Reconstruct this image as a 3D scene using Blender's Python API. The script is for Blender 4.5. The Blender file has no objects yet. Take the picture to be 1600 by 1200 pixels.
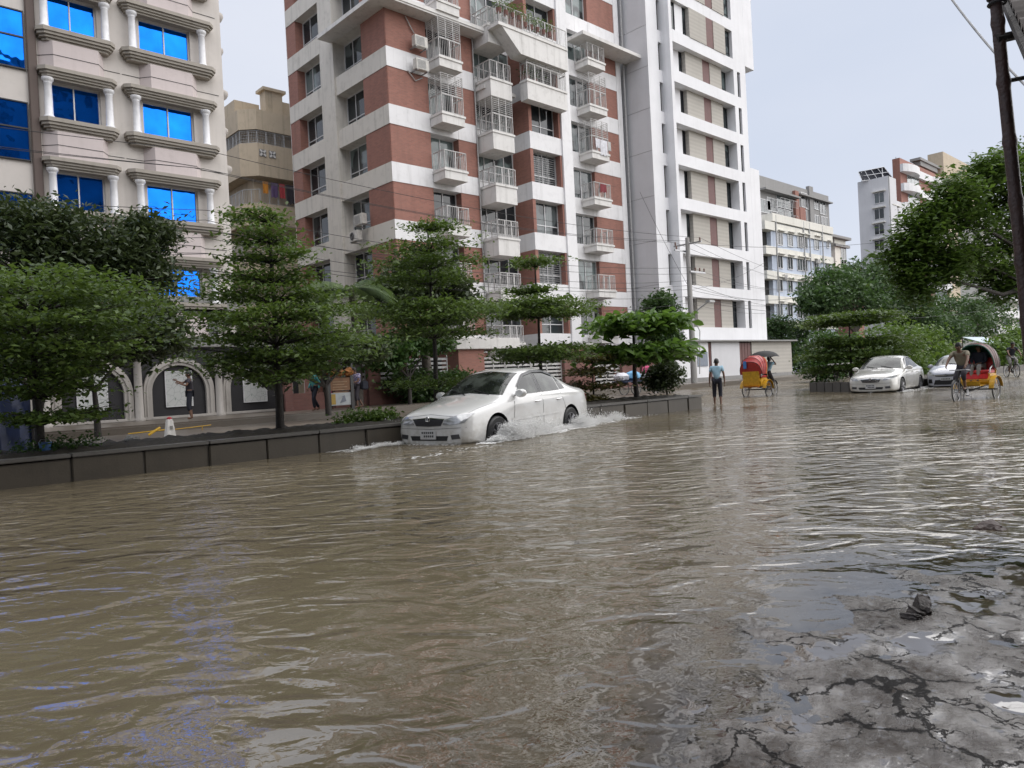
import bpy, bmesh, math, random
import numpy as np
from mathutils import Vector, Matrix
random.seed(7)
rng = np.random.default_rng(11)
sc = bpy.context.scene
COL = sc.collection
PI = math.pi
rad = math.radians

# ------------------------------------------------------------------ camera
FPX, CAMH = 1150.0, 1.1
_yaw, _roll, _pit = rad(46.9), math.atan(.051), math.atan(-8 / 1150.)
_F0 = Vector((math.cos(_yaw), math.sin(_yaw), 0)); _R0 = Vector((math.sin(_yaw), -math.cos(_yaw), 0)); _U0 = Vector((0, 0, 1))
CF = _F0 * math.cos(_pit) + _U0 * math.sin(_pit)
_U1 = _U0 * math.cos(_pit) - _F0 * math.sin(_pit)
CR = _R0 * math.cos(_roll) - _U1 * math.sin(_roll)
CU = _U1 * math.cos(_roll) + _R0 * math.sin(_roll)
CP = Vector((0, 0, CAMH))
cam_d = bpy.data.cameras.new('camera'); cam = bpy.data.objects.new('camera', cam_d); COL.objects.link(cam)
cam.matrix_world = Matrix(((CR.x, CU.x, -CF.x, 0), (CR.y, CU.y, -CF.y, 0), (CR.z, CU.z, -CF.z, CAMH), (0, 0, 0, 1)))
cam_d.sensor_fit = 'HORIZONTAL'; cam_d.sensor_width = 36; cam_d.lens = 36 * FPX / 1600
cam_d.clip_start = .05; cam_d.clip_end = 3000
sc.camera = cam

# ------------------------------------------------------------------ light
SUN_EL, SUN_AZ = 52.0, -52.0      # azimuth from +X, towards -Y: behind the photographer and to the right
sd = Vector((math.cos(rad(SUN_EL)) * math.cos(rad(SUN_AZ)), math.cos(rad(SUN_EL)) * math.sin(rad(SUN_AZ)), math.sin(rad(SUN_EL))))
sun_d = bpy.data.lights.new('sun', 'SUN'); sun_d.energy = 2.2; sun_d.angle = rad(110); sun_d.color = (1, .965, .92)
sun = bpy.data.objects.new('sun', sun_d); COL.objects.link(sun)
sun.rotation_euler = (-sd).to_track_quat('-Z', 'Y').to_euler()
w = bpy.data.worlds.new('World'); sc.world = w; w.use_nodes = True
nt = w.node_tree; nt.nodes.clear()
wo = nt.nodes.new('ShaderNodeOutputWorld'); wb = nt.nodes.new('ShaderNodeBackground'); wb.inputs[1].default_value = .052
sk = nt.nodes.new('ShaderNodeTexSky'); sk.sky_type = 'NISHITA'; sk.sun_disc = False
sk.sun_elevation = rad(SUN_EL); sk.sun_rotation = math.atan2(sd.x, sd.y); sk.air_density = 1; sk.dust_density = 3
tc = nt.nodes.new('ShaderNodeTexCoord'); nz = nt.nodes.new('ShaderNodeTexNoise'); nz.inputs['Scale'].default_value = 1.6; nz.inputs['Detail'].default_value = 5
nz.inputs['Roughness'].default_value = .45
mpn = nt.nodes.new('ShaderNodeMapping'); mpn.inputs['Scale'].default_value = (1, 1, 2.2)
rp = nt.nodes.new('ShaderNodeValToRGB')
rp.color_ramp.elements[0].position = .3; rp.color_ramp.elements[0].color = (.645, .715, .85, 1)
rp.color_ramp.elements[1].position = .72; rp.color_ramp.elements[1].color = (.78, .825, .925, 1)
mul = nt.nodes.new('ShaderNodeMix'); mul.data_type = 'RGBA'; mul.blend_type = 'MULTIPLY'; mul.inputs[0].default_value = 1
mul.inputs[7].default_value = (10.6, 10.4, 10.3, 1)
mx = nt.nodes.new('ShaderNodeMix'); mx.data_type = 'RGBA'; mx.inputs[0].default_value = .88
L = nt.links.new
L(tc.outputs['Generated'], mpn.inputs[0]); L(mpn.outputs[0], nz.inputs['Vector']); L(nz.outputs['Fac'], rp.inputs[0])
L(rp.outputs[0], mul.inputs[6]); L(sk.outputs[0], mx.inputs[6]); L(mul.outputs[2], mx.inputs[7]); L(mx.outputs[2], wb.inputs[0]); L(wb.outputs[0], wo.inputs[0])
sc.view_settings.view_transform = 'Standard'; sc.view_settings.look = 'None'; sc.view_settings.gamma = 1
sc.view_settings.use_curve_mapping = False; sc.view_settings.exposure = 1.0
sc.cycles.max_bounces = 8; sc.cycles.transparent_max_bounces = 12; sc.cycles.caustics_reflective = False; sc.cycles.caustics_refractive = False

# ------------------------------------------------------------------ pixel helpers (photo pixels -> points in the place)
def ray(x, y): return CF + CR * ((x - 800) / FPX) - CU * ((y - 600) / FPX)
def onY(x, y, Y): d = ray(x, y); return CP + d * (Y / d.y)
def onX(x, y, X): d = ray(x, y); return CP + d * (X / d.x)
def onZ(x, y, Z): d = ray(x, y); return CP + d * ((Z - CAMH) / d.z)
def onD(x, y, D): return CP + ray(x, y) * D

# ------------------------------------------------------------------ object helpers
def tag(o, label=None, cat=None, group=None, kind=None):
    if label: o['label'] = label
    if cat: o['category'] = cat
    if group: o['group'] = group
    if kind: o['kind'] = kind
    return o
def thing(name, label, cat, loc=(0, 0, 0), rz=0, group=None, scale=1):
    o = bpy.data.objects.new(name, None); COL.objects.link(o); o.empty_display_size = .2
    o.location = loc; o.rotation_euler = (0, 0, rz); o.scale = (scale,) * 3
    return tag(o, label, cat, group)
def dup(root, loc, rz=0, label=None, group=None, scale=None):
    def rec(o, par):
        c = o.copy(); COL.objects.link(c); c.parent = par
        for ch in list(o.children): rec(ch, c)
        return c
    r = rec(root, None); r.location = loc; r.rotation_euler = (0, 0, rz)
    if scale: r.scale = (scale,) * 3
    if label: r['label'] = label
    if group: r['group'] = group
    return r
def root_loc(o):
    v = Vector((0, 0, 0))
    while o: v += o.location; o = o.parent
    return v
class MB:
    def __init__(s): s.v = []; s.f = []; s.m = []
    def add(s, vs, fs, mi=0):
        n = len(s.v); s.v += [tuple(v) for v in vs]; s.f += [tuple(i + n for i in f) for f in fs]; s.m += [mi] * len(fs); return s
    def quad(s, a, b, c, d, mi=0): return s.add([a, b, c, d], [(0, 1, 2, 3)], mi)
    def box(s, x0, x1, y0, y1, z0, z1, mi=0, M=None):
        vs = [Vector((x, y, z)) for z in (z0, z1) for y in (y0, y1) for x in (x0, x1)]
        if M: vs = [M @ v for v in vs]
        return s.add(vs, [(0, 2, 3, 1), (4, 5, 7, 6), (0, 1, 5, 4), (1, 3, 7, 5), (3, 2, 6, 7), (2, 0, 4, 6)], mi)
    def tube(s, pts, r, n=8, cap=True, mi=0):
        pts = [Vector(p) for p in pts]; rs = r if isinstance(r, (list, tuple)) else [r] * len(pts)
        vs = []; fs = []; up = None
        for i, p in enumerate(pts):
            t = (pts[min(i + 1, len(pts) - 1)] - pts[max(i - 1, 0)]).normalized()
            if up is None: up = t.orthogonal().normalized()
            a = (up - t * up.dot(t)); a = a.normalized() if a.length > 1e-6 else t.orthogonal().normalized(); up = a
            b = t.cross(a)
            for k in range(n):
                q = 2 * PI * k / n; vs.append(p + (a * math.cos(q) + b * math.sin(q)) * rs[i])
        for i in range(len(pts) - 1):
            for k in range(n): fs.append((i * n + k, i * n + (k + 1) % n, (i + 1) * n + (k + 1) % n, (i + 1) * n + k))
        if cap: fs += [tuple(range(n))[::-1], tuple((len(pts) - 1) * n + k for k in range(n))]
        return s.add(vs, fs, mi)
    def lathe(s, prof, c=(0, 0, 0), n=20, axis='Z', mi=0, a0=0, a1=2 * PI):
        full = abs(a1 - a0 - 2 * PI) < 1e-6; m = n if full else n + 1; vs = []; fs = []
        for r, h in prof:
            for k in range(m):
                q = a0 + (a1 - a0) * k / n; x, y = r * math.cos(q), r * math.sin(q)
                v = (x, y, h) if axis == 'Z' else ((h, x, y) if axis == 'X' else (y, h, x))
                vs.append((v[0] + c[0], v[1] + c[1], v[2] + c[2]))
        for i in range(len(prof) - 1):
            for k in range(n): fs.append((i * m + k, i * m + (k + 1) % m, (i + 1) * m + (k + 1) % m, (i + 1) * m + k))
        return s.add(vs, fs, mi)
    def prism(s, poly, h0, h1, plane='XZ', mi=0):
        """poly in a plane, extruded along the third axis from h0 to h1"""
        f = {'XZ': lambda a, b, h: (a, h, b), 'XY': lambda a, b, h: (a, b, h), 'YZ': lambda a, b, h: (h, a, b)}[plane]
        n = len(poly); vs = [f(a, b, h0) for a, b in poly] + [f(a, b, h1) for a, b in poly]
        return s.add(vs, [tuple(range(n)), tuple(range(n, 2 * n))[::-1]] + [(i, (i + 1) % n, n + (i + 1) % n, n + i) for i in range(n)], mi)
    def torus(s, c, R, r, axis='Y', n=28, k=8, mi=0):
        prof = [(R + r * math.cos(2 * PI * i / k), r * math.sin(2 * PI * i / k)) for i in range(k + 1)]
        return s.lathe(prof, c, n, axis, mi)
    def sphere(s, c, r, n=12, m=8, mi=0, sz=1):
        return s.lathe([(max(r * math.sin(PI * i / m), 1e-4), -r * sz * math.cos(PI * i / m)) for i in range(m + 1)], c, n, 'Z', mi)
    def split(s, name, mat, parent):
        """one object for each connected piece"""
        key = {}; par = []
        def find(i):
            while par[i] != i: par[i] = par[par[i]]; i = par[i]
            return i
        vid = []
        for v in s.v:
            k = tuple(round(c, 3) for c in v)
            if k not in key: key[k] = len(par); par.append(len(par))
            vid.append(key[k])
        for f in s.f:
            for i in f[1:]: par[find(vid[i])] = find(vid[f[0]])
        out = {}
        for f in s.f: out.setdefault(find(vid[f[0]]), []).append(f)
        for fs in out.values():
            b = MB()
            for f in fs: b.add([s.v[i] for i in f], [tuple(range(len(f)))])
            b.build(name, mat, parent, merge=True)
    def build(s, name, mat, parent=None, smooth=False, bevel=0, world=True, norm=True, merge=False):
        me = bpy.data.meshes.new(name)
        off = root_loc(parent) if (parent and world) else Vector((0, 0, 0))
        vs = s.v if off.length == 0 else [(v[0] - off.x, v[1] - off.y, v[2] - off.z) for v in s.v]
        me.from_pydata(vs, [], s.f)
        for m in (mat if isinstance(mat, (list, tuple)) else [mat]): me.materials.append(m)
        if any(s.m): me.polygons.foreach_set('material_index', s.m)
        if norm or bevel or merge:
            bm = bmesh.new(); bm.from_mesh(me)
            if merge: bmesh.ops.remove_doubles(bm, verts=bm.verts, dist=1e-4)
            if norm: bmesh.ops.recalc_face_normals(bm, faces=bm.faces)
            if bevel: bmesh.ops.bevel(bm, geom=[e for e in bm.edges if e.calc_face_angle(0) > .6], offset=bevel, segments=2, affect='EDGES')
            bm.to_mesh(me); bm.free()
        if smooth:
            me.polygons.foreach_set('use_smooth', [True] * len(me.polygons)); me.set_sharp_from_angle(angle=rad(40))
        o = bpy.data.objects.new(name, me); COL.objects.link(o)
        if parent: o.parent = parent
        return o

# ------------------------------------------------------------------ materials
def nodes(name):
    m = bpy.data.materials.new(name); m.use_nodes = True; t = m.node_tree; p = t.nodes['Principled BSDF']; return m, t, p
def _c(c): return (c[0], c[1], c[2], 1)
def N(t, typ, **kw):
    n = t.nodes.new(typ)
    for k, v in kw.items():
        if k in n.inputs: n.inputs[k].default_value = v
        else: setattr(n, k, v)
    return n
def mixc(t, fac, a, b, blend='MIX'):
    n = t.nodes.new('ShaderNodeMix'); n.data_type = 'RGBA'; n.blend_type = blend
    for s, i in ((fac, 0), (a, 6), (b, 7)):
        if hasattr(s, 'is_output'): t.links.new(s, n.inputs[i])
        else: n.inputs[i].default_value = s if i == 0 else _c(s)
    return n.outputs[2]
def ramp(t, src, p0, p1, c0=(0, 0, 0), c1=(1, 1, 1)):
    r = t.nodes.new('ShaderNodeValToRGB'); e = r.color_ramp.elements
    e[0].position = p0; e[1].position = p1; e[0].color = _c(c0); e[1].color = _c(c1); t.links.new(src, r.inputs[0]); return r.outputs[0]
def objco(t, scale=(1, 1, 1)):
    tc = t.nodes.new('ShaderNodeTexCoord'); m = N(t, 'ShaderNodeMapping'); m.inputs['Scale'].default_value = scale
    t.links.new(tc.outputs['Object'], m.inputs[0]); return m.outputs[0]
def noise(t, vec, scale, detail=4, rough=.55, dist=0):
    n = N(t, 'ShaderNodeTexNoise', Scale=scale, Detail=detail, Roughness=rough, Distortion=dist); t.links.new(vec, n.inputs['Vector']); return n.outputs['Fac']
def add_bump(t, p, h, strength=.3, dist=.02):
    b = N(t, 'ShaderNodeBump', Strength=strength, Distance=dist); t.links.new(h, b.inputs['Height']); t.links.new(b.outputs[0], p.inputs['Normal'])
def plain(name, c, rough=.6, metal=0, var=.2, vs=6, bump=0, bs=60, coat=0, spec=.5):
    m, t, p = nodes(name); p.inputs['Roughness'].default_value = rough; p.inputs['Metallic'].default_value = metal
    p.inputs['Coat Weight'].default_value = coat; p.inputs['Specular IOR Level'].default_value = spec
    v = objco(t); n = noise(t, v, vs)
    col = mixc(t, ramp(t, n, .3, .75), tuple(x * (1 - var) for x in c), tuple(min(1, x * (1 + var * .4)) for x in c))
    t.links.new(col, p.inputs['Base Color'])
    if bump: add_bump(t, p, noise(t, v, bs), bump)
    return m
def plaster(name, c, dirt=(.10, .095, .075), amt=.45, rough=.85, streak=.5, lines=0, bump=.15, rib=0):
    """painted render / concrete with blotches, rain streaks and optional horizontal joints every `lines` metres"""
    m, t, p = nodes(name); p.inputs['Roughness'].default_value = rough
    v = objco(t)
    base = mixc(t, ramp(t, noise(t, v, .5, 5), .3, .7), tuple(x * .9 for x in c), c)
    fine = ramp(t, noise(t, v, 2.2, 8, .65), .52, .8)
    s1 = noise(t, objco(t, (3.2, 3.2, .16)), 1.0, 6, .6)
    st = ramp(t, s1, .53, .76)
    f = N(t, 'ShaderNodeMath', operation='MULTIPLY'); t.links.new(st, f.inputs[0]); f.inputs[1].default_value = streak
    f2 = N(t, 'ShaderNodeMath', operation='MULTIPLY'); t.links.new(fine, f2.inputs[0]); f2.inputs[1].default_value = amt * .5
    col = mixc(t, f.outputs[0], base, mixc(t, .5, dirt, c)); col = mixc(t, f2.outputs[0], col, dirt)
    hgt = noise(t, v, 30, 4)
    if lines:
        sx = N(t, 'ShaderNodeSeparateXYZ'); t.links.new(v, sx.inputs[0])
        pp = N(t, 'ShaderNodeMath', operation='PINGPONG'); t.links.new(sx.outputs[2], pp.inputs[0]); pp.inputs[1].default_value = lines / 2
        jl = ramp(t, pp.outputs[0], .0, (.35 if rib else .02), (1, 1, 1), (0, 0, 0))
        col = mixc(t, mixc(t, 1.0, jl, (.6 if not rib else .45,) * 3, 'MULTIPLY'), col, tuple(x * .35 for x in c))
    t.links.new(col, p.inputs['Base Color'])
    add_bump(t, p, hgt, bump, .02)
    return m
def brick(name, c1=(.32, .14, .105), c2=(.245, .108, .084), mortar=(.24, .16, .135), s=1.0):
    m, t, p = nodes(name); p.inputs['Roughness'].default_value = .85
    v = objco(t); sx = N(t, 'ShaderNodeSeparateXYZ'); t.links.new(v, sx.inputs[0])
    ad = N(t, 'ShaderNodeMath', operation='ADD'); t.links.new(sx.outputs[0], ad.inputs[0]); t.links.new(sx.outputs[1], ad.inputs[1])
    cb = N(t, 'ShaderNodeCombineXYZ'); t.links.new(ad.outputs[0], cb.inputs[0]); t.links.new(sx.outputs[2], cb.inputs[1])
    b = N(t, 'ShaderNodeTexBrick', Scale=s); b.inputs['Color1'].default_value = _c(c1); b.inputs['Color2'].default_value = _c(c2); b.inputs['Mortar'].default_value = _c(mortar)
    b.inputs['Brick Width'].default_value = .25; b.inputs['Row Height'].default_value = .075; b.inputs['Mortar Size'].default_value = .008; b.inputs['Mortar Smooth'].default_value = .4
    t.links.new(cb.outputs[0], b.inputs['Vector'])
    st = ramp(t, noise(t, objco(t, (2, 2, .3)), 1.2, 6), .5, .85)
    col = mixc(t, ramp(t, noise(t, v, .8, 6, .65), .35, .75), b.outputs['Color'], mixc(t, .55, b.outputs['Color'], (.30, .15, .12)))
    f = N(t, 'ShaderNodeMath', operation='MULTIPLY'); t.links.new(st, f.inputs[0]); f.inputs[1].default_value = .4
    t.links.new(mixc(t, f.outputs[0], col, (.12, .07, .055)), p.inputs['Base Color'])
    add_bump(t, p, b.outputs['Fac'], -.3, .01)
    return m
def glassy(name, c=(.02, .026, .03), c2=(.10, .12, .125), rough=.06, curtain=.5, metal=0.0):
    """window pane: dark reflective glass with curtain folds showing behind some panes"""
    m, t, p = nodes(name); p.inputs['Roughness'].default_value = rough; p.inputs['Metallic'].default_value = metal
    p.inputs['Specular IOR Level'].default_value = .65
    oi = N(t, 'ShaderNodeObjectInfo'); v = objco(t, (9, 9, .25))
    tcv = objco(t); ad = N(t, 'ShaderNodeVectorMath', operation='ADD'); t.links.new(tcv, ad.inputs[0]); t.links.new(oi.outputs['Random'], ad.inputs[1])
    fold = noise(t, v, 1.0, 3)
    blk = ramp(t, noise(t, ad.outputs[0], .9, 1), .44, .52)
    sel = ramp(t, oi.outputs['Random'], 1 - curtain, 1 - curtain + .08)
    k = N(t, 'ShaderNodeMath', operation='MULTIPLY'); t.links.new(sel, k.inputs[0]); t.links.new(blk, k.inputs[1])
    cur = mixc(t, fold, tuple(x * .55 for x in c2), tuple(x * 1.35 for x in c2))
    t.links.new(mixc(t, k.outputs[0], c, cur), p.inputs['Base Color'])
    add_bump(t, p, noise(t, tcv, 1.3, 2), .04, .05)
    return m
def leafm(name, c, c2, trans=.3, rough=.45):
    m, t, p = nodes(name); p.inputs['Roughness'].default_value = rough; p.inputs['Specular IOR Level'].default_value = .35
    g = N(t, 'ShaderNodeNewGeometry'); v = objco(t)
    big = ramp(t, noise(t, v, .9, 3), .35, .7)
    mixf = N(t, 'ShaderNodeMath', operation='MULTIPLY_ADD'); t.links.new(g.outputs['Random Per Island'], mixf.inputs[0]); mixf.inputs[1].default_value = .7
    hf = N(t, 'ShaderNodeMath', operation='MULTIPLY'); t.links.new(big, hf.inputs[0]); hf.inputs[1].default_value = .3; t.links.new(hf.outputs[0], mixf.inputs[2])
    col = mixc(t, mixf.outputs[0], c, c2); t.links.new(col, p.inputs['Base Color'])
    tr = N(t, 'ShaderNodeBsdfTranslucent'); t.links.new(mixc(t, .5, col, (c2[0] * 1.6, c2[1] * 1.7, c2[2])), tr.inputs[0])
    mxs = N(t, 'ShaderNodeMixShader'); mxs.inputs[0].default_value = trans
    t.links.new(p.outputs[0], mxs.inputs[1]); t.links.new(tr.outputs[0], mxs.inputs[2]); t.links.new(mxs.outputs[0], t.nodes['Material Output'].inputs[0])
    return m
M = {}
M['lb_wall'] = plaster('pinkish grey render', (.61, .57, .535), amt=.3, streak=.35)
M['lb_panel'] = plaster('pink panel render', (.60, .53, .52), amt=.25, streak=.3)
M['lb_trim'] = plaster('grey moulded concrete', (.36, .33, .29), amt=.5, streak=.6)
M['lb_column'] = plain('glossy white column paint', (.74, .74, .76), .22, 0, .15, 4)
M['lb_brown'] = plaster('brown grey pilaster', (.13, .10, .09), amt=.4)
M['blue_glass'] = plain('blue mirrored glass', (.004, .16, .78), .03, .9, .35, .9)
M['blue_glass'].node_tree.nodes['Principled BSDF'].inputs['Base Color'].default_value = (.022, .19, .66, 1)
_t = M['blue_glass'].node_tree; add_bump(_t, _t.nodes['Principled BSDF'], noise(_t, objco(_t), 1.1, 2), .12, .12)
M['alu'] = plain('white aluminium frame', (.62, .62, .63), .35, 0, .1)
M['alu_dark'] = plain('dark aluminium frame', (.03, .03, .035), .4)
M['white'] = plaster('white exterior paint', (.78, .775, .785), amt=.4, streak=.5)
M['shaded_side_white'] = plaster('stained side white toned for shade', (.66, .63, .58), amt=.6, streak=.75)  # shade of the side wall put into a duller, streaked copy of the white
M['arch_shaded'] = plaster('stained arch white darkened for tree shade', (.40, .375, .35), amt=.8, streak=.8)  # tree shade worked into this darker base colour, beneath the stain blotches
M['white_dirty'] = plaster('stained white paint', (.70, .685, .665), amt=.6, streak=.7)
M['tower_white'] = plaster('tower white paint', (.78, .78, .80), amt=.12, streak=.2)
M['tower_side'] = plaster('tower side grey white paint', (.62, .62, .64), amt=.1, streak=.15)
M['cream_band'] = plaster('cream band paint', (.72, .70, .64), amt=.3, streak=.45)
M['ribbed'] = plaster('beige ribbed cladding', (.55, .52, .47), amt=.15, streak=.15, lines=.28, rib=1)
M['brown_panel'] = plain('brown louvre panel', (.13, .055, .05), .6)
M['brick'] = brick('red brick')
M['brick_dull'] = brick('dull red brick', (.17, .075, .065), (.13, .06, .055), (.13, .085, .075))
M['glass'] = glassy('window glass')
M['glass_curtain'] = glassy('curtained window glass', (.03, .037, .04), (.15, .19, .19), curtain=.8)
M['rail'] = plain('white steel railing', (.50, .49, .48), .45, 0, .3, 8)
M['rail_grey'] = plain('grey steel grille', (.40, .40, .40), .5, 0, .3, 8)
M['beige'] = plaster('old beige render', (.54, .45, .335), amt=.6, streak=.8)
M['dark_void'] = plain('dark interior', (.012, .012, .012), .9)
M['black_panel'] = plain('dark painted panel', (.014, .013, .016), .6)
M['grey_conc'] = plaster('grey concrete', (.27, .265, .26), amt=.6, streak=.6)
M['paleblue'] = plaster('pale blue render', (.52, .58, .68), amt=.3, streak=.45)
M['ac_white'] = plain('air conditioner casing', (.60, .58, .54), .5, 0, .25)
M['black'] = plain('black rubber', (.012, .012, .013), .7)
M['black_metal'] = plain('black painted steel', (.015, .014, .014), .4)
M['steel'] = plain('worn steel', (.35, .35, .36), .35, .7)
M['wire'] = plain('black cable', (.02, .02, .022), .6)

# ================================================================== SETTING
def struct(o): o['kind'] = 'structure'; return o
M['asphalt'] = plain('wet asphalt', (.045, .042, .04), .3, 0, .3, 2, .3)
M['paving'] = plaster('wet muddy paving', (.13, .11, .09), amt=.7, rough=.35, streak=0)
M['soil'] = plain('wet dark soil', (.028, .023, .018), .7, 0, .5, 3, .8, 18)
M['kerb'] = plaster('dark wet concrete kerb', (.062, .052, .039), (.011, .009, .006), amt=.9, rough=.5, streak=.8)
M['kerb_top'] = plaster('worn concrete coping', (.10, .095, .088), (.03, .026, .022), amt=.9, rough=.5)
mb = MB(); mb.quad((-1500, -1500, -.3), (1500, -1500, -.3), (1500, 1500, -.3), (-1500, 1500, -.3)); struct(mb.build('road', M['asphalt']))
mb = MB(); mb.box(-80, 300, 25.0, 160, -.3, .2); struct(mb.build('ground', M['soil']))
mb = MB(); mb.box(-80, 300, 24.8, 30.4, -.29, .25); mb.box(-80, 300, 24.6, 24.795, -.29, .20); struct(mb.build('pavement', M['paving']))

# ---- median planter with its retaining kerb
md = thing('median_planter', 'long low concrete planter wall dividing the flooded road, trees growing from its soil', 'planter', (8, 12.5, 0))
mb = MB(); x = -5.0; k = 0
while x < 18.0:
    x1 = min(x + .93, 18.0); dy = .012 * math.sin(k * 2.3); mb.box(x, x1 - .022, 11.47 + dy, 11.68, -.28, .318 + .008 * math.sin(k * 1.7)); x = x1; k += 1
mb.box(17.8, 18.0, 11.69, 13.5, -.28, .325); mb.box(-5, 17.79, 13.4, 13.55, -.28, .32)
mb.build('wall', M['kerb'], md, bevel=.014)
mb = MB(); mb.box(-5, 17.79, 11.505, 11.67, -.27, .31); mb.build('mortar', M['kerb_top'], md)
mb = MB(); x = -5.0
while x < 18.0:
    x1 = min(x + 1.86, 18.03); mb.box(x, x1 - .01, 11.44, 11.70, .333, .385); x = x1
mb.box(17.78, 18.03, 11.705, 13.5, .333, .385)
mb.build('coping', M['kerb_top'], md, bevel=.01)
def bumpy_sheet(x0, x1, y0, y1, z, amp, n, m, edge=0):
    b = MB(); vs = []
    for j in range(m + 1):
        for i in range(n + 1):
            e = min(i, n - i, j, m - j) / 3.0
            vs.append((x0 + (x1 - x0) * i / n, y0 + (y1 - y0) * j / m, z + amp * rng.normal() * .35 + (edge * min(1, e))))
    fs = [(j * (n + 1) + i, j * (n + 1) + i + 1, (j + 1) * (n + 1) + i + 1, (j + 1) * (n + 1) + i) for j in range(m) for i in range(n)]
    return b.add(vs, fs)
bumpy_sheet(-5, 17.8, 11.66, 13.4, .34, .05, 200, 16, .07).build('soil', M['soil'], md, smooth=True)
# small island further along
isl = thing('traffic_island', 'short block of concrete kerb standing in the flood in front of the far white car', 'planter', (28.6, 12.6, 0))
_a, _b = onZ(1273, 612, 0), onZ(1336, 612, 0)
mb = MB()
for i in range(5):
    p, q = _a.lerp(_b, i / 5), _a.lerp(_b, (i + 1) / 5 - .012); n = Vector((q.y - p.y, p.x - q.x, 0)).normalized() * -.25
    vs = [p, q, q - n, p - n]; mb.add([(v.x, v.y, z) for z in (-.25, .36 + .008 * (i % 2)) for v in vs], [(0, 1, 2, 3), (4, 5, 6, 7), (0, 1, 5, 4), (1, 2, 6, 5), (2, 3, 7, 6), (3, 0, 4, 7)])
mb.build('wall', M['kerb_top'], isl, bevel=.01)
mb = MB(); nn = Vector((_b.y - _a.y, _a.x - _b.x, 0)).normalized() * 2.4
if nn.x < 0: nn = -nn
nn *= 2.0
p0, p1 = _a + nn * .12, _b + nn * .12
mb.add([(v.x, v.y, z) for z in (-.25, .30) for v in (p0, p1, p1 + nn, p0 + nn)], [(0, 1, 2, 3), (4, 5, 6, 7), (0, 1, 5, 4), (1, 2, 6, 5), (2, 3, 7, 6), (3, 0, 4, 7)])
mb.build('soil', M['soil'], isl)
# right-hand kerb and verge beyond the far cars
mb = MB(); mb.box(33.2, 150, 11.6, 11.8, -.28, .33); mb.box(33.2, 150, 11.805, 13.6, -.28, .29); struct(mb.build('verge', M['kerb']))

# ================================================================== FACADE TOOLS
def TX(Y): return lambda u, v, d=0: (u, Y - d, v)
def TY(X): return lambda u, v, d=0: (X - d, u, v)
def facade(T, us, vs, cell, mbs):
    """height-field wall: cell(i,j) -> (depth outward, material key or None)"""
    n, m = len(us) - 1, len(vs) - 1; g = {}
    for i in range(n):
        for j in range(m): g[i, j] = cell(i, j)
    for (i, j), (d, k) in g.items():
        if k: mbs.setdefault(k, MB()).quad(T(us[i], vs[j], d), T(us[i + 1], vs[j], d), T(us[i + 1], vs[j + 1], d), T(us[i], vs[j + 1], d))
        for di, dj in ((1, 0), (0, 1)):
            o = g.get((i + di, j + dj))
            if not o or abs(o[0] - d) < 1e-6: continue
            kk = (k if d > o[0] else o[1]) or k or o[1]
            if not kk: continue
            if di: mbs.setdefault(kk, MB()).quad(T(us[i + 1], vs[j], d), T(us[i + 1], vs[j + 1], d), T(us[i + 1], vs[j + 1], o[0]), T(us[i + 1], vs[j], o[0]))
            else: mbs.setdefault(kk, MB()).quad(T(us[i], vs[j + 1], d), T(us[i + 1], vs[j + 1], d), T(us[i + 1], vs[j + 1], o[0]), T(us[i], vs[j + 1], o[0]))
def tbox(mb, T, u0, u1, v0, v1, d0, d1):
    c = [T(u, v, d) for d in (d0, d1) for v in (v0, v1) for u in (u0, u1)]
    mb.add(c, [(0, 2, 3, 1), (4, 5, 7, 6), (0, 1, 5, 4), (1, 3, 7, 5), (3, 2, 6, 7), (2, 0, 4, 6)])
def window(par, T, u0, u1, v0, v1, d, nm=2, hb=None, fm='alu', gm='glass', fw=.055, grille=False, name='window'):
    mb = MB(); dd = d + .07
    tbox(mb, T, u0, u0 + fw, v0, v1, d, dd); tbox(mb, T, u1 - fw, u1, v0, v1, d, dd)
    tbox(mb, T, u0 + fw, u1 - fw, v0, v0 + fw, d, dd - .003); tbox(mb, T, u0 + fw, u1 - fw, v1 - fw, v1, d, dd - .003)
    for i in range(1, nm):
        u = u0 + (u1 - u0) * i / nm; tbox(mb, T, u - fw * .45, u + fw * .45, v0 + fw, v1 - fw, d, dd - .006)
    if hb:
        v = v0 + (v1 - v0) * hb; tbox(mb, T, u0 + fw, u1 - fw, v - .025, v + .025, d, dd - .009)
    f = mb.build(name, M[fm], par)
    p = MB(); tbox(p, T, u0 + .01, u1 - .01, v0 + .01, v1 - .01, d - .02, d + .02); p.build('pane', M[gm], f)
    if grille:
        g = MB(); n = max(3, int((v1 - v0) / .13))
        for i in range(1, n): tbox(g, T, u0, u1, v0 + (v1 - v0) * i / n - .009, v0 + (v1 - v0) * i / n + .009, dd + .05, dd + .068)
        for i in range(0, 4): u = u0 + (u1 - u0) * i / 3; tbox(g, T, u - .012, u + .012, v0, v1, dd + .03, dd + .0495)
        g.build('grille', M['rail_grey'], f)
    return f
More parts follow.
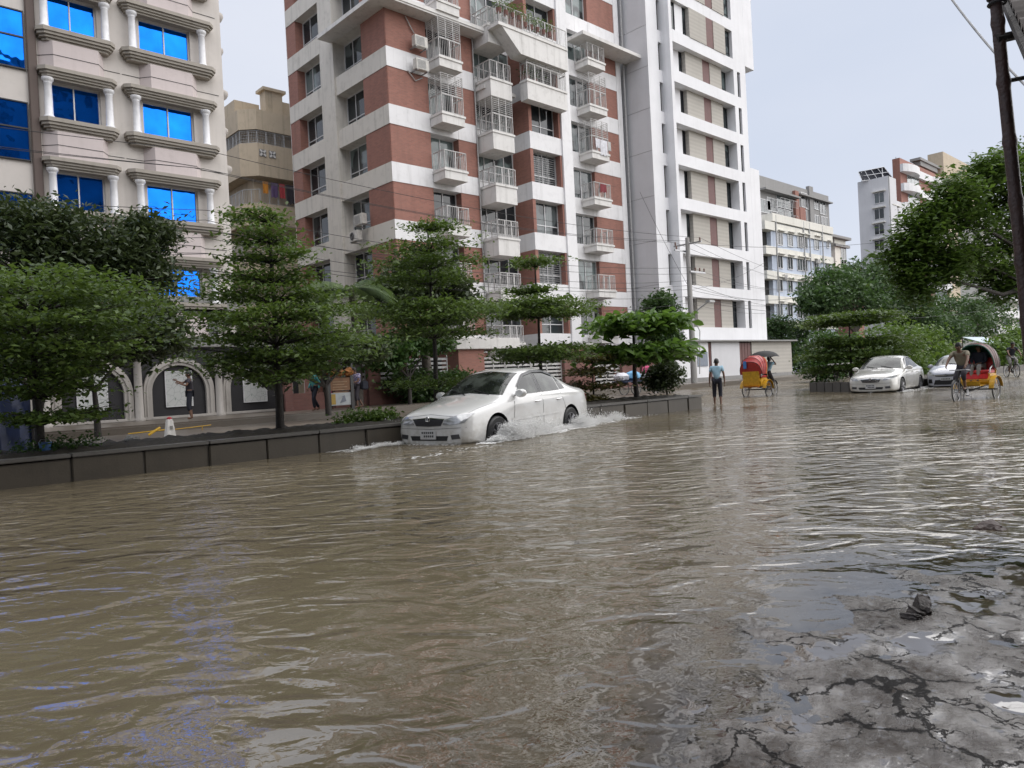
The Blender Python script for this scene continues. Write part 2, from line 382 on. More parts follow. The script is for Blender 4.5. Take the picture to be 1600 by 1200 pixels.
def railing_mb(path, z, h=1.0, wide=.62, thin=.125):
    """rails and flat bars along an open polyline in plan"""
    mb = MB(); k = 0
    for a, b in zip(path[:-1], path[1:]):
        a, b = Vector((*a, 0)), Vector((*b, 0)); Ln = (b - a).length; e = (b - a) / Ln; nrm = Vector((-e.y, e.x, 0))
        def bar(s0, s1, z0, z1, t):
            c = [a + e * s + nrm * q for q in (-t, t) for s in (s0, s1)]
            mb.add([(v.x, v.y, zz) for zz in (z0, z1) for v in c], [(0, 2, 3, 1), (4, 5, 7, 6), (0, 1, 5, 4), (1, 3, 7, 5), (3, 2, 6, 7), (2, 0, 4, 6)])
        bar(0, Ln, z + h - .04, z + h, .022); bar(0, Ln, z + .04, z + .065, .012)
        nw = max(1, round(Ln / wide))
        for i in range(nw + 1):
            s = Ln * i / nw; bar(max(0, s - .035), min(Ln, s + .035), z, z + h - .041, .014)
        nt_ = max(2, round(Ln / thin))
        for i in range(1, nt_): s = Ln * i / nt_; bar(s - .008, s + .008, z + .066, z + h - .042, .007)
    return mb
def grille_mb(path, z0, z1, step=.105):
    mb = MB()
    for a, b in zip(path[:-1], path[1:]):
        a, b = Vector((*a, 0)), Vector((*b, 0)); Ln = (b - a).length; e = (b - a) / Ln; nrm = Vector((-e.y, e.x, 0))
        def bar(s0, s1, q0, q1, t):
            c = [a + e * s + nrm * q for q in (-t, t) for s in (s0, s1)]
            mb.add([(v.x, v.y, zz) for zz in (q0, q1) for v in c], [(0, 2, 3, 1), (4, 5, 7, 6), (0, 1, 5, 4), (1, 3, 7, 5), (3, 2, 6, 7), (2, 0, 4, 6)])
        n = int((z1 - z0) / step)
        for i in range(n + 1): zz = z0 + (z1 - z0) * i / n; bar(0, Ln, zz - .012, zz + .012, .008)
        nv = max(1, round(Ln / .55))
        for i in range(nv + 1): s = Ln * i / nv; bar(max(0, s - .015), min(Ln, s + .015), z0, z1, .0165)
    return mb
def balcony(par, x0, x1, yw, yf, zb, zt, wallm='white_dirty', rail=1.0, gr=None, drain=True):
    """projecting slab or parapet box from wall yw to front yf; railing, optional full grille"""
    mb = MB(); mb.box(x0, x1, yf, yw, zb, zt - .12); mb.box(x0 - .05, x1 + .05, yf - .05, yw, zt - .118, zt)
    o = mb.build('balcony', M[wallm], par)
    path = [(x0 + .03, yw - .02), (x0 + .03, yf + .03), (x1 - .03, yf + .03), (x1 - .03, yw - .02)]
    railing_mb(path, zt, rail).build('railing', M['rail'], o)
    if gr: grille_mb([(p[0], p[1]) for p in path], zt + rail + .03, gr).build('grille', M['rail'], o)
    return o

# ================================================================== LEFT BUILDING (blue glass)
ZC = [19.24, 16.06, 12.88, 9.70, 6.52]
lb = thing('apartment_building', 'pinkish grey apartment block with bright blue mirrored windows between glossy white columns', 'building', (6, 30, .2))
mbs = {}
bays = [(5.93, 8.47, 6.22, 8.17, 6.27, 7.96, 6.02, 6.42, 7.86, 8.12), (8.69, 12.19, 9.1, 11.7, 9.42, 11.33, 9.36, 9.66, 11.2, 11.5)]      # sill, column axes, window
us = [-6, 1.2, 5.3, bays[0][4], bays[0][5], bays[1][4], bays[1][5], 12.6]; vs = [.2]
for z in reversed(ZC): vs += [z - 1.8, z - .38]
vs += [20.5]
def cell(i, j):
    if i in (3, 5) and j % 2 == 1: return (-.22, None)
    return (0, 'lb_wall')
facade(TX(30), us, vs, cell, mbs)
mbs['lb_wall'].quad((12.6, 30, .2), (12.6, 46, .2), (12.6, 46, 20.5), (12.6, 30, 20.5)).quad((-6, 30, 20.5), (12.6, 30, 20.5), (12.6, 46, 20.5), (-6, 46, 20.5)).quad((-6, 46, .2), (12.6, 46, .2), (12.6, 46, 20.5), (-6, 46, 20.5)).quad((-6, 30, .2), (-6, 46, .2), (-6, 46, 20.5), (-6, 30, 20.5))
mbs['lb_wall'].build('wall', M['lb_wall'], lb)
T30 = TX(30)
mb = MB(); mb.box(5.68, 5.97, 29.86, 29.998, .2, 20.4); mb.build('pilaster', M['lb_brown'], lb, bevel=.03)
def chpoly(x0, x1, d, c, Y=30.0): return [(x0, Y), (x0, Y - d + c), (x0 + c, Y - d), (x1 - c, Y - d), (x1, Y - d + c), (x1, Y)]
for r, z in enumerate(ZC):
    for b, (s0, s1, c0, c1, w0, w1, q0, q1, q2, q3) in enumerate(bays):
        window(lb, T30, w0, w1, z - 1.8, z - .38, -.2, 2, None, 'alu', 'blue_glass', .05)
        co = MB()
        for h0, h1, ins in ((.0, .13, .0), (.131, .22, .07), (.221, .30, .13), (.301, .38, .2)): co.prism(chpoly(s0 + ins, s1 - ins, .50 - ins, .2 - ins * .4), z - h1, z - h0, 'XY')
        co.build('cornice', M['lb_trim'], lb)
        si = MB(); q = z - 1.8
        for h0, h1, ins in ((.0, .14, .0), (.141, .24, .05), (.241, .33, .12), (.331, .42, .2)): si.prism(chpoly(s0 + ins, s1 - ins, .52 - ins, .2 - ins * .4), q - h1, q - h0, 'XY')
        si.build('sill', M['lb_trim'], lb)
        for cx in (c0, c1):
            cl = MB(); zb = z - 1.8
            cl.lathe([(.0, 0), (.19, 0), (.19, .05), (.155, .08), (.15, .10), (.135, .12), (.13, .7), (.12, 1.2), (.135, 1.22), (.13, 1.25), (.16, 1.30), (.19, 1.34), (.19, 1.42), (0, 1.42)], (cx, 29.72, zb), 18)
            cl.build('column', M['lb_column'], lb, smooth=True)
        pn = MB()
        pn.prism([(q0, 29.998), (q1, 29.62), (q2, 29.62), (q3, 29.998)], z - 3.18 + .02, z - 2.222, 'XY')
        pn.build('bay_panel', M['lb_panel'], lb)
        ln = MB(); zz = z - 2.72
        ln.tube([(s0 + .05, 29.99, zz), (q0, 29.99, zz), (q1, 29.615, zz), (q2, 29.615, zz), (q3, 29.99, zz), (s1 + .2, 29.99, zz)], .011, 5)
        ln.build('wire', M['wire'], lb)
# left wing glazing
for z in (17.93, 14.75, 11.57, 8.39, 5.21):
    a = MB(); window(lb, T30, 1.3, 5.64, z - 2.05, z, .02, 4, .55, 'alu_dark', 'blue_glass', .04)
# rounded balconies of the side wall
mb = MB()
for zt, r in ((17.0, .46), (15.55, .4), (13.75, .5), (12.2, .42), (10.6, .5), (9.0, .42), (7.4, .5), (19.5, .5)):
    mb.lathe([(.0, zt - .42), (r - .22, zt - .42), (r - .16, zt - .28), (r - .06, zt - .2), (r, zt - .08), (r, zt), (0, zt)], (12.55, 30.7, 0), 20)
for z0, z1 in ((4, 6.98), (7.4, 8.58), (9, 10.18), (10.6, 11.78), (12.2, 13.33), (13.75, 15.13), (15.55, 16.58), (17, 19.08)): mb.lathe([(.26, z0), (.26, z1)], (12.55, 30.7, 0), 16)
mb.build('side_balcony', M['lb_wall'], lb, smooth=True)
# mezzanine
mb = MB(); mb.box(-6, 12.58, 29.6, 29.995, 4.35, 4.75); mb.box(-6, 12.58, 29.75, 29.994, 4.755, 5.0); mb.build('beam', M['grey_conc'], lb, bevel=.02)
for u in (2.4, 6.6, 10.3): window(lb, T30, u - .15, u + 1.5, 2.9, 4.2, .02, 3, .5, 'alu_dark', 'glass', grille=True)

# ---- arched wall in front of the ground floor
aw = thing('boundary_wall', 'stained white wall of round arches with dark infill under the blue-windowed building', 'wall', (8, 29.3, .25))
AY = 29.2
mb = MB(); mb.box(-4, 14.9, AY + .12, AY + .3, .25, 2.95); mb.build('infill', M['black_panel'], aw)
mb = MB()
for cx in (1.1, 4.05, 7.0, 9.95, 12.9):
    a = MB(); zs = 1.27
    for R0, R1, y in ((1.0, 1.12, AY - .02), (1.12, 1.21, AY - .07), (1.21, 1.3, AY - .03)):
        n = 24
        for i in range(n):
            q0, q1 = PI * i / n, PI * (i + 1) / n
            c = [(cx + R * math.cos(q), yy, zs + R * math.sin(q)) for yy in (y, AY + .118) for q in (q0, q1) for R in (R0, R1)]
            a.add(c, [(0, 1, 3, 2), (4, 6, 7, 5), (0, 2, 6, 4), (1, 5, 7, 3)])
        for sgn in (-1, 1):
            xa, xb = sorted((cx + sgn * R0, cx + sgn * R1)); a.box(xa, xb, y, AY + .118, .25, zs)
    a.build('arch', M['arch_shaded'], aw, merge=True)
for cx in (2.57, 5.52, 8.47, 11.43, 14.4):
    c = MB(); c.lathe([(0, .25), (.19, .25), (.19, .33), (.15, .38), (.14, 1.6), (.13, 2.5), (.18, 2.56), (.2, 2.7), (0, 2.7)], (cx, AY - .05, 0), 16); c.build('column', M['arch_shaded'], aw, smooth=True)
mb = MB(); mb.box(-4, 14.9, AY - .1, AY + .31, 2.951, 3.12); mb.build('coping', M['grey_conc'], aw, bevel=.02)
mb = MB(); mb.box(-4, 14.9, AY - .12, AY + .1, .25, .36); mb.build('plinth', M['arch_shaded'], aw, bevel=.02)
# notice boards on the arches: city-map like line drawings
def map_paper():
    m, t, p = nodes('printed map paper'); p.inputs['Roughness'].default_value = .6
    v = objco(t)
    vo = N(t, 'ShaderNodeTexVoronoi', Scale=4.2, feature='DISTANCE_TO_EDGE'); t.links.new(v, vo.inputs['Vector'])
    ln = ramp(t, vo.outputs['Distance'], .012, .03)
    blot = ramp(t, noise(t, v, 9, 2), .66, .7)
    c = mixc(t, ln, (.25, .27, .27), (.45, .46, .45)); c = mixc(t, blot, c, (.2, .24, .22)); t.links.new(c, p.inputs['Base Color']); return m  # paper greyed to carry the tree shade on the arches
M['map'] = map_paper()
for cx, lab in ((6.98, 'white notice board with map drawing on the wall arch behind the leftmost tiered tree'), (9.95, 'white notice board with map drawing on the arch where a man stands pointing'), (12.95, 'white notice board with map drawing on the rightmost wall arch')):
    t = thing('notice_board', lab, 'notice board', (cx, AY + .1, 1.4), group='notice boards on the arched wall')
    mb = MB(); mb.box(cx - .47, cx + .47, AY + .06, AY + .117, .72, 2.02); mb.build('board', M['map'], t)
    mb = MB()
    for q in ((cx - .5, cx - .471, .69, 2.05), (cx + .471, cx + .5, .69, 2.05), (cx - .47, cx + .47, .69, .719), (cx - .47, cx + .47, 2.021, 2.05)): mb.box(q[0], q[1], AY + .05, AY + .117, q[2], q[3])
    mb.build('frame', M['alu'], t)

# ================================================================== BEIGE BUILDING BETWEEN
Yb = 48.0
bx = onY(383, 240, Yb).x
zz = lambda y, x=383: onY(x, y, Yb).z
bb = thing('apartment_building', 'old stained beige apartment block with corner balconies squeezed between the two larger buildings', 'building', (bx + 4, Yb, .2))
x1 = bx + 12; core = MB()
core.box(bx + .9, x1, Yb + .9, Yb + 14, .2, zz(166)); core.build('wall', M['beige'], bb)
zs_ = [(zz(195), zz(166)), (zz(268), zz(219)), (zz(345), zz(314)), (zz(425), zz(394)), (zz(505), zz(474))]
for k, (z0, z1) in enumerate(zs_):
    if z1 < 1: continue
    b = MB(); poly = [(bx, Yb + 9), (bx, Yb + .9), (bx + .9, Yb), (x1, Yb), (x1, Yb + .6), (bx + .95, Yb + .6), (bx + .6, Yb + .95), (bx + .6, Yb + 9)]
    b.prism(poly, z0, z1, 'XY'); b.prism([(bx, Yb + 9), (bx, Yb + .9), (bx + .9, Yb), (x1, Yb), (x1, Yb + 9)], z0 - .12, z0 - .002, 'XY'); o = b.build('balcony', M['beige'], bb)
    if k > 0:
        pz = zs_[k - 1][0] - .12
        railing_mb([(bx + .1, Yb + 7), (bx + .1, Yb + .95), (bx + .95, Yb + .1), (bx + 4.2, Yb + .1)], z1, min(1.0, pz - z1 - .05)).build('railing', M['rail_grey'], o)
        if k == 1:
            grille_mb([(bx + .12, Yb + 7), (bx + .12, Yb + .95), (bx + .95, Yb + .12), (bx + 2.8, Yb + .12)], z1, pz, .16).build('grille', M['rail_grey'], o)
            # pierced white cross blocks in the parapet
            for u in (onY(410, 232, Yb).x, onY(425, 234, Yb).x):
                vb = MB(); vb.box(u - .25, u + .25, Yb - .03, Yb - .002, z1 - .9, z1 - .42); vb.build('vent_block', M['grey_conc'], o)
            xb = MB()
            for u in (onY(410, 232, Yb).x, onY(425, 234, Yb).x):
                for s in (-1, 1):
                    Mx = Matrix.Translation((u, Yb - .05, z1 - .67)) @ Matrix.Rotation(s * rad(45), 4, 'Y'); xb.box(-.28, .28, -.02, .015 + s * .004, -.06, .06, M=Mx)
            xb.build('cross_block', M['white_dirty'], o)
    if k >= 1:
        pz = zs_[k - 1][0] - .13
        window(bb, TX(Yb), bx + 6.1, bx + 9.2, z1 + .02, pz - .02, -.3, 2, None, 'alu_dark', 'glass')
pt = MB(); zt = zz(166); pt.box(bx + 2.2, x1, Yb + 1.0, Yb + 1.2, zt, zt + 1.3); pt.box(bx + 2.0, bx + 3.3, Yb + .8, Yb + 1.6, zt, zt + 1.75); pt.box(bx + 1.8, bx + 3.5, Yb + .6, Yb + 1.8, zt + 1.752, zt + 1.95); pt.box(bx + .3, bx + 2.1, Yb + 2, Yb + 6, zt, zt + 1.1)
pt.build('parapet', M['beige'], bb)
# washing on its balcony
def laundry(name, label, x0, y0, ztop, pieces, group='washing hung on balconies', dx=(1, 0)):
    t = thing(name, label, 'laundry', (x0, y0, ztop), group=group)
    cols = {}
    for u, wd, ln, mat_ in pieces:
        mb = MB(); n, m = 6, 6; vs = []
        for j in range(m + 1):
            for i in range(n + 1):
                a = u + wd * i / n; wv = .035 * math.sin(i * 1.9 + u * 7) * (j / m)
                vs.append((x0 + dx[0] * a + dx[1] * wv, y0 + dx[1] * a - dx[0] * wv - .02, ztop - ln * j / m * (1 + .06 * math.sin(i * 2.1 + u))))
        mb.add(vs, [(j * (n + 1) + i, j * (n + 1) + i + 1, (j + 1) * (n + 1) + i + 1, (j + 1) * (n + 1) + i) for j in range(m) for i in range(n)])
        mb.build('garment', mat_, t, smooth=True)
    mb = MB(); mb.tube([(x0 - .1 * dx[0], y0 - .1 * dx[1], ztop), (x0 + dx[0] * 2.2, y0 + dx[1] * 2.2, ztop + .01)], .008, 5); mb.build('line', M['wire'], t)
    return t
CL = {k: plain(k + ' cloth', c, .85, 0, .25, 5) for k, c in {'red': (.40, .05, .06), 'orange': (.55, .22, .03), 'violet': (.11, .07, .16), 'dark': (.04, .035, .045), 'white': (.66, .66, .70), 'pink': (.75, .13, .27), 'blue': (.05, .12, .42), 'teal': (.05, .24, .24), 'lightblue': (.20, .44, .68), 'navy': (.012, .014, .025), 'khaki': (.25, .22, .16), 'skyblue': (.36, .55, .68), 'grey': (.26, .25, .24), 'maroon': (.19, .03, .04), 'white_dirty': (.5, .5, .49)}.items()}
laundry('hung_laundry', 'dark, red and orange washing hanging on the beige building balcony rail', bx + 1.0, Yb - .03, zs_[2][1] + 1.5, [(.1, .4, .8, CL['orange']), (.7, .5, 1.0, CL['violet']), (1.3, .4, 1.0, CL['red']), (1.8, .6, 1.3, CL['dark']), (2.5, .9, 1.5, CL['violet'])])

# ================================================================== RED BRICK BUILDING
Yr = 32.0; XC = 22.16
rb = thing('apartment_building', 'tall red brick and white banded apartment block with railed balconies', 'building', (30, 33, .2))
BT = [3.72 + 3.02 * k for k in range(9)]      # band tops
vsb = [.2]
for b in BT: vsb += [b - 1.03, b]
vsb += [30.3]
top = 30.3
nv = len(vsb) - 1
mbs = {}
# side wall (faces the camera's left): windows cut deep
usy = [Yr, 34.35, 37.14, 37.55, 38.83, 41.68, 42.84]
def cs(i, j):
    band = j % 2 == 1
    if band: return ((.0 if i not in (2,) else .1), 'rb_side_white')
    if i in (1, 4): return (-.75 if i == 1 else -.65, None)
    if i in (2, 3): return (.1 if i == 2 else 0, 'rb_side_white')
    return (-.03, 'brick')
facade(TY(XC), usy, vsb, cs, mbs)
mbs['rb_side_white'] = mbs['rb_side_white']
TYc = TY(XC)
for j in range(2, nv, 2):
    v0, v1 = vsb[j], vsb[j + 1]
    window(rb, TYc, 34.35, 37.14, v0, v1, -.72, 3, .3, 'alu', random.choice(['glass', 'glass', 'glass_curtain']))
    window(rb, TYc, 38.83, 41.68, v0, v1, -.62, 3, .3, 'alu', random.choice(['glass', 'glass', 'glass_curtain']))
# front wall
US = [XC, 24.83, 26.8, 28.15, 31.3, 31.55, 33.9, 34.06, 34.95, 36.3, 38.6, 41.4, 41.9]
D3 = 1.2        # third segment stands forward
def cf(i, j):
    band = j % 2 == 1
    if i == 0 or i == 2: return (0, 'rb_white') if band else (-.03, 'brick')
    if i == 1: return (-.02, 'rb_white') if band else (-.6, None)
    if i == 3: return (-.42, 'rb_white') if band else (-.45, None)
    if i in (4, 6): return (D3, 'rb_white') if band else (D3 - .03, 'brick')
    if i == 5: return (D3 - .001, 'rb_white') if band else (D3 - .56, None)
    if i == 7: return (D3 + .1, 'rb_white')
    if i == 8: return (0, 'rb_white')
    if i == 9: return (-.02, 'rb_white') if band else (-.4, None)
    if i == 10: return (0, 'rb_white') if band else (-.03, 'brick')
    return (.02, 'rb_white')
facade(TX(Yr), US, vsb, cf, mbs)
# edge stitches, roof, back
mbs['rb_white'].quad((41.9, Yr - .02, .2), (41.9, 46, .2), (41.9, 46, top), (41.9, Yr - .02, top)).quad((XC, Yr, top), (41.9, Yr, top), (41.9, 46, top), (XC, 46, top)).quad((XC, 42.84, .2), (XC + 6, 42.84, .2), (XC + 6, 42.84, top), (XC, 42.84, top)).quad((XC + 6, 46, .2), (41.9, 46, .2), (41.9, 46, top), (XC + 6, 46, top))
mbs['brick'].split('brick_panel', M['brick'], rb); mbs['rb_white'].build('wall', M['white'], rb); mbs['rb_side_white'].build('side_wall', M['shaded_side_white'], rb)
Tf = TX(Yr)
for j in range(2, nv, 2):
    v0, v1 = vsb[j], vsb[j + 1]; k = j // 2      # storey index, BT[k-1] = v0
    window(rb, Tf, 24.83, 26.8, v0, v1, -.57, 2, None, 'alu', random.choice(['glass', 'glass_curtain']), name='balcony_door')
    window(rb, Tf, 28.15, 31.3, v0, v1, -.42, 4, .3, 'alu', random.choice(['glass', 'glass_curtain', 'glass_curtain']))
    window(rb, Tf, 31.55, 33.9, v0, v1, D3 - .53, 2, .3, 'alu', random.choice(['glass', 'glass_curtain']), grille=(k % 2 == 0))
    window(rb, Tf, 36.3, 38.6, v0, v1, -.37, 2, None, 'alu', random.choice(['glass', 'glass_curtain']), name='balcony_door')
    z0 = BT[k - 1]
    if k < 8:
        gr = z0 + 1.95 if k in (5, 6) else None
        balcony(rb, 24.85, 26.42, Yr - .005, 30.95, z0 - .72, z0 - .16, gr=gr)
        balcony(rb, 28.3, 29.95, Yr + .4, 30.75, z0 - 1.6, z0 - .55, gr=(z0 + 1.4 if k == 5 else None))
        balcony(rb, 37.1, 38.85, Yr - .005, 30.9, z0 - .6, z0 - .12, gr=(z0 + 1.95 if k in (5, 6) else None))
# forward balcony of third segment (two upper floors)
z0 = BT[5]
o = balcony(rb, 30.6, 34.0, Yr - D3 - .11, 30.1, z0 - 1.5, z0 - .35, gr=z0 + 1.9)
z0 = BT[6]
mb = MB(); mb.prism([(30.0, z0 - 2.15), (28.6, z0 - .95), (34.0, z0 - .95), (34.0, z0 - 2.15)], 29.9, 30.78, 'XZ')
mb.box(28.3, 34.0, 29.85, 30.779, z0 - .948, z0 - .78)
o = mb.build('balcony', M['white_dirty'], rb); railing_mb([(28.4, 31.9), (28.4, 29.9), (33.95, 29.9)], z0 - .78, 1.05).build('railing', M['rail'], o)
# canopy slabs
mb = MB(); zc = 20.82
mb.box(21.2, XC - .002, 31.1, 37.3, zc, zc + .22); mb.box(XC - .001, 28.4, 31.1, Yr - .006, zc, zc + .22)
mb.box(21.2, 28.4, 31.05, 31.098, zc + .1, zc + .3); mb.build('canopy', M['white_dirty'], rb)
mb = MB(); zc = 22.0; mb.box(36.35, 42.6, 30.55, Yr - .006, zc + .9, zc + 1.12); mb.build('canopy', M['white_dirty'], rb)
mb = MB(); mb.box(28.2, 30.7, 31.2, Yr + .4, 17.75, 17.95); mb.build('canopy', M['white_dirty'], rb)
mb = MB(); mb.tube([(42.15, 31.9, .3), (42.15, 31.9, 29)], .07, 8); mb.tube([(28.12, 31.93, 4), (28.12, 31.93, 30)], .04, 8); mb.tube([(35.05, 31.9, 4), (35.05, 31.9, 30)], .04, 8)
mb.build('drainpipe', M['rail_grey'], rb)

# air conditioners (each a thing)
def make_ac(label, loc, group, kind='split', rz=0):
    t = thing('air_conditioner', label, 'air conditioner', loc, rz, group)
    mb = MB(); mb.box(-.42, .42, -.3, .02, 0, .58); mb.build('casing', M['ac_white'], t, bevel=.02, world=False)
    mb = MB()
    if kind == 'split':
        mb.lathe([(0, -.003), (.22, -.003), (.22, .0)], (-.12, -.305, .29), 24, 'Y'); mb.build('fan_opening', M['black'], t, world=False)
        g = MB()
        for r in (.06, .12, .18, .22): g.torus((-.12, -.315, .29), r, .005, 'Y', 24, 5)
        g.build('fan_guard', M['rail_grey'], t, world=False)
    else:
        for i in range(11): mb.box(-.34, .2, -.312, -.301, .07 + i * .042, .09 + i * .042)
        mb.build('louvre', M['rail_grey'], t, world=False)
    mb = MB(); mb.box(-.36, -.3, -.28, .3, -.05, -.002); mb.box(.3, .36, -.28, .3, -.05, -.002); mb.build('bracket', M['steel'], t, world=False)
    return t
ACG = 'air conditioners on the brick building'
make_ac('boxy air conditioner on the brick wall just under the corner canopy', tuple(onY(654, 76, 31.7)), ACG, 'box')
make_ac('boxy air conditioner with a trailing hose on the white band, below another unit', tuple(onY(656, 112, 31.7)), ACG, 'box')
make_ac('outdoor unit with round black fan under a side window of the brick building', tuple(onX(560, 378, 21.85)), ACG, 'split', -PI / 2)
make_ac('small white outdoor unit resting on a side window sill above the round fan unit', tuple(onX(567, 352, 21.9)), ACG, 'box', -PI / 2)
make_ac('rusty window air conditioner on the balcony of the old beige building', (bx + 4.6, Yb - .1, zs_[1][0] - 1.4), ACG + ' and its neighbour', 'box')
mb = MB(); p = onY(633, 25, 31.95); q = onY(647, 52, 31.95); mb.tube([p, p.lerp(q, .5) + Vector((.1, -.02, -.2)), q], .03, 6); a_, b_ = onY(637, 110, 31.95), onY(660, 122, 31.95)
mb.tube([a_, a_.lerp(b_, .5) + Vector((0, 0, -.35)), b_], .03, 6)
mb.build('drain_hose', M['rail_grey'], rb)
laundry('hung_laundry', 'white shirt and towels drying behind the balcony grille of the brick building', 37.2, 30.85, BT[4] + .7, [(.2, .45, .6, CL['white']), (.7, .7, 1.0, CL['white']), (1.45, .3, .6, CL['white_dirty'])])
laundry('hung_laundry', 'maroon cloth hung over a balcony railing beside a white chair', 37.15, 30.85, BT[3] + .8, [(.5, .6, .55, CL['maroon'])])

# ---- fence of the brick building
fr = thing('boundary_fence', 'brick pillared fence with slatted white metal panels in front of the brick building', 'fence', (24, 28, .25))
YF = 28.0
def fx(px, y=590): return onY(px, y, YF).x
def pillar(x0, x1, z1, y0=YF - .25, y1=YF + .25, m='brick_dull'):
    b = MB(); b.box(x0, x1, y0, y1, .25, z1); o = b.build('pillar', M[m], fr)
    c = MB(); c.box(x0 - .06, x1 + .06, y0 - .06, y1 + .06, z1 + .002, z1 + .14); c.build('cap', M['white_dirty'], o)
pz = onY(580, 545, YF).z
pl = [(571, 590), (622, 632), (878, 925), (968, 995), (1005, 1034)]
pillar(fx(440), fx(452), pz); pillar(fx(518), fx(528), pz)
for a, b in pl: pillar(fx(a), fx(b), pz)
b = MB(); b.box(fx(712), fx(752), YF - .3, YF + 3.5, .25, onY(712, 546, YF - .3).z); b.build('gate_block', M['brick'], fr)
zb_ = onY(712, 546, YF - .3).z
b = MB(); b.box(fx(706), fx(805), YF - .5, YF + 3.6, zb_ + .002, zb_ + .55); b.build('beam', M['white_dirty'], fr, bevel=.02)
b = MB(); b.box(fx(440), fx(706), YF - .12, YF + .12, .25, .95); b.box(fx(752), fx(1034), YF - .12, YF + .12, .25, .5); b.build('low_wall', M['brick_dull'], fr)
spans = [(528, 571), (590, 622), (632, 700), (752, 790), (790, 830), (830, 878), (925, 968)]
for a, c in spans:
    x0, x1 = fx(a) + .02, fx(c) - .02; z0 = .97 if a < 700 else .55; z1 = pz - .35; s = MB(); n = int((z1 - z0) / .2)
    for i in range(n): s.box(x0, x1, YF - .02, YF + .02, z0 + i * .2, z0 + i * .2 + .11)
    s.box(x0, x0 + .05, YF - .045, YF - .021, z0, z1); s.box((x0 + x1) / 2 - .03, (x0 + x1) / 2 + .03, YF - .045, YF - .021, z0, z1); s.box(x1 - .05, x1, YF - .045, YF - .021, z0, z1)
    s.build('slat_panel', M['rail'] if a > 700 else M['rail_grey'], fr)
    bk = MB(); bk.box(x0, x1, YF + .4, YF + .43, .25, z1 - .1); 
    bk.build('backing', M['dark_void'], fr)

# ================================================================== WHITE TOWER
wt = thing('apartment_tower', 'tall plain white apartment tower with slit windows, ribbed beige cladding and brown strips', 'building', (48, 30, .2))
Xw = 42.45
WT = [1.15, 4.13, 7.12, 10.17, 13.28, 16.40, 19.34, 22.24, 25.05, 28.05, 31.0]
wv = [.2]
for z in WT: wv += [max(.21, z - .85), z]
wu = [Xw, 43.72, 44.12, 44.45, 45.25, 46.2, 46.62, 47.45, 48.85, 49.85, 51.5, 52.62, 52.95, 53.15, 53.6, 54.45]
# ids:   0 strip 1 slit 2 frame side 3.. recess: 3 win,4 mullion,5 win? 6 rib 7 rib 8 brown 9 rib 10 win 11 frame end 12 strip 13 slit 14 strip
FR = .72
def cw(i, j):
    band = j % 2 == 0 if j > 0 else True
    lo = j < 3; hi = wv[j] > 24.9
    if lo: return ((FR if i >= 2 else 0), 'tw') if j != 0 else ((FR if i >= 2 and i < 4 or i > 11 else (0 if i < 2 else -.9)), 'tw')
    band = (j % 2 == 1)
    if i == 0: return (0, 'tw')
    if i == 1: return (0, 'tw') if band else (-.3, None)
    if i == 14 or i == 12: return (FR, 'tw')
    if i == 13: return (FR, 'tw') if (band or hi) else (FR - .25, None)
    if band: return (FR, 'tw')
    if i == 2: return (FR, 'tw')
    if i == 11: return (FR, 'tw')
    base = FR - .35 if hi else -.1
    if i in (3, 5, 10): return (base, None)
    if i == 4: return (base + .1, 'tw')
    if i in (6, 7, 9): return (base + .4, 'ribbed')
    if i == 8: return (base + .37, 'brown_panel')
    return (FR, 'tw')
mbs = {}
facade(TX(30), wu, wv, cw, mbs)
t_ = mbs['tw']
t_.quad((54.45, 30 - FR, .2), (54.45, 48, .2), (54.45, 48, 31), (54.45, 30 - FR, 31)).quad((Xw, 48, .2), (54.45, 48, .2), (54.45, 48, 31), (Xw, 48, 31)).quad((Xw, 30, 31), (54.45, 30, 31), (54.45, 48, 31), (Xw, 48, 31))
t_.box(54.452, 55.85, 30 - FR - .004, 36, 24.95, 31.02); t_.box(54.452, 55.9, 30 - FR - .004, 36, .2, 16.9)
t_.build('wall', M['tower_white'], wt)
sd_ = {}
gv = [.2]
for z in WT: gv += [z - .03, z]
facade(TY(Xw), [30.001, 48], gv, lambda i, j: (-.03, 'g') if j % 2 == 1 else (0, 's'), sd_)
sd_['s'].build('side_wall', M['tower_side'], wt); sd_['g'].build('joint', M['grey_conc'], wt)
mbs['ribbed'].build('ribbed_cladding', M['ribbed'], wt); mbs['brown_panel'].build('brown_strip', M['brown_panel'], wt)
Tw = TX(30)
for j in range(4, len(wv) - 1, 2):
    v0, v1 = wv[j], wv[j + 1]; hi = v0 > 24.9; base = FR - .35 if hi else -.1
    window(wt, Tw, wu[1], wu[2], v0, v1, -.28, 1, None, 'alu_dark', 'glass', .04)
    window(wt, Tw, wu[3], wu[4], v0, v1, base + .02, 1, None, 'alu_dark', 'glass', .05)
    window(wt, Tw, wu[5], wu[6], v0, v1, base + .02, 2, .22, 'alu_dark', random.choice(['glass', 'glass_curtain']), .05)
    window(wt, Tw, wu[10], wu[11], v0, v1, base + .02, 2, .22, 'alu_dark', random.choice(['glass', 'glass_curtain']), .05)
    if not hi: window(wt, Tw, wu[13], wu[14], v0, v1, FR - .23, 1, None, 'alu_dark', 'glass', .04)
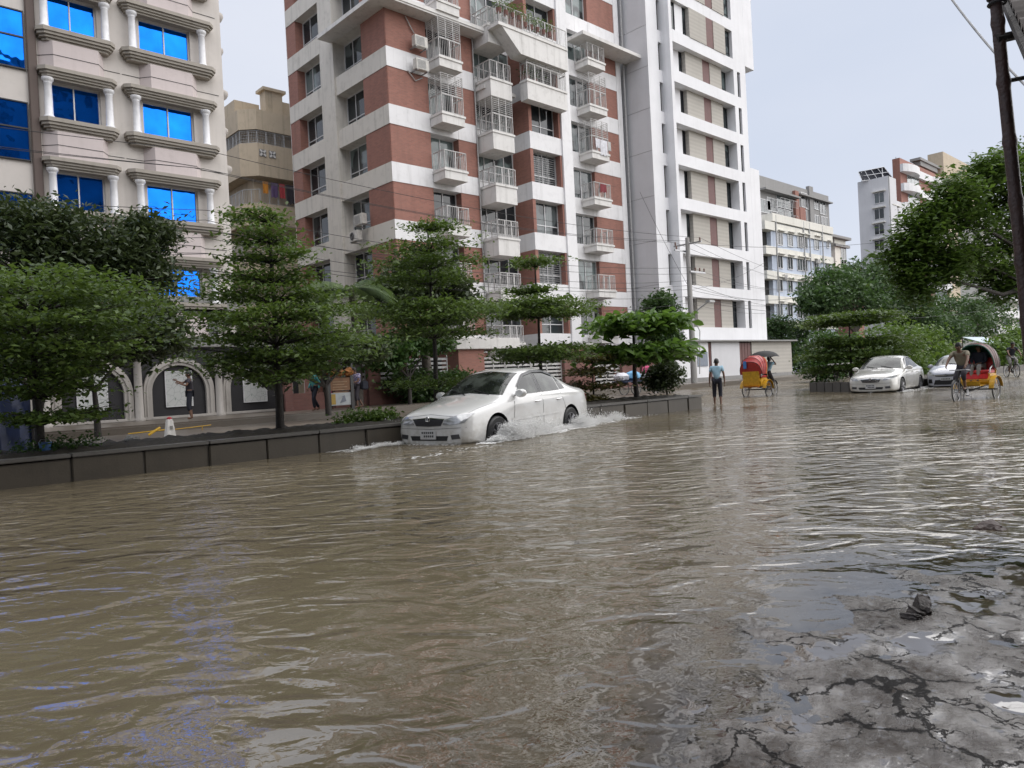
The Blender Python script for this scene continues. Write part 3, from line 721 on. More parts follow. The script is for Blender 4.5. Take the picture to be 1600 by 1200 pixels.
# gate and boundary wall of the tower
gw = thing('boundary_wall', 'grey and ribbed wall with brown gates at the foot of the white tower', 'wall', (50, 28.4, .25))
YG = 28.3
gx = lambda px: onY(px, 575, YG).x
zt = onY(1150, 534, YG).z
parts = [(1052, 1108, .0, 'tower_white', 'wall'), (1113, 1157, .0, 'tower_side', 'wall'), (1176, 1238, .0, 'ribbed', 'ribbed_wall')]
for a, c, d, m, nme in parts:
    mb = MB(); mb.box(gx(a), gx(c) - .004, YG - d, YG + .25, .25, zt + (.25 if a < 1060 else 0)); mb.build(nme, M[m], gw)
    mb = MB(); mb.box(gx(a) - .0, gx(c) - .006, YG - d - .12, YG + .3, .25, .52); mb.build('plinth', M['grey_conc'], gw)
for a, c in ((1105, 1113), (1157, 1175)):
    mb = MB(); x0, x1 = gx(a), gx(c); mb.box(x0 + .003, x1 - .007, YG + .05, YG + .12, .3, zt - .08)
    for i in range(1, 4): u = x0 + (x1 - x0) * i / 4; mb.box(u - .02, u + .02, YG + .03, YG + .049, .32, zt - .1)
    mb.build('gate', M['brown_panel'], gw)
mb = MB(); mb.box(gx(1058), gx(1242), YG - .35, YG + 1.6, zt + .002, zt + .12); mb.build('coping', M['grey_conc'], gw, bevel=.02)
mb = MB(); mb.box(gx(1090), gx(1106), YG - .04, YG - .003, 1.3, 2.3); mb.build('sign_panel', plain('grey blue sign plate', (.20, .23, .28), .5), gw)

# ================================================================== FAR BUILDINGS
def farblock(root, Y0, x0, x1, z0, z1, depth, m, name='wall'):
    b = MB(); b.box(x0, x1, Y0, Y0 + depth, z0, z1); return b.build(name, M[m], root)
def pwin(root, Y0, px, py, w, h, gm='glass', shade=True, fm='alu', nm=2):
    """window centred at a photo pixel on the plane Y0, size in metres"""
    p = onY(px, py, Y0)
    f = window(root, TX(Y0), p.x - w / 2, p.x + w / 2, p.z - h / 2, p.z + h / 2, .03, nm, None, fm, gm, .09)
    if shade:
        b = MB(); b.box(p.x - w / 2 - .15, p.x + w / 2 + .15, Y0 - .55, Y0 - .002, p.z + h / 2 + .08, p.z + h / 2 + .2); b.build('sunshade', M['cream_band'], f)
    return f
Yp = 46.0
pb = thing('apartment_building', 'pale blue apartment block with cream bands behind the white tower', 'building', (98, Yp, .2))
xa, xb = onY(1206, 400, Yp).x, onY(1299, 400, Yp).x
zrow = [onY(1232, y, Yp).z for y in (375, 411, 447, 485)]
pit = (zrow[0] - zrow[3]) / 3
farblock(pb, Yp, xa, xb, .2, zrow[0] + pit * .62, 14, 'paleblue')
bzs = [zrow[0] + pit * .45 - pit * k for k in range(0, 6)]
for z in bzs:
    if z > 1: b = MB(); b.box(xa - .1, xb + .1, Yp - .25, Yp - .004, z - .62, z + .35); b.build('band', M['cream_band'], pb)
b = MB(); b.box(xa - .1, xb + .1, Yp - .4, Yp + 13, zrow[0] + pit * .622, zrow[0] + pit * .95); b.build('parapet', M['cream_band'], pb)
for r in range(5):
    for px in (1218, 1234, 1249, 1257, 1275, 1293):
        y = {0: 375, 1: 411, 2: 447, 3: 485, 4: 521}[r] + (px - 1232) * .13
        pwin(pb, Yp, px, y, 1.5 if px < 1290 else .8, 1.75 if px < 1290 else .9, 'glass', True)
for r, z in enumerate(bzs[:5]):       # corner balconies on the left end
    b = MB(); b.box(xa - 2.6, xa - .002, Yp - .6, Yp + 4, z - .75, z + .3); b.box(xa - 2.4, xa - .004, Yp + .6, Yp + 4, z - pit + .3, z - .76); o = b.build('balcony', M['cream_band'], pb)
    b = MB(); b.box(xa - 2.3, xa - .2, Yp + .5, Yp + .59, z - pit + .35, z - .8); b.build('shade_opening', M['dark_void'], o)
b = MB()
for px in (1212, 1255, 1264, 1284): x = onY(px, 430, Yp).x; b.tube([(x, Yp - .35, .3), (x, Yp - .35, zrow[0] + pit * .9)], .09, 6)
b.build('drainpipe', M['rail_grey'], pb)
make_ac('air conditioner on the pale blue facade between two window rows', tuple(onY(1226, 436, Yp - .3)), 'air conditioners on the pale blue building', 'box')
make_ac('air conditioner high on the pale blue facade near its right end', tuple(onY(1277, 412, Yp - .3)), 'air conditioners on the pale blue building', 'box')

Yg = 58.0
gb = thing('apartment_building', 'unpainted grey apartment block with an orange brick strip rising behind the pale blue one', 'building', (120, Yg, .2))
X = lambda px, y=300: onY(px, y, Yg).x
Z = lambda px, y: onY(px, y, Yg).z
farblock(gb, Yg, X(1186), X(1294), .2, Z(1240, 290), 16, 'grey_conc')
farblock(gb, Yg + 4, X(1176), X(1186), .2, Z(1180, 285), 14, 'grey_conc', 'rear_wall')
b = MB(); b.box(X(1238), X(1243.5), Yg - .5, Yg - .003, Z(1240, 350), Z(1240, 299)); b.box(X(1243.6), X(1252), Yg - .6, Yg - .004, Z(1247, 352), Z(1247, 325)); b.build('brick_strip', M['brick'], gb)
b = MB(); b.box(X(1186), X(1240), Yg - 1.2, Yg - .006, Z(1215, 304) - .15, Z(1215, 304) + .15); b.box(X(1244), X(1294), Yg - .8, Yg - .006, Z(1265, 310) - .1, Z(1265, 310) + .12); b.build('ledge', M['grey_conc'], gb)
for px, y, w_, h_ in ((1194, 322, 4.2, 2.2), (1206, 320, 3.5, 2.2), (1225, 317, 5.5, 2.4), (1226, 339, 5.8, 3.0), (1256, 313, 2.4, 2.6), (1262, 316, 1.8, 2.6), (1275, 319, 1.8, 2), (1285, 325, 2.4, 2.4), (1256, 340, 2, 2.6), (1276, 346, 1.8, 2.2), (1288, 350, 2.6, 2.6)): pwin(gb, Yg, px, y, w_, h_, 'glass', False)
for px, y in ((1225, 325), (1226, 348)):
    p = onY(px, y, Yg); railing_mb([(p.x - 3, Yg - .05), (p.x - 3, Yg - 1.0), (p.x + 3, Yg - 1.0)], p.z, 1.2, 1.5, .5).build('railing', M['rail'], gb)
b = MB(); b.box(X(1195), X(1212), Yg + 3, Yg + 9, Z(1200, 291), Z(1200, 279)); b.box(X(1262), X(1268), Yg - .3, Yg + .3, .3, Z(1265, 292)); b.box(X(1250), X(1264), Yg + 5, Yg + 9, Z(1255, 300), Z(1255, 286)); b.build('roof_room', M['grey_conc'], gb)
# small cream building
cb_ = thing('apartment_building', 'small weathered cream and brick tinted building far off, right of the pale blue block', 'building', (170, 75, .2)); Yc = 75
X = lambda px, y=400: onY(px, y, Yc).x
Z = lambda px, y: onY(px, y, Yc).z
farblock(cb_, Yc, X(1305), X(1322), .2, Z(1310, 374), 14, 'cream_band'); farblock(cb_, Yc + 1, X(1294), X(1304.8), .2, Z(1300, 375), 14, 'white_dirty', 'side_wall')
b = MB(); b.box(X(1294), X(1325), Yc - 1, Yc + 12, Z(1310, 373.8), Z(1310, 370)); b.box(X(1303), X(1325), Yc - .6, Yc - .01, Z(1310, 384) - .3, Z(1310, 384) + .3); b.build('roof', M['grey_conc'], cb_)
b = MB(); b.box(X(1297), X(1301), Yc + .8, Yc + .998, Z(1300, 425), Z(1300, 385)); b.build('brick_strip', M['brick'], cb_)
for y in (400, 418): pwin(cb_, Yc, 1318, y, 3, 4, 'glass', False)
b = MB(); b.box(X(1296), X(1330), Yc - 6, Yc - 1.2, .2, Z(1305, 423)); b.build('annex', M['brick'], cb_)
# white building with the solar roof
Ys = 56.0; Xs = onY(1388, 300, Ys).x
sb = thing('apartment_building', 'white apartment building with plain side wall under a tilted solar roof', 'building', (Xs + 6, Ys, .2))
sy = onX(1340, 290, Xs).y; zt = onY(1388, 275, Ys).z
b = MB(); b.box(Xs, Xs + 4.5, Ys, sy, .2, zt); b.build('wall', M['tower_side'], sb)
b = MB(); zl = onY(1398, 310, Ys).z; b.box(Xs + 4.502, Xs + 14, Ys + .6, sy - 3, .2, zl); b.build('wing', M['tower_side'], sb)
fl = []
for k, y in enumerate((309, 334, 358, 383, 407)):
    p = onX(1375, y, Xs); f = window(sb, TY(Xs), p.y - .9, p.y + 1.1, p.z - 1.1, p.z + 1.1, .05, 2, None, 'alu', 'glass', .1)
    b = MB(); b.box(Xs - .7, Xs - .01, p.y - 1.2, p.y + 1.4, p.z + 1.2, p.z + 1.35); b.build('sunshade', M['cream_band'], f)
    if k: 
        q = onY(1398, y - 2, Ys + .6); f = window(sb, TX(Ys + .6), q.x - 2.6, q.x + 1.9, q.z - 1.1, q.z + 1.1, .05, 2, None, 'alu', 'glass', .1); b = MB(); b.box(q.x - 2.8, q.x + 2.1, Ys - .1, Ys + .598, q.z + 1.2, q.z + 1.35); b.build('sunshade', M['cream_band'], f)
b = MB(); b.tube([(Xs + .3, Ys - .1, .3), (Xs + .3, Ys - .1, zt)], .12, 6); b.build('drainpipe', M['rail_grey'], sb)
sp = thing('solar_panel', 'tilted array of dark solar panels on the white building roof', 'solar panel', (Xs + 2, Ys + 3, zt))
A, B, Cq, D = onX(1341, 268, Xs), onX(1347, 282, Xs - 1.5), onY(1394, 276, Ys + 1), onX(1381, 260, Xs + 3)
mp = MB(); fp = MB()
def bil(s, t): return A.lerp(D, s).lerp(B.lerp(Cq, s), t)
for i in range(4):
    for j in range(2):
        g = .025; c = [bil((i + a) / 4, (j + bq) / 2) for a, bq in ((g * 2, g * 2), (1 - g * 2, g * 2), (1 - g * 2, 1 - g * 2), (g * 2, 1 - g * 2))]
        mp.add(c + [v + Vector((0, 0, -.08)) for v in c], [(0, 1, 2, 3), (4, 5, 6, 7), (0, 1, 5, 4), (1, 2, 6, 5), (2, 3, 7, 6), (3, 0, 4, 7)])
mp.build('panel', plain('dark solar cells', (.02, .022, .03), .6, spec=.1), sp)
for s in (0, .25, .5, .75, 1): fp.tube([bil(s, 0) - Vector((0, 0, .1)), bil(s, 1) - Vector((0, 0, .1))], .06, 6)
for t in (0, .5, 1): fp.tube([bil(0, t) - Vector((0, 0, .1)), bil(1, t) - Vector((0, 0, .1))], .06, 6)
for s in (.1, .9): 
    for t in (.1, .9): p = bil(s, t); fp.tube([p, (p.x, p.y, zt - .2)], .08, 6)
fp.build('frame', M['alu'], sp)
# red and white building
Yq = 76.0
qb = thing('apartment_building', 'red and white apartment block with wavy balconies partly hidden by the big tree', 'building', (165, Yq, .2))
X = lambda px, y=300: onY(px, y, Yq).x
Z = lambda px, y: onY(px, y, Yq).z
farblock(qb, Yq, X(1408), X(1474), .2, Z(1440, 262), 2, 'brick')
farblock(qb, Yq - .3, X(1474.5), X(1530), .2, Z(1500, 252), 4.5, 'beige', 'side_block')
for k, y in enumerate((277, 305, 333, 361, 389, 417, 445, 473)):
    b = MB(); z = Z(1440, y); hh = 1.1
    pts = []
    for i in range(25):
        s = i / 24; pts.append((X(1408) - .1 + (X(1474) - X(1408) + .2) * s, Yq - .9 - 1.5 * max(0, math.sin(s * PI * 3)) ** .6))
    b.prism(pts + [(X(1474), Yq - .004), (X(1408), Yq - .004)], z - hh, z + hh, 'XY'); o = b.build('balcony', M['white'], qb)
    if k: window(qb, TX(Yq), X(1418), X(1436), z + hh + .05, z + 4.6, .05, 3, None, 'alu', 'glass_curtain', .12); window(qb, TX(Yq), X(1454), X(1472), z + hh + .05, z + 4.5, .05, 2, None, 'alu', 'glass_curtain', .12)
b = MB(); b.box(X(1446), X(1472), Yq + 1, Yq + 3, Z(1455, 262), Z(1455, 255)); b.box(X(1444), X(1476), Yq + .6, Yq + 3.6, Z(1455, 254.8), Z(1455, 251)); b.build('roof_room', M['grey_conc'], qb)
b = MB()
for px in (1414, 1422, 1432): x = X(px); b.tube([(x, Yq + 2, Z(1440, 262)), (x, Yq + 2, Z(1440, 256))], .12, 5)
b.build('roof_rod', M['steel'], qb)
# pale blocks seen through the tree at far right
Yt = 30.0
ob = thing('apartment_building', 'white and beige balconied block glimpsed through the big tree at the right', 'building', (130, Yt, .2))
X = lambda px, y=450: onY(px, y, Yt).x
Z = lambda px, y: onY(px, y, Yt).z
farblock(ob, Yt, X(1538), X(1640), .2, Z(1570, 350), 3, 'cream_band')
for k, y in enumerate((362, 388, 414, 440, 466, 492, 518)):
    b = MB(); z = Z(1570, y); b.box(X(1540), X(1640), Yt - 1.3, Yt - .004, z - .55, z + .55); b.build('balcony', M['white'], ob)
    for px in (1550, 1572, 1594): pwin(ob, Yt, px, y - 11 - (px - 1570) * .1, 4, 2.2, 'glass', False)
# unseen block added behind the camera, sized to darken the blue-glass reflections
nb = thing('apartment_building', 'unseen grey apartment block added behind the photographer to darken the blue window reflections', 'building', (-2, -10, 0))
mbs = {}; uu = [-30 + 2.1 * i for i in range(25)]; vv = [-.2, 3.2]
for k in range(8): vv += [3.2 + 3.2 * k + .9, 3.2 + 3.2 * k + 2.4, 3.2 + 3.2 * k + 3.2]
facade(lambda u, v, d=0: (u, -10 + d, v), uu, vv, lambda i, j: (-.2, 'w') if (i % 2 and j % 3 == 2) else (0, 's'), mbs)
b = mbs['s']; b.box(-30, 20.4, -24, -10.25, -.2, 28.75); b.build('wall', M['grey_conc'], nb); mbs['w'].build('window', M['glass'], nb)

# ================================================================== PLANTS
def mesh_np(name, V, F, mat, parent):
    """V (n,3), F (m,k) numpy -> object"""
    me = bpy.data.meshes.new(name); off = root_loc(parent); V = V - np.array(off)
    me.vertices.add(len(V)); me.vertices.foreach_set('co', V.astype(np.float32).ravel())
    k = F.shape[1]; me.loops.add(F.size); me.loops.foreach_set('vertex_index', F.astype(np.int32).ravel())
    me.polygons.add(len(F)); me.polygons.foreach_set('loop_start', np.arange(0, F.size, k, dtype=np.int32)); me.polygons.foreach_set('loop_total', np.full(len(F), k, dtype=np.int32))
    me.update(calc_edges=True); me.validate(); me.materials.append(mat)
    o = bpy.data.objects.new(name, me); COL.objects.link(o); o.parent = parent; return o
def leaves(P, size, flat=.5, asp=.5, out=None, big=False):
    """diamond leaves at points P: flat 0..1 = how level they lie; out = optional outward directions"""
    n = len(P); nr = rng.normal(size=(n, 3)); nr[:, 2] = np.abs(nr[:, 2]); nr = nr * (1 - flat) + np.array([0, 0, 1.]) * flat
    nr /= np.linalg.norm(nr, axis=1)[:, None]
    a = rng.normal(size=(n, 3)) if out is None else out + rng.normal(size=(n, 3)) * .6
    a -= nr * (a * nr).sum(1)[:, None]; a /= np.linalg.norm(a, axis=1)[:, None] + 1e-9; b = np.cross(nr, a)
    s = (size * rng.uniform(.5, 1.4, n))[:, None]; h = s * asp
    if not big:
        V = np.stack([P - a * s * .5, P + b * h * .5 + nr * s * .06, P + a * s * .5, P - b * h * .5 + nr * s * .06], 1)
        F = np.arange(n * 4).reshape(n, 4)
    else:   # broad leaf folded along its rib: two quads
        dr = nr * s * .18
        V = np.stack([P - a * s * .5, P + b * h * .42 + a * s * .05 + nr * s * .08, P + b * h * .35 + a * s * .35 - dr * .2, P + a * s * .55 - dr, P - b * h * .35 + a * s * .35 - dr * .2, P - b * h * .42 + a * s * .05 + nr * s * .08], 1)
        i = np.arange(n)[:, None] * 6; F = np.concatenate([i + np.array([0, 1, 2, 3]), i + np.array([0, 3, 4, 5])])
    return V.reshape(-1, 3), F
LF = {'mantaly': leafm('tiered tree leaf', (.038, .072, .018), (.125, .185, .045)), 'mantaly_dark': leafm('dark tiered tree leaf', (.027, .055, .022), (.08, .135, .044)),  # mantaly_dark is a darker green, used on the hedge
      'dark': leafm('dark glossy leaf', (.02, .036, .018), (.075, .10, .042), .25, .35), 'almond': leafm('broad almond leaf', (.045, .095, .022), (.14, .24, .05), .3, .35),
      'rain': leafm('feathery leaf', (.028, .062, .014), (.105, .17, .035)), 'mid': leafm('mid green leaf', (.022, .055, .018), (.07, .13, .032)), 'light': leafm('light green leaf', (.04, .085, .018), (.13, .20, .04)),
      'rusty': leafm('rusty thin leaf', (.045, .055, .02), (.12, .10, .035)), 'far': leafm('far crown leaf', (.03, .062, .025), (.075, .13, .045)), 'palm': leafm('palm leaf', (.04, .07, .03), (.12, .17, .07))}
M['bark'] = plain('dark wet bark', (.028, .022, .018), .7, 0, .5, 9, .8, 30)
M['bark_grey'] = plain('grey brown bark', (.10, .085, .072), .8, 0, .4, 7, .8, 30)
def clusters(C, n, rx, rz):
    """n points per cluster centre in flattened blobs"""
    P = np.repeat(C, n, 0); q = rng.normal(size=P.shape); q[:, 2] *= rz / rx; return P + q * rx * .5
def tiered_tree(name, label, base, tiers, leaf='mantaly', lsize=.10, dens=1.0, trunk=.07, lean=(0, 0), group=None, bark='bark', big=False, cat='tree'):
    """tiers: (height z, radius, thickness, offset x, offset y) -- branches in level whorls round a straight stem"""
    t = thing(name, label, cat, base, group=group); bx_, by_, bz_ = base
    topz = max(z for z, *_ in tiers) + .1
    tb = MB(); ax = lambda z: (bx_ + lean[0] * (z - bz_), by_ + lean[1] * (z - bz_))
    pts = [(*ax(bz_ - .1), bz_ - .1)] + [(ax(z)[0] + random.uniform(-.02, .02), ax(z)[1] + random.uniform(-.02, .02), z) for z in np.linspace(bz_ + .2, topz, 9)]
    tb.tube(pts, [trunk * 1.25] + list(np.linspace(trunk, trunk * .25, 9)), 9)
    PP = []; OO = []
    for z, r, th, ox, oy in tiers:
        nb = max(6, int(6 + r * 5)); cx, cy = ax(z)
        for k in range(nb):
            q = 2 * PI * (k + rng.uniform(-.35, .35)) / nb; R = r * rng.uniform(.55, 1.18); d = np.array([math.cos(q), math.sin(q), 0])
            e = np.array([cx + ox + d[0] * R, cy + oy + d[1] * R, z + rng.uniform(-.3, .3) * th]); s = np.array([cx, cy, z - .12 - .10 * r]); m = s * .55 + e * .45 + np.array([0, 0, .05 * r])
            tb.tube([s, m, e], [trunk * .28, trunk * .18, trunk * .06], 5)
            nc = max(4, int(9 * R * dens)); ts = rng.uniform(.22, 1.0, nc) ** .75
            for tt in ts:
                c = (1 - tt) ** 2 * s + 2 * tt * (1 - tt) * m + tt ** 2 * e; side = np.array([-d[1], d[0], 0]) * rng.normal() * .22 * R * (tt + .3)
                PP.append(c + side + np.array([0, 0, rng.normal() * th * .13 - .10 * tt * tt * R])); OO.append(d)
    C = np.array(PP); npc = int(24 * max(.5, (.10 / lsize) ** 1.3)) if not big else 7
    P = clusters(C, npc, .36 if not big else .42, .09 if not big else .16); O = np.repeat(np.array(OO), npc, 0)
    V, F = leaves(P, lsize, .55, .55 if not big else .6, O if big else None, big); mesh_np('crown', V, F, LF[leaf], t)
    tb.build('trunk', M[bark], t, smooth=True); return t
def bushy_tree(name, label, base, blobs, leaf='mid', lsize=.16, n=90, ncl=60, trunk=.12, bark='bark_grey', group=None, cat='tree', asp=.5, flat=.3, cr=.5, big=False, stems=1, limb=False):
    """blobs: ellipsoids (x,y,z,rx,ry,rz); leaf clumps sit through their outer shells"""
    t = thing(name, label, cat, base, group=group); tb = MB(); B = Vector(base); C = []; cx0, cy0, cz0 = np.mean([b[:3] for b in blobs], 0)
    tp = B.lerp(Vector((cx0, cy0, cz0)), .42); tp.z = B.z + (cz0 - B.z) * .5
    tb.tube([B + Vector((0, 0, -.1)), B.lerp(tp, .5) + Vector((.02, .02, 0)), tp] if not limb else [B + Vector((0, 0, -.1)), B + Vector((0, 0, 1.5)), B + Vector((0, 0, 3.2))], [trunk, trunk * .8, trunk * .6], 9)
    for (x, y, z, rx, ry, rz) in blobs:
        m = max(6, int(ncl)); q = rng.normal(size=(m, 3)); q /= np.linalg.norm(q, axis=1)[:, None]; q *= (rng.uniform(.35, 1, m) ** .45)[:, None]; q *= rng.uniform(.85, 1.12, m)[:, None]
        C.append(np.array([x, y, z]) + q * np.array([rx, ry, rz]))
        c = Vector((x, y, z - rz * .3)); top = B.lerp(Vector((cx0, cy0, cz0)), .42); top.z = B.z + (cz0 - B.z) * .5
        if limb and len(C) % 4 == 1: md_ = B.lerp(c, .4); md_.z = B.z + (c.z - B.z) * .82; h_ = B + Vector((0, 0, 3.0)); tb.tube([h_, h_ + Vector((0, 0, 1.0)) + (md_ - h_) * .08, h_.lerp(md_, .55) + Vector((0, 0, .35)), md_, md_.lerp(c, .5) + Vector((0, 0, .12)), c], [trunk * .55, trunk * .42, trunk * .3, trunk * .22, trunk * .14, trunk * .05], 7)
        elif not limb: md_ = top.lerp(c, .5) + Vector((0, 0, .06 * (c - B).length)); tb.tube([top - Vector((0, 0, .1)), md_, c], [trunk * .5, trunk * .35, trunk * .1], 6)
        for p in C[-1][:10]: tb.tube([c if limb else md_.lerp(c, .6), Vector(p)], [trunk * .18, trunk * .05], 4)
    C = np.concatenate(C); P = clusters(C, n, cr, cr * .7); V, F = leaves(P, lsize, flat, asp, None, big); mesh_np('crown', V, F, LF[leaf], t)
    tb.build('trunk', M[bark], t, smooth=True); return t
def G(px, Y, z=.33): p = onY(px, 640, Y); return (p.x, p.y, z)
TG = 'tiered trees in the median planter'
def tiersY(px_base, Y, rows):
    """rows: (pixel y, left px, right px, thickness m) -> tiers at the trunk's depth"""
    bx_ = onY(px_base, 640, Y).x; dep = bx_ * CF.x + Y * CF.y; out = []
    for y, l, r, th in rows:
        c = onD((l + r) / 2, y, dep); R = (r - l) / 2 / FPX * dep; o = (onD((l + r) / 2, y, dep) - onD(px_base - (y - 640) * -.0, y, dep)); out.append((c.z, R, th, o.x * .6, o.y * .6))
    return out
tiered_tree('tiered_tree', 'wide flat-tiered tree at the left edge, growing from the planter beside the blue stall', G(60, 12.5), tiersY(60, 12.5, [(428, -60, 260, .25), (455, -90, 285, .3), (492, -80, 285, .35), (530, -60, 250, .35), (565, -60, 215, .4), (600, -30, 180, .3), (640, 20, 205, .15)]), lsize=.09, dens=.78, trunk=.07, group=TG)
tiered_tree('tiered_tree', 'tall cone-shaped tiered tree left of the near white car, in front of the arches', G(437, 12.5), tiersY(437, 12.5, [(335, 350, 440, .25), (365, 345, 460, .3), (395, 330, 480, .3), (425, 335, 500, .3), (455, 315, 545, .35), (485, 330, 575, .35), (515, 315, 590, .35), (545, 320, 600, .3), (572, 345, 545, .25)]), lsize=.09, dens=.78, trunk=.075, group=TG)
tiered_tree('tiered_tree', 'three-tiered tree rising right behind the near white car', G(683, 12.7), tiersY(683, 12.7, [(348, 665, 750, .12), (378, 595, 740, .3), (405, 580, 752, .3), (432, 590, 720, .2), (470, 545, 812, .28), (490, 580, 800, .3), (512, 600, 770, .2), (592, 612, 735, .22)]), lsize=.09, dens=.75, trunk=.06, group=TG)
tiered_tree('tiered_tree', 'slim tree with a small top tier above one broad flat tier, right of the car', G(848, 12.7), tiersY(848, 12.7, [(406, 810, 884, .1), (450, 792, 870, .1), (468, 760, 940, .2), (482, 780, 930, .2), (540, 770, 930, .25), (552, 790, 915, .2)]), lsize=.10, dens=1.1, trunk=.05, group=TG)
tiered_tree('almond_tree', 'broad-leaved tree with two flat layers of big bright leaves near the end of the planter', G(995, 12.6), tiersY(995, 12.6, [(494, 930, 1085, .12), (504, 940, 1075, .1), (540, 922, 1108, .12), (550, 930, 1090, .1)]), 'almond', .27, 1.0, .075, big=True)
b_ = G(928, 12.7); tiered_tree('young_tree', 'thin young tree with sparse rusty green leaves right of the near white car', b_, tiersY(928, 12.7, [(556, 900, 955, .2), (575, 872, 965, .3), (598, 880, 960, .3), (620, 890, 950, .2)]), 'rusty', .10, .8, .03)
b_ = G(1045, 12.9); bushy_tree('shrub', 'round dark shrub on the planter right of the almond tree trunk', b_, [(b_[0], b_[1], 1.0, .45, .45, .42), (b_[0] - .2, b_[1] + .2, .85, .4, .4, .3)], 'dark', .13, 26, 60, .035, cat='shrub', cr=.25)
b_ = G(560, 12.6); bushy_tree('weed_patch', 'low tuft of weeds on the planter edge below the wooden sign', b_, [(b_[0], b_[1], .45, .45, .3, .14), (b_[0] + .5, b_[1], .43, .4, .3, .12)], 'light', .09, 22, 40, .008, cat='weeds', cr=.2)
b_ = G(150, 12.4); bushy_tree('weed_patch', 'dark low weeds on the planter soil under the leftmost tiered tree', b_, [(b_[0] - .3, b_[1], .45, .35, .3, .12), (b_[0] - .8, b_[1], .42, .35, .3, .08)], 'mid', .06, 16, 40, .008, cat='weeds', cr=.2)
# behind the planter, on the far pavement
def blobpx(Y, lst):
    out = []
    for (px, py, rx, ry) in lst:
        p = onY(px, py, Y); dep = p.x * CF.x + Y * CF.y; k = dep / FPX; out.append((p.x, p.y, p.z, rx * k, rx * k * .9, ry * k))
    return out
def at(px, Y, z=.25): p = onY(px, 620, Y); return (p.x, Y, z)
bushy_tree('tree', 'dense dark leafy tree standing behind the leftmost tiered tree, against the blue-windowed building', at(45, 22), blobpx(22, [(40, 350, 75, 28), (120, 375, 80, 40), (20, 400, 90, 40), (170, 410, 70, 35), (230, 365, 32, 18), (90, 440, 90, 40), (220, 430, 50, 30)]), 'dark', .18, 50, 75, .13, 'bark', cr=.55, asp=.4)
bushy_tree('tree', 'drooping dark tree below the flat tiers at the far left', at(150, 21), blobpx(21, [(120, 520, 90, 40), (230, 520, 60, 45), (60, 560, 80, 40)]), 'dark', .2, 50, 60, .09, 'bark', cr=.5)
bushy_tree('tree', 'dark dense tree with a pale grey trunk behind the three-tiered tree', at(668, 27), blobpx(27, [(625, 455, 40, 32), (690, 450, 42, 30), (660, 425, 40, 25), (610, 475, 30, 18), (715, 480, 28, 18)]), 'dark', .26, 46, 55, .3, 'bark_grey', cr=.7)
bushy_tree('tree', 'broad leafy tree in front of the slatted fence, left of the near car', at(640, 25.5), blobpx(25.5, [(620, 545, 36, 22), (650, 530, 30, 18), (600, 560, 25, 16), (680, 535, 25, 14)]), 'mid', .24, 36, 40, .1, 'bark', cr=.5)
bushy_tree('hedge', 'low dark green hedge along the fence behind the near white car', at(680, 27), blobpx(27, [(640, 598, 30, 16), (680, 600, 35, 16), (715, 596, 25, 12), (665, 620, 30, 14)]), 'mantaly_dark', .2, 40, 50, .04, cat='hedge', cr=.5)
bushy_tree('tree', 'slim dark tree by the arches behind the cone-shaped tree', at(512, 23), blobpx(23, [(470, 555, 45, 22), (530, 540, 40, 22), (570, 545, 28, 14), (430, 580, 30, 14)]), 'dark', .2, 40, 50, .11, 'bark', cr=.5)
bushy_tree('tree', 'small round dark crown behind the almond tree at the tower corner', at(1033, 27.3), blobpx(27.3, [(1033, 480, 28, 20), (1030, 510, 26, 24), (1040, 530, 20, 14)]), 'far', .28, 36, 70, .14, cr=.55)
# palm
pp = at(560, 26.8); pt_ = thing('palm_tree', 'palm with drooping feathery fronds between the two big apartment blocks', 'tree', pp)
cz = onY(548, 452, 26.8).z; mb = MB(); mb.tube([(pp[0], pp[1], .1), (pp[0] + .1, pp[1], cz * .5), (pp[0] - .1, pp[1], cz)], [.2, .15, .12], 10); mb.build('trunk', M['bark_grey'], pt_, smooth=True)
VV = []; FF = []; n0 = 0
for k in range(18):
    q = k * 2.4; ln = rng.uniform(2.2, 3.1); up = rng.uniform(.1, 1.1); d = np.array([math.cos(q), math.sin(q), 0]); sdv = np.array([-d[1], d[0], 0])
    for s in np.linspace(.12, 1, 44):
        c = np.array([pp[0] - .1, pp[1], cz]) + d * ln * s * (1 - .25 * s * (1 - up)) + np.array([0, 0, up * 1.5 * s - (1.6 + up * .6) * s * s])
        for sg in (-1, 1):
            L_ = .62 * math.sin(PI * min(1, s * .85 + .1)) + .08; tip = c + sdv * sg * L_ * .8 + d * L_ * .45 + np.array([0, 0, -L_ * .55]); wv_ = d * .034
            VV += [c - wv_, c + wv_, tip + wv_ * .2, tip - wv_ * .2]; FF.append([n0, n0 + 1, n0 + 2, n0 + 3]); n0 += 4
mesh_np('frond', np.array(VV), np.array(FF), LF['palm'], pt_)
# right-hand side
bushy_tree('tree', 'grey green tree in front of the pale blue building', at(1235, 34), blobpx(34, [(1225, 545, 26, 24), (1250, 520, 22, 20), (1215, 510, 18, 14), (1255, 560, 22, 22)]), 'far', .3, 36, 50, .16, cr=.8)
tiered_tree('tiered_tree', 'tiered tree growing behind the small kerb island, its thin top layer spread flat', G(1333, 12.7, .3), tiersY(1333, 12.7, [(488, 1268, 1425, .3), (498, 1262, 1400, .2), (528, 1280, 1440, .5), (548, 1262, 1420, .5), (568, 1270, 1400, .5)]), 'mantaly', .16, 1.3, .06, group='tiered trees in the median planter')
bushy_tree('shrub', 'bright green bushy thicket behind the far white car', at(1420, 12.8), blobpx(12.8, [(1390, 540, 50, 34), (1440, 545, 40, 34), (1475, 565, 32, 24), (1420, 575, 45, 18)]), 'light', .2, 36, 70, .08, cat='shrub', cr=.6)
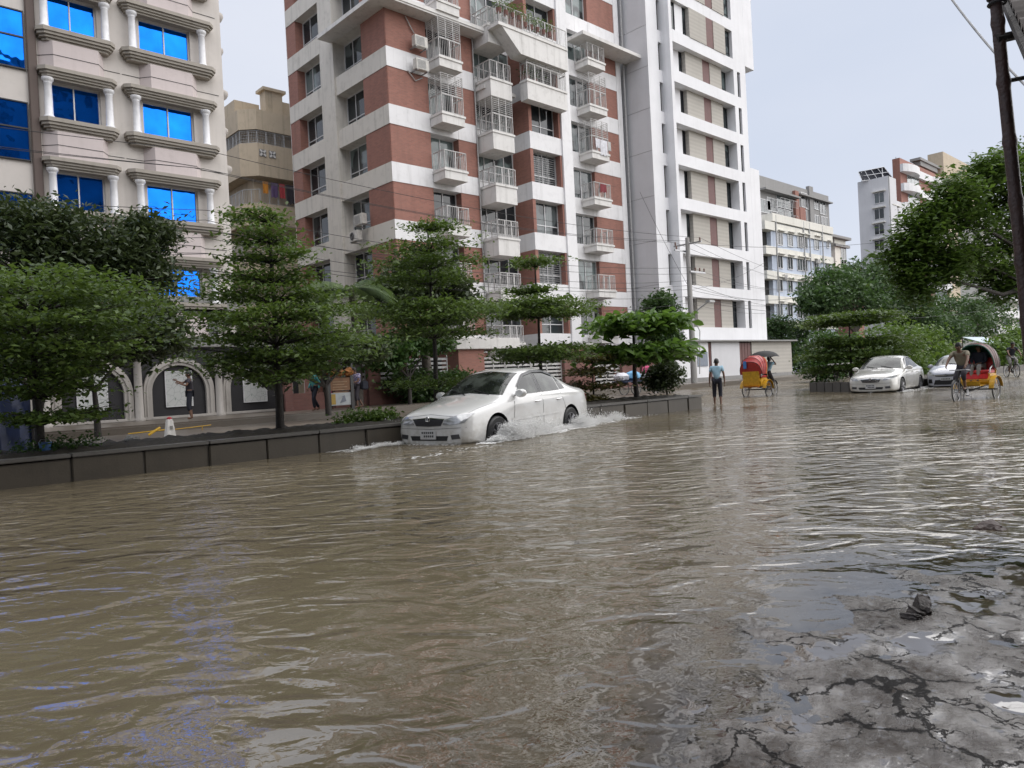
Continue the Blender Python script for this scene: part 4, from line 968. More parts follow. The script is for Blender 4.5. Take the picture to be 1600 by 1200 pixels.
bushy_tree('tree', 'mid green roadside tree filling the gap above the bright thicket', at(1350, 19), blobpx(19, [(1300, 545, 40, 28), (1350, 555, 50, 28), (1290, 575, 35, 20)]), 'mid', .26, 36, 60, .12, cr=.7)
bushy_tree('tree', 'large dark rounded tree far behind the tiered island tree', at(1340, 30), blobpx(30, [(1300, 450, 42, 28), (1350, 440, 45, 30), (1395, 460, 40, 30), (1330, 470, 60, 24), (1280, 470, 22, 16)]), 'far', .42, 46, 75, .35, cr=1.3)
bushy_tree('tree', 'long low mass of a dark tree at the end of the road', at(1470, 26), blobpx(26, [(1430, 490, 45, 28), (1490, 495, 50, 30), (1540, 500, 45, 28), (1460, 520, 50, 20)]), 'far', .42, 46, 75, .3, cr=1.3)
bushy_tree('tree', 'light green tree behind the distant cyclist', at(1590, 14), blobpx(14, [(1590, 545, 40, 34), (1560, 560, 25, 22), (1625, 550, 40, 40)]), 'light', .3, 36, 70, .14, cr=.8)
# big spreading tree at the right edge
Yb2 = onD(1655, 560, 27).y; bq = (onD(1655, 560, 27).x, Yb2, 0)
def blobD(lst):
    out = []
    for (px, py, rx, ry, D) in lst: p = onD(px, py, D); k = D / FPX; out.append((p.x, p.y, p.z, rx * k, rx * k, ry * k))
    return out
bushy_tree('rain_tree', 'huge spreading tree with bright feathery foliage overhanging the road at the right', bq, blobD([(1590, 250, 34, 16, 27), (1555, 262, 36, 16, 26), (1525, 285, 36, 16, 26), (1495, 300, 34, 15, 25), (1475, 325, 34, 16, 25), (1450, 350, 32, 15, 25), (1430, 378, 30, 15, 25), (1412, 400, 18, 12, 25), (1428, 425, 18, 18, 25), (1432, 452, 12, 20, 25), (1470, 390, 36, 18, 25), (1510, 350, 40, 22, 26), (1550, 320, 40, 22, 27), (1590, 300, 45, 25, 27), (1600, 350, 50, 25, 28), (1560, 380, 40, 18, 27), (1515, 405, 36, 14, 26), (1480, 425, 16, 22, 25), (1545, 425, 24, 14, 27), (1570, 450, 18, 16, 27), (1640, 380, 60, 60, 28), (1660, 280, 60, 50, 28), (1610, 420, 30, 20, 28)]), 'rain', .22, 44, 30, .3, 'bark', cr=.62, asp=.42, flat=.6, limb=True)
def planter_plants(name, label, pts, leaf='mid'):
    t = thing(name, label, 'plant', pts[0]); P = clusters(np.array([list(p) for p in pts]), 130, .42, .4); V, F = leaves(P, .13, .3, .4); mesh_np('foliage', V, F, LF[leaf], t)
    b = MB(); p = Vector(pts[0])
    for q in pts: q = Vector(q); b.lathe([(0, 0), (.13, 0), (.17, .26), (.15, .26), (0, .24)], (q.x, q.y, q.z - .55), 12); b.tube([q - Vector((0, 0, .32)), q], .02, 5)
    b.build('pot', M['brick_dull'], t); return t
zq = BT[6] - .78 + .6
planter_plants('balcony_plant', 'trailing potted greenery along the big upper balcony of the brick building', [(28.5 + .5 * i, 29.98, zq + .5 * (1 if i < 4 else .5)) for i in range(9)], 'light')
planter_plants('balcony_plant', 'small potted plants behind the balcony grille below the greenery', [(31.0, 30.5, BT[5] + .3), (31.6, 30.45, BT[5] + .25)], 'mid')

# ================================================================== WATER AND THE ROAD EDGE THAT SURFACES AT THE RIGHT
SHORE = [onZ(*p, 0).xy for p in ((860, 1330), (1040, 1200), (1170, 1075), (1245, 1000), (1330, 960), (1440, 900), (1640, 885), (1900, 860))]
def shore_sd(x, y):
    """signed distance (m) to the shoreline, positive on the surfaced side"""
    best = np.full(x.shape, 1e9); sg = np.zeros(x.shape)
    for a, b in zip(SHORE[:-1], SHORE[1:]):
        ex, ey = b.x - a.x, b.y - a.y; l2 = ex * ex + ey * ey; t = np.clip(((x - a.x) * ex + (y - a.y) * ey) / l2, 0, 1)
        dx, dy = x - a.x - t * ex, y - a.y - t * ey; d = np.hypot(dx, dy); cr = ex * (y - a.y) - ey * (x - a.x)
        m = d < best; best = np.where(m, d, best); sg = np.where(m, np.where(cr < 0, 1, -1), sg)
    return best * sg
def vnoise(x, y, sc, seed):
    r = np.random.default_rng(seed); g = r.normal(size=(64, 64)); x = x * sc; y = y * sc; i = np.floor(x).astype(int); j = np.floor(y).astype(int); u = x - i; v = y - j; u = u * u * (3 - 2 * u); v = v * v * (3 - 2 * v)
    f = lambda a, b: g[a % 64, b % 64]
    return (f(i, j) * (1 - u) + f(i + 1, j) * u) * (1 - v) + (f(i, j + 1) * (1 - u) + f(i + 1, j + 1) * u) * v
def polar(r0, r1, n, a0, a1, m):
    R = np.geomspace(r0, r1, n + 1); A = np.radians(np.linspace(a0, a1, m + 1)); rr, aa = np.meshgrid(R, A, indexing='ij')
    X, Y = rr * np.cos(aa), rr * np.sin(aa); idx = np.arange((n + 1) * (m + 1)).reshape(n + 1, m + 1)
    F = np.stack([idx[:-1, :-1], idx[1:, :-1], idx[1:, 1:], idx[:-1, 1:]], -1).reshape(-1, 4); return X.ravel(), Y.ravel(), F
def road_h(X, Y):
    d = shore_sd(X, Y) + .12 * vnoise(X, Y, 2.2, 1)
    h = np.where(d > 0, np.minimum(.012, d * .03), np.maximum(-.26, d * .045))
    h += (.0045 * vnoise(X, Y, 5, 2) + .003 * vnoise(X, Y, 13, 3) + .0016 * vnoise(X, Y, 34, 4)) * np.clip((d + 1.5), .15, 1)
    return h
ex = bpy.data.objects.new('tmp', None)
def sheet(name, X, Y, Z, F, mat):
    me = bpy.data.meshes.new(name); V = np.stack([X, Y, Z], 1); me.vertices.add(len(V)); me.vertices.foreach_set('co', V.astype(np.float32).ravel())
    me.loops.add(F.size); me.loops.foreach_set('vertex_index', F.astype(np.int32).ravel()); me.polygons.add(len(F))
    me.polygons.foreach_set('loop_start', np.arange(0, F.size, 4, dtype=np.int32)); me.polygons.foreach_set('loop_total', np.full(len(F), 4, dtype=np.int32)); me.update(calc_edges=True)
    me.polygons.foreach_set('use_smooth', [True] * len(F)); me.materials.append(mat); o = bpy.data.objects.new(name, me); COL.objects.link(o); return o
def wet_road():
    """broken asphalt: a net of dark cracks, gritty patches standing clear of a thin mirror of water"""
    m, t, p = nodes('cracked wet asphalt'); v = objco(t)
    def warp(scale, amt):
        nc = N(t, 'ShaderNodeTexNoise', Scale=scale, Detail=6, Roughness=.65); t.links.new(v, nc.inputs['Vector']); wv = N(t, 'ShaderNodeVectorMath', operation='SCALE'); t.links.new(nc.outputs['Color'], wv.inputs[0]); wv.inputs['Scale'].default_value = amt
        ad = N(t, 'ShaderNodeVectorMath', operation='ADD'); t.links.new(v, ad.inputs[0]); t.links.new(wv.outputs[0], ad.inputs[1]); return ad.outputs[0]
    def cracks(scale, wsc, wam, width, keep):
        vo = N(t, 'ShaderNodeTexVoronoi', Scale=scale, feature='DISTANCE_TO_EDGE', Randomness=1); t.links.new(warp(wsc, wam), vo.inputs['Vector'])
        wd = ramp(t, noise(t, v, scale * 1.1, 3), keep, keep + .22, (0, 0, 0), (width,) * 3); sb = N(t, 'ShaderNodeMath', operation='SUBTRACT'); t.links.new(wd, sb.inputs[0]); t.links.new(vo.outputs['Distance'], sb.inputs[1]); return ramp(t, sb.outputs[0], 0, width * .35)
    k1 = cracks(2.4, 5, .26, .028, .36); k2 = cracks(5.6, 9, .2, .030, .44)
    mxn = N(t, 'ShaderNodeMath', operation='MAXIMUM'); t.links.new(k1, mxn.inputs[0]); t.links.new(k2, mxn.inputs[1]); crack = mxn.outputs[0]
    grit = noise(t, v, 75, 5, .75); mid = noise(t, v, 21, 8, .75)
    patch = ramp(t, noise(t, v, 2.6, 5, .6), .40, .62); g2 = ramp(t, mid, .40, .60)
    gm = N(t, 'ShaderNodeMath', operation='MULTIPLY'); t.links.new(patch, gm.inputs[0]); t.links.new(g2, gm.inputs[1])       # 1 = gritty high ground
    c = mixc(t, gm.outputs[0], (.066, .051, .039), (.058, .044, .033)); c = mixc(t, crack, c, (.010, .008, .007)); t.links.new(c, p.inputs['Base Color'])
    rmax = N(t, 'ShaderNodeMath', operation='MAXIMUM'); t.links.new(gm.outputs[0], rmax.inputs[0]); t.links.new(crack, rmax.inputs[1])
    t.links.new(ramp(t, rmax.outputs[0], 0, 1, (.05, .05, .05), (.5, .5, .5)), p.inputs['Roughness']); p.inputs['IOR'].default_value = 2.5; t.links.new(ramp(t, rmax.outputs[0], 0, 1, (.5, .5, .5), (.03, .03, .03)), p.inputs['Specular IOR Level'])
    hm = N(t, 'ShaderNodeMath', operation='MULTIPLY'); t.links.new(grit, hm.inputs[0]); t.links.new(gm.outputs[0], hm.inputs[1])
    h2 = N(t, 'ShaderNodeMath', operation='MULTIPLY_ADD'); t.links.new(crack, h2.inputs[0]); h2.inputs[1].default_value = -1.2; t.links.new(hm.outputs[0], h2.inputs[2])
    sw = N(t, 'ShaderNodeMath', operation='MULTIPLY_ADD'); t.links.new(noise(t, v, 9, 2), sw.inputs[0]); sw.inputs[1].default_value = .14; t.links.new(h2.outputs[0], sw.inputs[2])
    add_bump(t, p, sw.outputs[0], .8, .014); return m
M['wet_road'] = wet_road()
X, Y, F = polar(.5, 14, 330, -30, 75, 420); struct(sheet('road_edge', X, Y, road_h(X, Y), F, M['wet_road']))
def water_mat():
    m, t, p = nodes('muddy flood water'); t.nodes.remove(p); out = t.nodes['Material Output']
    tc = N(t, 'ShaderNodeTexCoord'); v = tc.outputs['Object']
    def mp(scale, rot):      # turn first, then stretch: crests run square to the line of sight
        n = N(t, 'ShaderNodeMapping'); n.inputs['Rotation'].default_value = (0, 0, rad(rot)); t.links.new(v, n.inputs[0])
        n2 = N(t, 'ShaderNodeMapping'); n2.inputs['Scale'].default_value = scale; t.links.new(n.outputs[0], n2.inputs[0]); return n2.outputs[0]
    a = noise(t, mp((1.0, 1.6, 1), 38), 1.9, 2, .4, 1.0); b = noise(t, mp((1, 1.5, 1), 58), 4.2, 2, .45, 1.1); c = noise(t, mp((1, 1.5, 1), 25), 12, 2, .5, 1.2)
    def amp(x, k): n = N(t, 'ShaderNodeMath', operation='MULTIPLY'); t.links.new(x, n.inputs[0]); n.inputs[1].default_value = k; return n.outputs[0]
    def add(x, y): n = N(t, 'ShaderNodeMath', operation='ADD'); t.links.new(x, n.inputs[0]); t.links.new(y, n.inputs[1]); return n.outputs[0]
    h = add(add(amp(a, WAVE[0]), amp(b, WAVE[1])), amp(c, WAVE[2]))
    at_ = N(t, 'ShaderNodeAttribute', attribute_name='calm'); hm = N(t, 'ShaderNodeMath', operation='MULTIPLY'); t.links.new(h, hm.inputs[0]); t.links.new(at_.outputs['Fac'], hm.inputs[1])
    bp = N(t, 'ShaderNodeBump', Strength=1, Distance=1); t.links.new(hm.outputs[0], bp.inputs['Height'])
    at2 = N(t, 'ShaderNodeAttribute', attribute_name='murk')
    big = ramp(t, noise(t, v, .35, 4), .3, .7)
    df = N(t, 'ShaderNodeBsdfDiffuse'); t.links.new(mixc(t, big, (.140, .114, .074), (.176, .147, .100)), df.inputs[0])
    tr = N(t, 'ShaderNodeBsdfTransparent'); tr.inputs[0].default_value = (.93, .9, .84, 1)
    m1 = N(t, 'ShaderNodeMixShader'); t.links.new(at2.outputs['Fac'], m1.inputs[0]); t.links.new(tr.outputs[0], m1.inputs[1]); t.links.new(df.outputs[0], m1.inputs[2])
    gl = N(t, 'ShaderNodeBsdfGlossy'); gl.inputs['Roughness'].default_value = .03; t.links.new(bp.outputs[0], gl.inputs['Normal'])
    fr_ = N(t, 'ShaderNodeFresnel', IOR=2.7); t.links.new(bp.outputs[0], fr_.inputs['Normal'])
    m2 = N(t, 'ShaderNodeMixShader'); t.links.new(fr_.outputs[0], m2.inputs[0]); t.links.new(m1.outputs[0], m2.inputs[1]); t.links.new(gl.outputs[0], m2.inputs[2]); t.links.new(m2.outputs[0], out.inputs[0]); return m
WAVE = (.050, .0145, .0022)
X, Y, F = polar(.3, 420, 420, -75, 130, 380)
wo_ = struct(sheet('water', X, Y, np.zeros_like(X), F, water_mat()))
dep = -road_h(X, Y); sdv = shore_sd(X, Y)
murk = np.where(np.hypot(X, Y) > 12, 1, 1 - np.exp(-np.clip(dep, 0, 1) * 42)); calm = np.clip((.35 - sdv) / 1.2, .22, 1) * (1 + .7 * np.clip((np.hypot(X, Y) - 4) / 8, 0, 1)) * np.clip(1 + .45 * vnoise(X, Y, .55, 9), .35, 1.8)
for nme, val in (('murk', murk), ('calm', calm)):
    at_ = wo_.data.attributes.new(nme, 'FLOAT', 'POINT'); at_.data.foreach_set('value', val.astype(np.float32))

# ================================================================== VEHICLES
def carpaint(name, c, dirt=.25):
    m, t, p = nodes(name); p.inputs['Roughness'].default_value = .2; p.inputs['Coat Weight'].default_value = 1; p.inputs['Coat Roughness'].default_value = .04
    v = objco(t); sx = N(t, 'ShaderNodeSeparateXYZ'); t.links.new(v, sx.inputs[0])
    low = ramp(t, sx.outputs[2], .25, .75, (1, 1, 1), (0, 0, 0)); sp_ = ramp(t, noise(t, v, 7, 6, .65), .42, .75)
    k = N(t, 'ShaderNodeMath', operation='MULTIPLY'); t.links.new(low, k.inputs[0]); t.links.new(sp_, k.inputs[1]); k2 = N(t, 'ShaderNodeMath', operation='MULTIPLY'); t.links.new(k.outputs[0], k2.inputs[0]); k2.inputs[1].default_value = dirt * 2
    t.links.new(mixc(t, k2.outputs[0], c, (.30, .27, .22)), p.inputs['Base Color']); return m
M['car_white'] = carpaint('white car paint', (.64, .64, .63), .4); M['car_white2'] = carpaint('pearl white car paint', (.60, .59, .555)); M['car_silver'] = carpaint('silver lilac car paint', (.50, .51, .58))
def carglass():
    m, t, p = nodes('car window glass'); p.inputs['Base Color'].default_value = (.018, .022, .02, 1); p.inputs['Roughness'].default_value = .03; p.inputs['Specular IOR Level'].default_value = .5
    v = objco(t); n = ramp(t, noise(t, v, 2.3, 2), .45, .62); t.links.new(mixc(t, n, (.012, .014, .013), (.07, .08, .07)), p.inputs['Base Color']); return m
M['car_glass'] = carglass()
M['lamp_lens'] = plain('clear headlight lens', (.42, .43, .44), .08, .35, .35, 14, coat=1); M['chrome'] = plain('chrome trim', (.6, .6, .6), .12, 1, .1)
M['red_lens'] = plain('red lamp lens', (.35, .012, .012), .1, coat=1); M['grille_mesh'] = plain('dark grey grille', (.05, .05, .055), .4, .3, .5, 60)
M['plate'] = plain('white number plate', (.55, .55, .55), .5); M['grey_plastic'] = plain('smoked plastic', (.05, .05, .055), .3)
M['tyre'] = plain('wet tyre', (.016, .016, .017), .5); M['hub'] = plain('grey wheel cover', (.20, .20, .21), .3, .7, .3, 10)
def eval_obj(o):
    dg = bpy.context.evaluated_depsgraph_get(); dg.update(); me = bpy.data.meshes.new_from_object(o.evaluated_get(dg), depsgraph=dg); return me
def bake(o, name):
    me = eval_obj(o); me.name = name; o.modifiers.clear(); old = o.data; o.data = me; bpy.data.meshes.remove(old); return o
def car_shell(name, stations, paint, wheels, wr, par, halfw):
    """stations: x, list of (y,z) from underside centre to roof centre (same count)"""
    bm = bmesh.new(); rows = []; sk_ = len(stations[0][1])
    for x, pr in stations:
        full = [(-y, z) for y, z in pr[::-1][:-1]] + [(y, z) for y, z in pr]     # right roof -> underside ... -> left
        full = [(y, z) for y, z in pr] + [(-y, z) for y, z in pr[-2:0:-1]]
        rows.append([bm.verts.new((x, y, z)) for y, z in full])
    n = len(rows[0])
    for a, b in zip(rows[:-1], rows[1:]):
        for k in range(n): bm.faces.new((a[k], a[(k + 1) % n], b[(k + 1) % n], b[k]))
    half = sk_
    for row in (rows[0], rows[-1]):       # end caps as a strip of quads between the two sides
        for k in range(half - 1):
            l0, l1 = row[k], row[k + 1]; r0, r1 = row[-k % n], row[-(k + 1) % n]
            vs = [l0, l1, r1, r0]; u = []
            for v in vs:
                if v not in u: u.append(v)
            if len(u) > 2:
                try: bm.faces.new(u)
                except ValueError: pass
    bmesh.ops.recalc_face_normals(bm, faces=bm.faces)
    me = bpy.data.meshes.new(name); bm.to_mesh(me); bm.free(); me.materials.append(paint); me.materials.append(M['black'])
    me.polygons.foreach_set('use_smooth', [True] * len(me.polygons))
    o = bpy.data.objects.new(name, me); COL.objects.link(o)
    md_ = o.modifiers.new('s', 'SUBSURF'); md_.levels = 3; md_.render_levels = 3
    cut = []
    for wx in wheels:
        for s in (-1, 1):
            cm = MB(); cm.lathe([(0, -.16), (wr, -.16), (wr, .16), (0, .16)], (0, 0, 0), 40, 'Y'); c = cm.build('cut', [M['black'], M['black']]); c.location = (wx, s * (halfw - .06), wr - .035)
            c.data.polygons.foreach_set('material_index', [1] * len(c.data.polygons)); b = o.modifiers.new('b', 'BOOLEAN'); b.operation = 'DIFFERENCE'; b.object = c; b.solver = 'EXACT'; b.material_mode = 'INDEX'; cut.append(c)
    bake(o, name)
    for c in cut: me2 = c.data; bpy.data.objects.remove(c); bpy.data.meshes.remove(me2)
    o.parent = par; o.data.set_sharp_from_angle(angle=rad(38)); return o
from mathutils.bvhtree import BVHTree
class Car:
    def __init__(s, root, body): s.r = root; s.b = body; me = body.data; s.t = BVHTree.FromPolygons([v.co for v in me.vertices], [tuple(p.vertices) for p in me.polygons])
    def hit(s, kind, a, b, sgn=1):
        if kind == 'F': o, d = Vector((-2, a, b)), Vector((1, 0, 0))       # (y,z) from the front
        elif kind == 'R': o, d = Vector((7, a, b)), Vector((-1, 0, 0))
        elif kind == 'S': o, d = Vector((a, 3 * sgn, b)), Vector((0, -sgn, 0))   # (x,z) from a side
        else: o, d = Vector((a, b, 4)), Vector((0, 0, -1))
        h = s.t.ray_cast(o, d); return h
    def patch(s, name, mat, kind, lo, hi, n=14, m=5, off=.006, sgn=1, parent=None, th=.0):
        """strip between polylines lo and hi (projected on the body, lifted by off)"""
        def samp(pl, t):
            k = t * (len(pl) - 1); i = min(int(k), len(pl) - 2); f = k - i; return (pl[i][0] * (1 - f) + pl[i + 1][0] * f, pl[i][1] * (1 - f) + pl[i + 1][1] * f)
        vs = []; last = Vector((0, 0, 0))
        for j in range(m + 1):
            for i in range(n + 1):
                a, b = samp(lo, i / n), samp(hi, i / n); u, v = a[0] * (1 - j / m) + b[0] * j / m, a[1] * (1 - j / m) + b[1] * j / m
                h = s.hit(kind, u, v, sgn)
                if h[0] is None: vs.append(last)
                else: last = h[0] + h[1] * off; vs.append(last)
        mb = MB(); mb.add(vs, [(j * (n + 1) + i, j * (n + 1) + i + 1, (j + 1) * (n + 1) + i + 1, (j + 1) * (n + 1) + i) for j in range(m) for i in range(n)])
        return mb.build(name, mat, parent or s.r, smooth=True, world=False)
def wheel(par, x, y, r, wdt=.19, name='wheel', hub='hub'):
    sgn = 1 if y > 0 else -1; mb = MB(); w2 = wdt / 2
    mb.lathe([(r * .62, -w2 * .8), (r * .9, -w2), (r * .985, -w2 * .75), (r, -w2 * .4), (r, w2 * .4), (r * .985, w2 * .75), (r * .9, w2), (r * .62, w2 * .8)], (x, y, r), 36, 'Y'); o = mb.build(name, M['tyre'], par, smooth=True, world=False)
    rb_ = MB(); f = y + sgn * w2 * .62
    rb_.lathe([(r * .64, sgn * 0.02), (r * .6, sgn * .02), (r * .57, sgn * -.01), (0, sgn * -.03)], (x, f, r), 30, 'Y')
    for k in range(7):
        q = 2 * PI * k / 7; a = Vector((math.cos(q), 0, math.sin(q))); rb_.tube([Vector((x, f, r)) + a * r * .1, Vector((x, f, r)) + a * r * .58], [.03, .04], 6)
    rb_.lathe([(.06, sgn * .03), (.055, sgn * .04), (0, sgn * .04)], (x, f, r), 14, 'Y'); rb_.build('rim', M[hub], o, smooth=True, world=False); return o
def sec(w, zb, zs, ws, wg, zg, wt, zt, wr, zr, zc):
    return [(0, zb), (w - .16, zb), (w - .015, zb + .07), (w, zb + .26), (w - .005, zb + (zs - zb) * .62), (ws, zs), (wg, zg), (wt, zt), (wr, zr), (0, zc)]
SEDAN = [(0.0, sec(.60, .20, .50, .58, .50, .56, .40, .60, .25, .62, .625)), (.05, sec(.70, .17, .55, .69, .62, .63, .5, .67, .3, .69, .695)), (.22, sec(.79, .15, .62, .78, .73, .69, .6, .745, .35, .775, .785)),
         (.55, sec(.835, .15, .70, .825, .78, .765, .62, .82, .38, .85, .862)), (.98, sec(.85, .15, .77, .835, .80, .84, .66, .90, .4, .93, .942)), (1.22, sec(.85, .16, .81, .84, .80, .885, .70, .955, .42, .99, 1.0)),
         (1.42, sec(.85, .16, .83, .845, .80, .92, .71, 1.10, .45, 1.145, 1.16)), (1.85, sec(.85, .16, .855, .845, .795, .935, .645, 1.30, .46, 1.385, 1.40)), (2.15, sec(.85, .16, .87, .845, .79, .945, .62, 1.36, .46, 1.45, 1.465)),
         (2.7, sec(.85, .16, .885, .845, .785, .955, .615, 1.36, .46, 1.455, 1.47)), (3.1, sec(.85, .16, .895, .845, .78, .965, .62, 1.315, .46, 1.405, 1.42)), (3.5, sec(.85, .16, .905, .84, .765, .98, .645, 1.17, .44, 1.235, 1.25)),
         (3.75, sec(.845, .17, .91, .83, .76, .99, .66, 1.06, .44, 1.09, 1.10)), (4.05, sec(.83, .19, .90, .81, .74, .985, .6, 1.02, .42, 1.035, 1.04)), (4.3, sec(.79, .24, .87, .77, .7, .96, .55, .99, .4, 1.0, 1.005)), (4.39, sec(.72, .30, .78, .7, .62, .88, .5, .91, .35, .92, .925))]
def sedan(label, loc, rz, paint, newer=False, scale=1):
    t = thing('sedan_car', label, 'car', loc, rz, scale=scale); b = car_shell('body', SEDAN, M[paint], (.87, 3.47), .355, t, .85); c = Car(t, b); P = c.patch
    for x in (.87, 3.47):
        for y in (-.755, .755): wheel(t, x, y, .31)
    P('windshield', M['car_glass'], 'F', [(-.70, .965), (0, 1.015), (.70, .965)], [(-.56, 1.345), (0, 1.40), (.56, 1.345)], 20, 8)
    P('rear_window', M['car_glass'], 'R', [(-.64, 1.06), (0, 1.11), (.64, 1.06)], [(-.50, 1.33), (0, 1.38), (.50, 1.33)], 16, 6)
    for s in (-1, 1):
        P('side_window', M['car_glass'], 'S', [(1.50, .945), (1.9, .955), (2.33, .965)], [(1.62, 1.03), (1.98, 1.28), (2.33, 1.355)], 14, 7, .006, s)
        P('side_window', M['car_glass'], 'S', [(2.44, .968), (2.8, .975), (3.13, .985)], [(2.44, 1.36), (2.8, 1.355), (3.10, 1.275)], 12, 7, .006, s)
        P('side_window', M['car_glass'], 'S', [(3.17, .99), (3.38, 1.0)], [(3.14, 1.262), (3.36, 1.08)], 5, 5, .006, s)
        P('window_pillar', M['grey_plastic'], 'S', [(2.345, .966), (2.425, .968)], [(2.345, 1.355), (2.425, 1.36)], 2, 7, .005, s)
        P('rain_visor', M['grey_plastic'], 'S', [(1.72, 1.09), (2.0, 1.27), (2.4, 1.335), (2.8, 1.33), (3.1, 1.25)], [(1.66, 1.10), (2.0, 1.315), (2.4, 1.38), (2.8, 1.375), (3.12, 1.29)], 22, 1, .02, s)
        for x0, x1 in ((1.36, 1.44), (2.385, 2.40), (3.30, 3.12)): P('door_seam', M['black'], 'S', [(x0 - .005, .24), (x0 - .005, .5), (x1 - .005, .93)], [(x0 + .005, .24), (x0 + .005, .5), (x1 + .005, .93)], 8, 1, .003, s)
        P('side_moulding', M[paint], 'S', [(1.30, .50), (3.02, .54)], [(1.30, .545), (3.02, .585)], 14, 1, .018, s); P('sill_line', M['grey_plastic'], 'S', [(1.28, .20), (3.05, .20)], [(1.28, .235), (3.05, .235)], 10, 1, .006, s)
        for x in (2.2, 3.0):
            h = c.hit('S', x, .80, s)[0]; mb = MB(); mb.tube([h + Vector((-.08, s * .0, 0)), h + Vector((-.06, s * .035, .005)), h + Vector((.06, s * .035, .01)), h + Vector((.08, 0, .012))], .015, 6); mb.build('door_handle', M['chrome'] if not newer else M[paint], t, smooth=True, world=False)
        h = c.hit('S', 1.52, .93, s)[0]; mb = MB(); mb.lathe([(1e-3, -.05), (.06, -.045), (.085, -.01), (.085, .03), (.07, .045), (1e-3, .045)], (0, 0, 0), 18, 'X'); mb.v = [(x + h.x - .02, y * 1.35 + h.y + s * .12, z * .9 + .98) for x, y, z in mb.v]; mb.tube([h + Vector((-.02, -s * .03, .01)), h + Vector((-.02, s * .1, .04))], .022, 6); mb.build('wing_mirror', M[paint], t, smooth=True, world=False)
        if newer: P('headlight', M['lamp_lens'], 'F', [(s * .40, .575), (s * .6, .60), (s * .76, .655)], [(s * .46, .655), (s * .62, .70), (s * .765, .745)], 12, 5, .01)
        else: P('headlight', M['lamp_lens'], 'F', [(s * .31, .535), (s * .5, .535), (s * .70, .56)], [(s * .36, .615), (s * .55, .675), (s * .745, .70)], 14, 6, .012)
        P('fog_lamp', M['grey_plastic'], 'F', [(s * .48, .285), (s * .64, .30)], [(s * .46, .36), (s * .62, .375)], 6, 4, .006)
        P('tail_light', M['red_lens'], 'R', [(s * .45, .70), (s * .70, .72)], [(s * .47, .84), (s * .72, .86)], 8, 4, .008)
        P('tail_light', M['red_lens'], 'S', [(4.26, .72), (4.36, .72)], [(4.20, .86), (4.34, .86)], 5, 4, .008, s)
    P('grille', M['grille_mesh'], 'F', [(-.27, .515), (0, .505), (.27, .515)], [(-.33, .615), (0, .635), (.33, .615)], 14, 5, .008)
    for i in range(5): z = .53 + i * .019; P('grille_bar', M['chrome'] if newer else M['grille_mesh'], 'F', [(-.28, z), (.28, z)], [(-.28, z + .006), (.28, z + .006)], 10, 1, .015)
    P('grille_trim', M['chrome'], 'F', [(-.34, .612), (0, .634), (.34, .612)], [(-.345, .625), (0, .648), (.345, .625)], 14, 1, .014)
    h = c.hit('F', 0, .625)[0]; mb = MB(); mb.torus((h.x - .02, 0, .625), .04, .009, 'X', 22, 6); mb.tube([(h.x - .022, 0, .59), (h.x - .022, 0, .66)], .009, 6); mb.build('emblem', M['chrome'], t, smooth=True, world=False)
    P('bumper_opening', M['black'], 'F', [(-.38, .265), (.38, .265)], [(-.41, .345), (.41, .345)], 14, 4, .006)
    P('bumper_seam', M['grey_plastic'], 'F', [(-.72, .478), (0, .455), (.72, .478)], [(-.72, .484), (0, .461), (.72, .484)], 18, 1, .004); P('bumper_lip', M['grey_plastic'], 'F', [(-.70, .17), (0, .16), (.70, .17)], [(-.72, .20), (0, .185), (.72, .20)], 18, 2, .02)
    P('hood_seam', M['grey_plastic'], 'F', [(-.5, .66), (0, .70), (.5, .66)], [(-.5, .664), (0, .705), (.5, .664)], 14, 1, .003)
    for s in (-1, 1): P('hood_seam', M['grey_plastic'], 'T', [(.25, s * .67), (.98, s * .755)], [(.25, s * .675), (.98, s * .76)], 12, 1, .003)
    h = c.hit('F', .0, .36)[0]; mb = MB(); mb.box(h.x - .03, h.x - .012, -.17, .17, .29, .43); pl_ = mb.build('number_plate', M['plate'], t, bevel=.004, world=False)
    mb = MB()
    for r, z in ((0, .385), (1, .325)):
        for i in range(6 - r): y = -.12 + i * .045; mb.box(h.x - .0325, h.x - .0305, y, y + .028, z, z + .035)
    mb.build('plate_marks', M['black'], pl_, world=False)
    mb = MB()
    for y in (-.45, .05):
        a = c.hit('F', y, .99)[0]; e = c.hit('F', y + .42, 1.07)[0]; mb.tube([a + Vector((-.03, 0, .0)), e + Vector((-.03, 0, .01))], .009, 5)
    mb.build('wiper', M['black'], t, world=False)
    mb = MB(); a = c.hit('T', 3.0, 0)[0]; mb.tube([a, a + Vector((.14, 0, .18))], .006, 5); mb.build('aerial', M['black'], t, world=False)
    return t, c
_az = rad(13.5); _v = Vector((-math.sin(_az), math.cos(_az), 0)); near_loc = Vector((8.3, 9.9, -.215)) + _v * .85
sedan('white sedan car nearest the camera, spraying water from its wheels', near_loc - Vector((math.cos(_az), math.sin(_az), 0)) * .22, _az, 'car_white', False, 1.06)
p = onZ(1401, 613, 0); az = rad(5.5); v_ = Vector((-math.sin(az), math.cos(az), 0)); c2loc = p + v_ * .8 + Vector((0, 0, -.14))
sedan('pearl white sedan car further down the flooded road beside the small kerb island', c2loc, az, 'car_white2', True, .96)
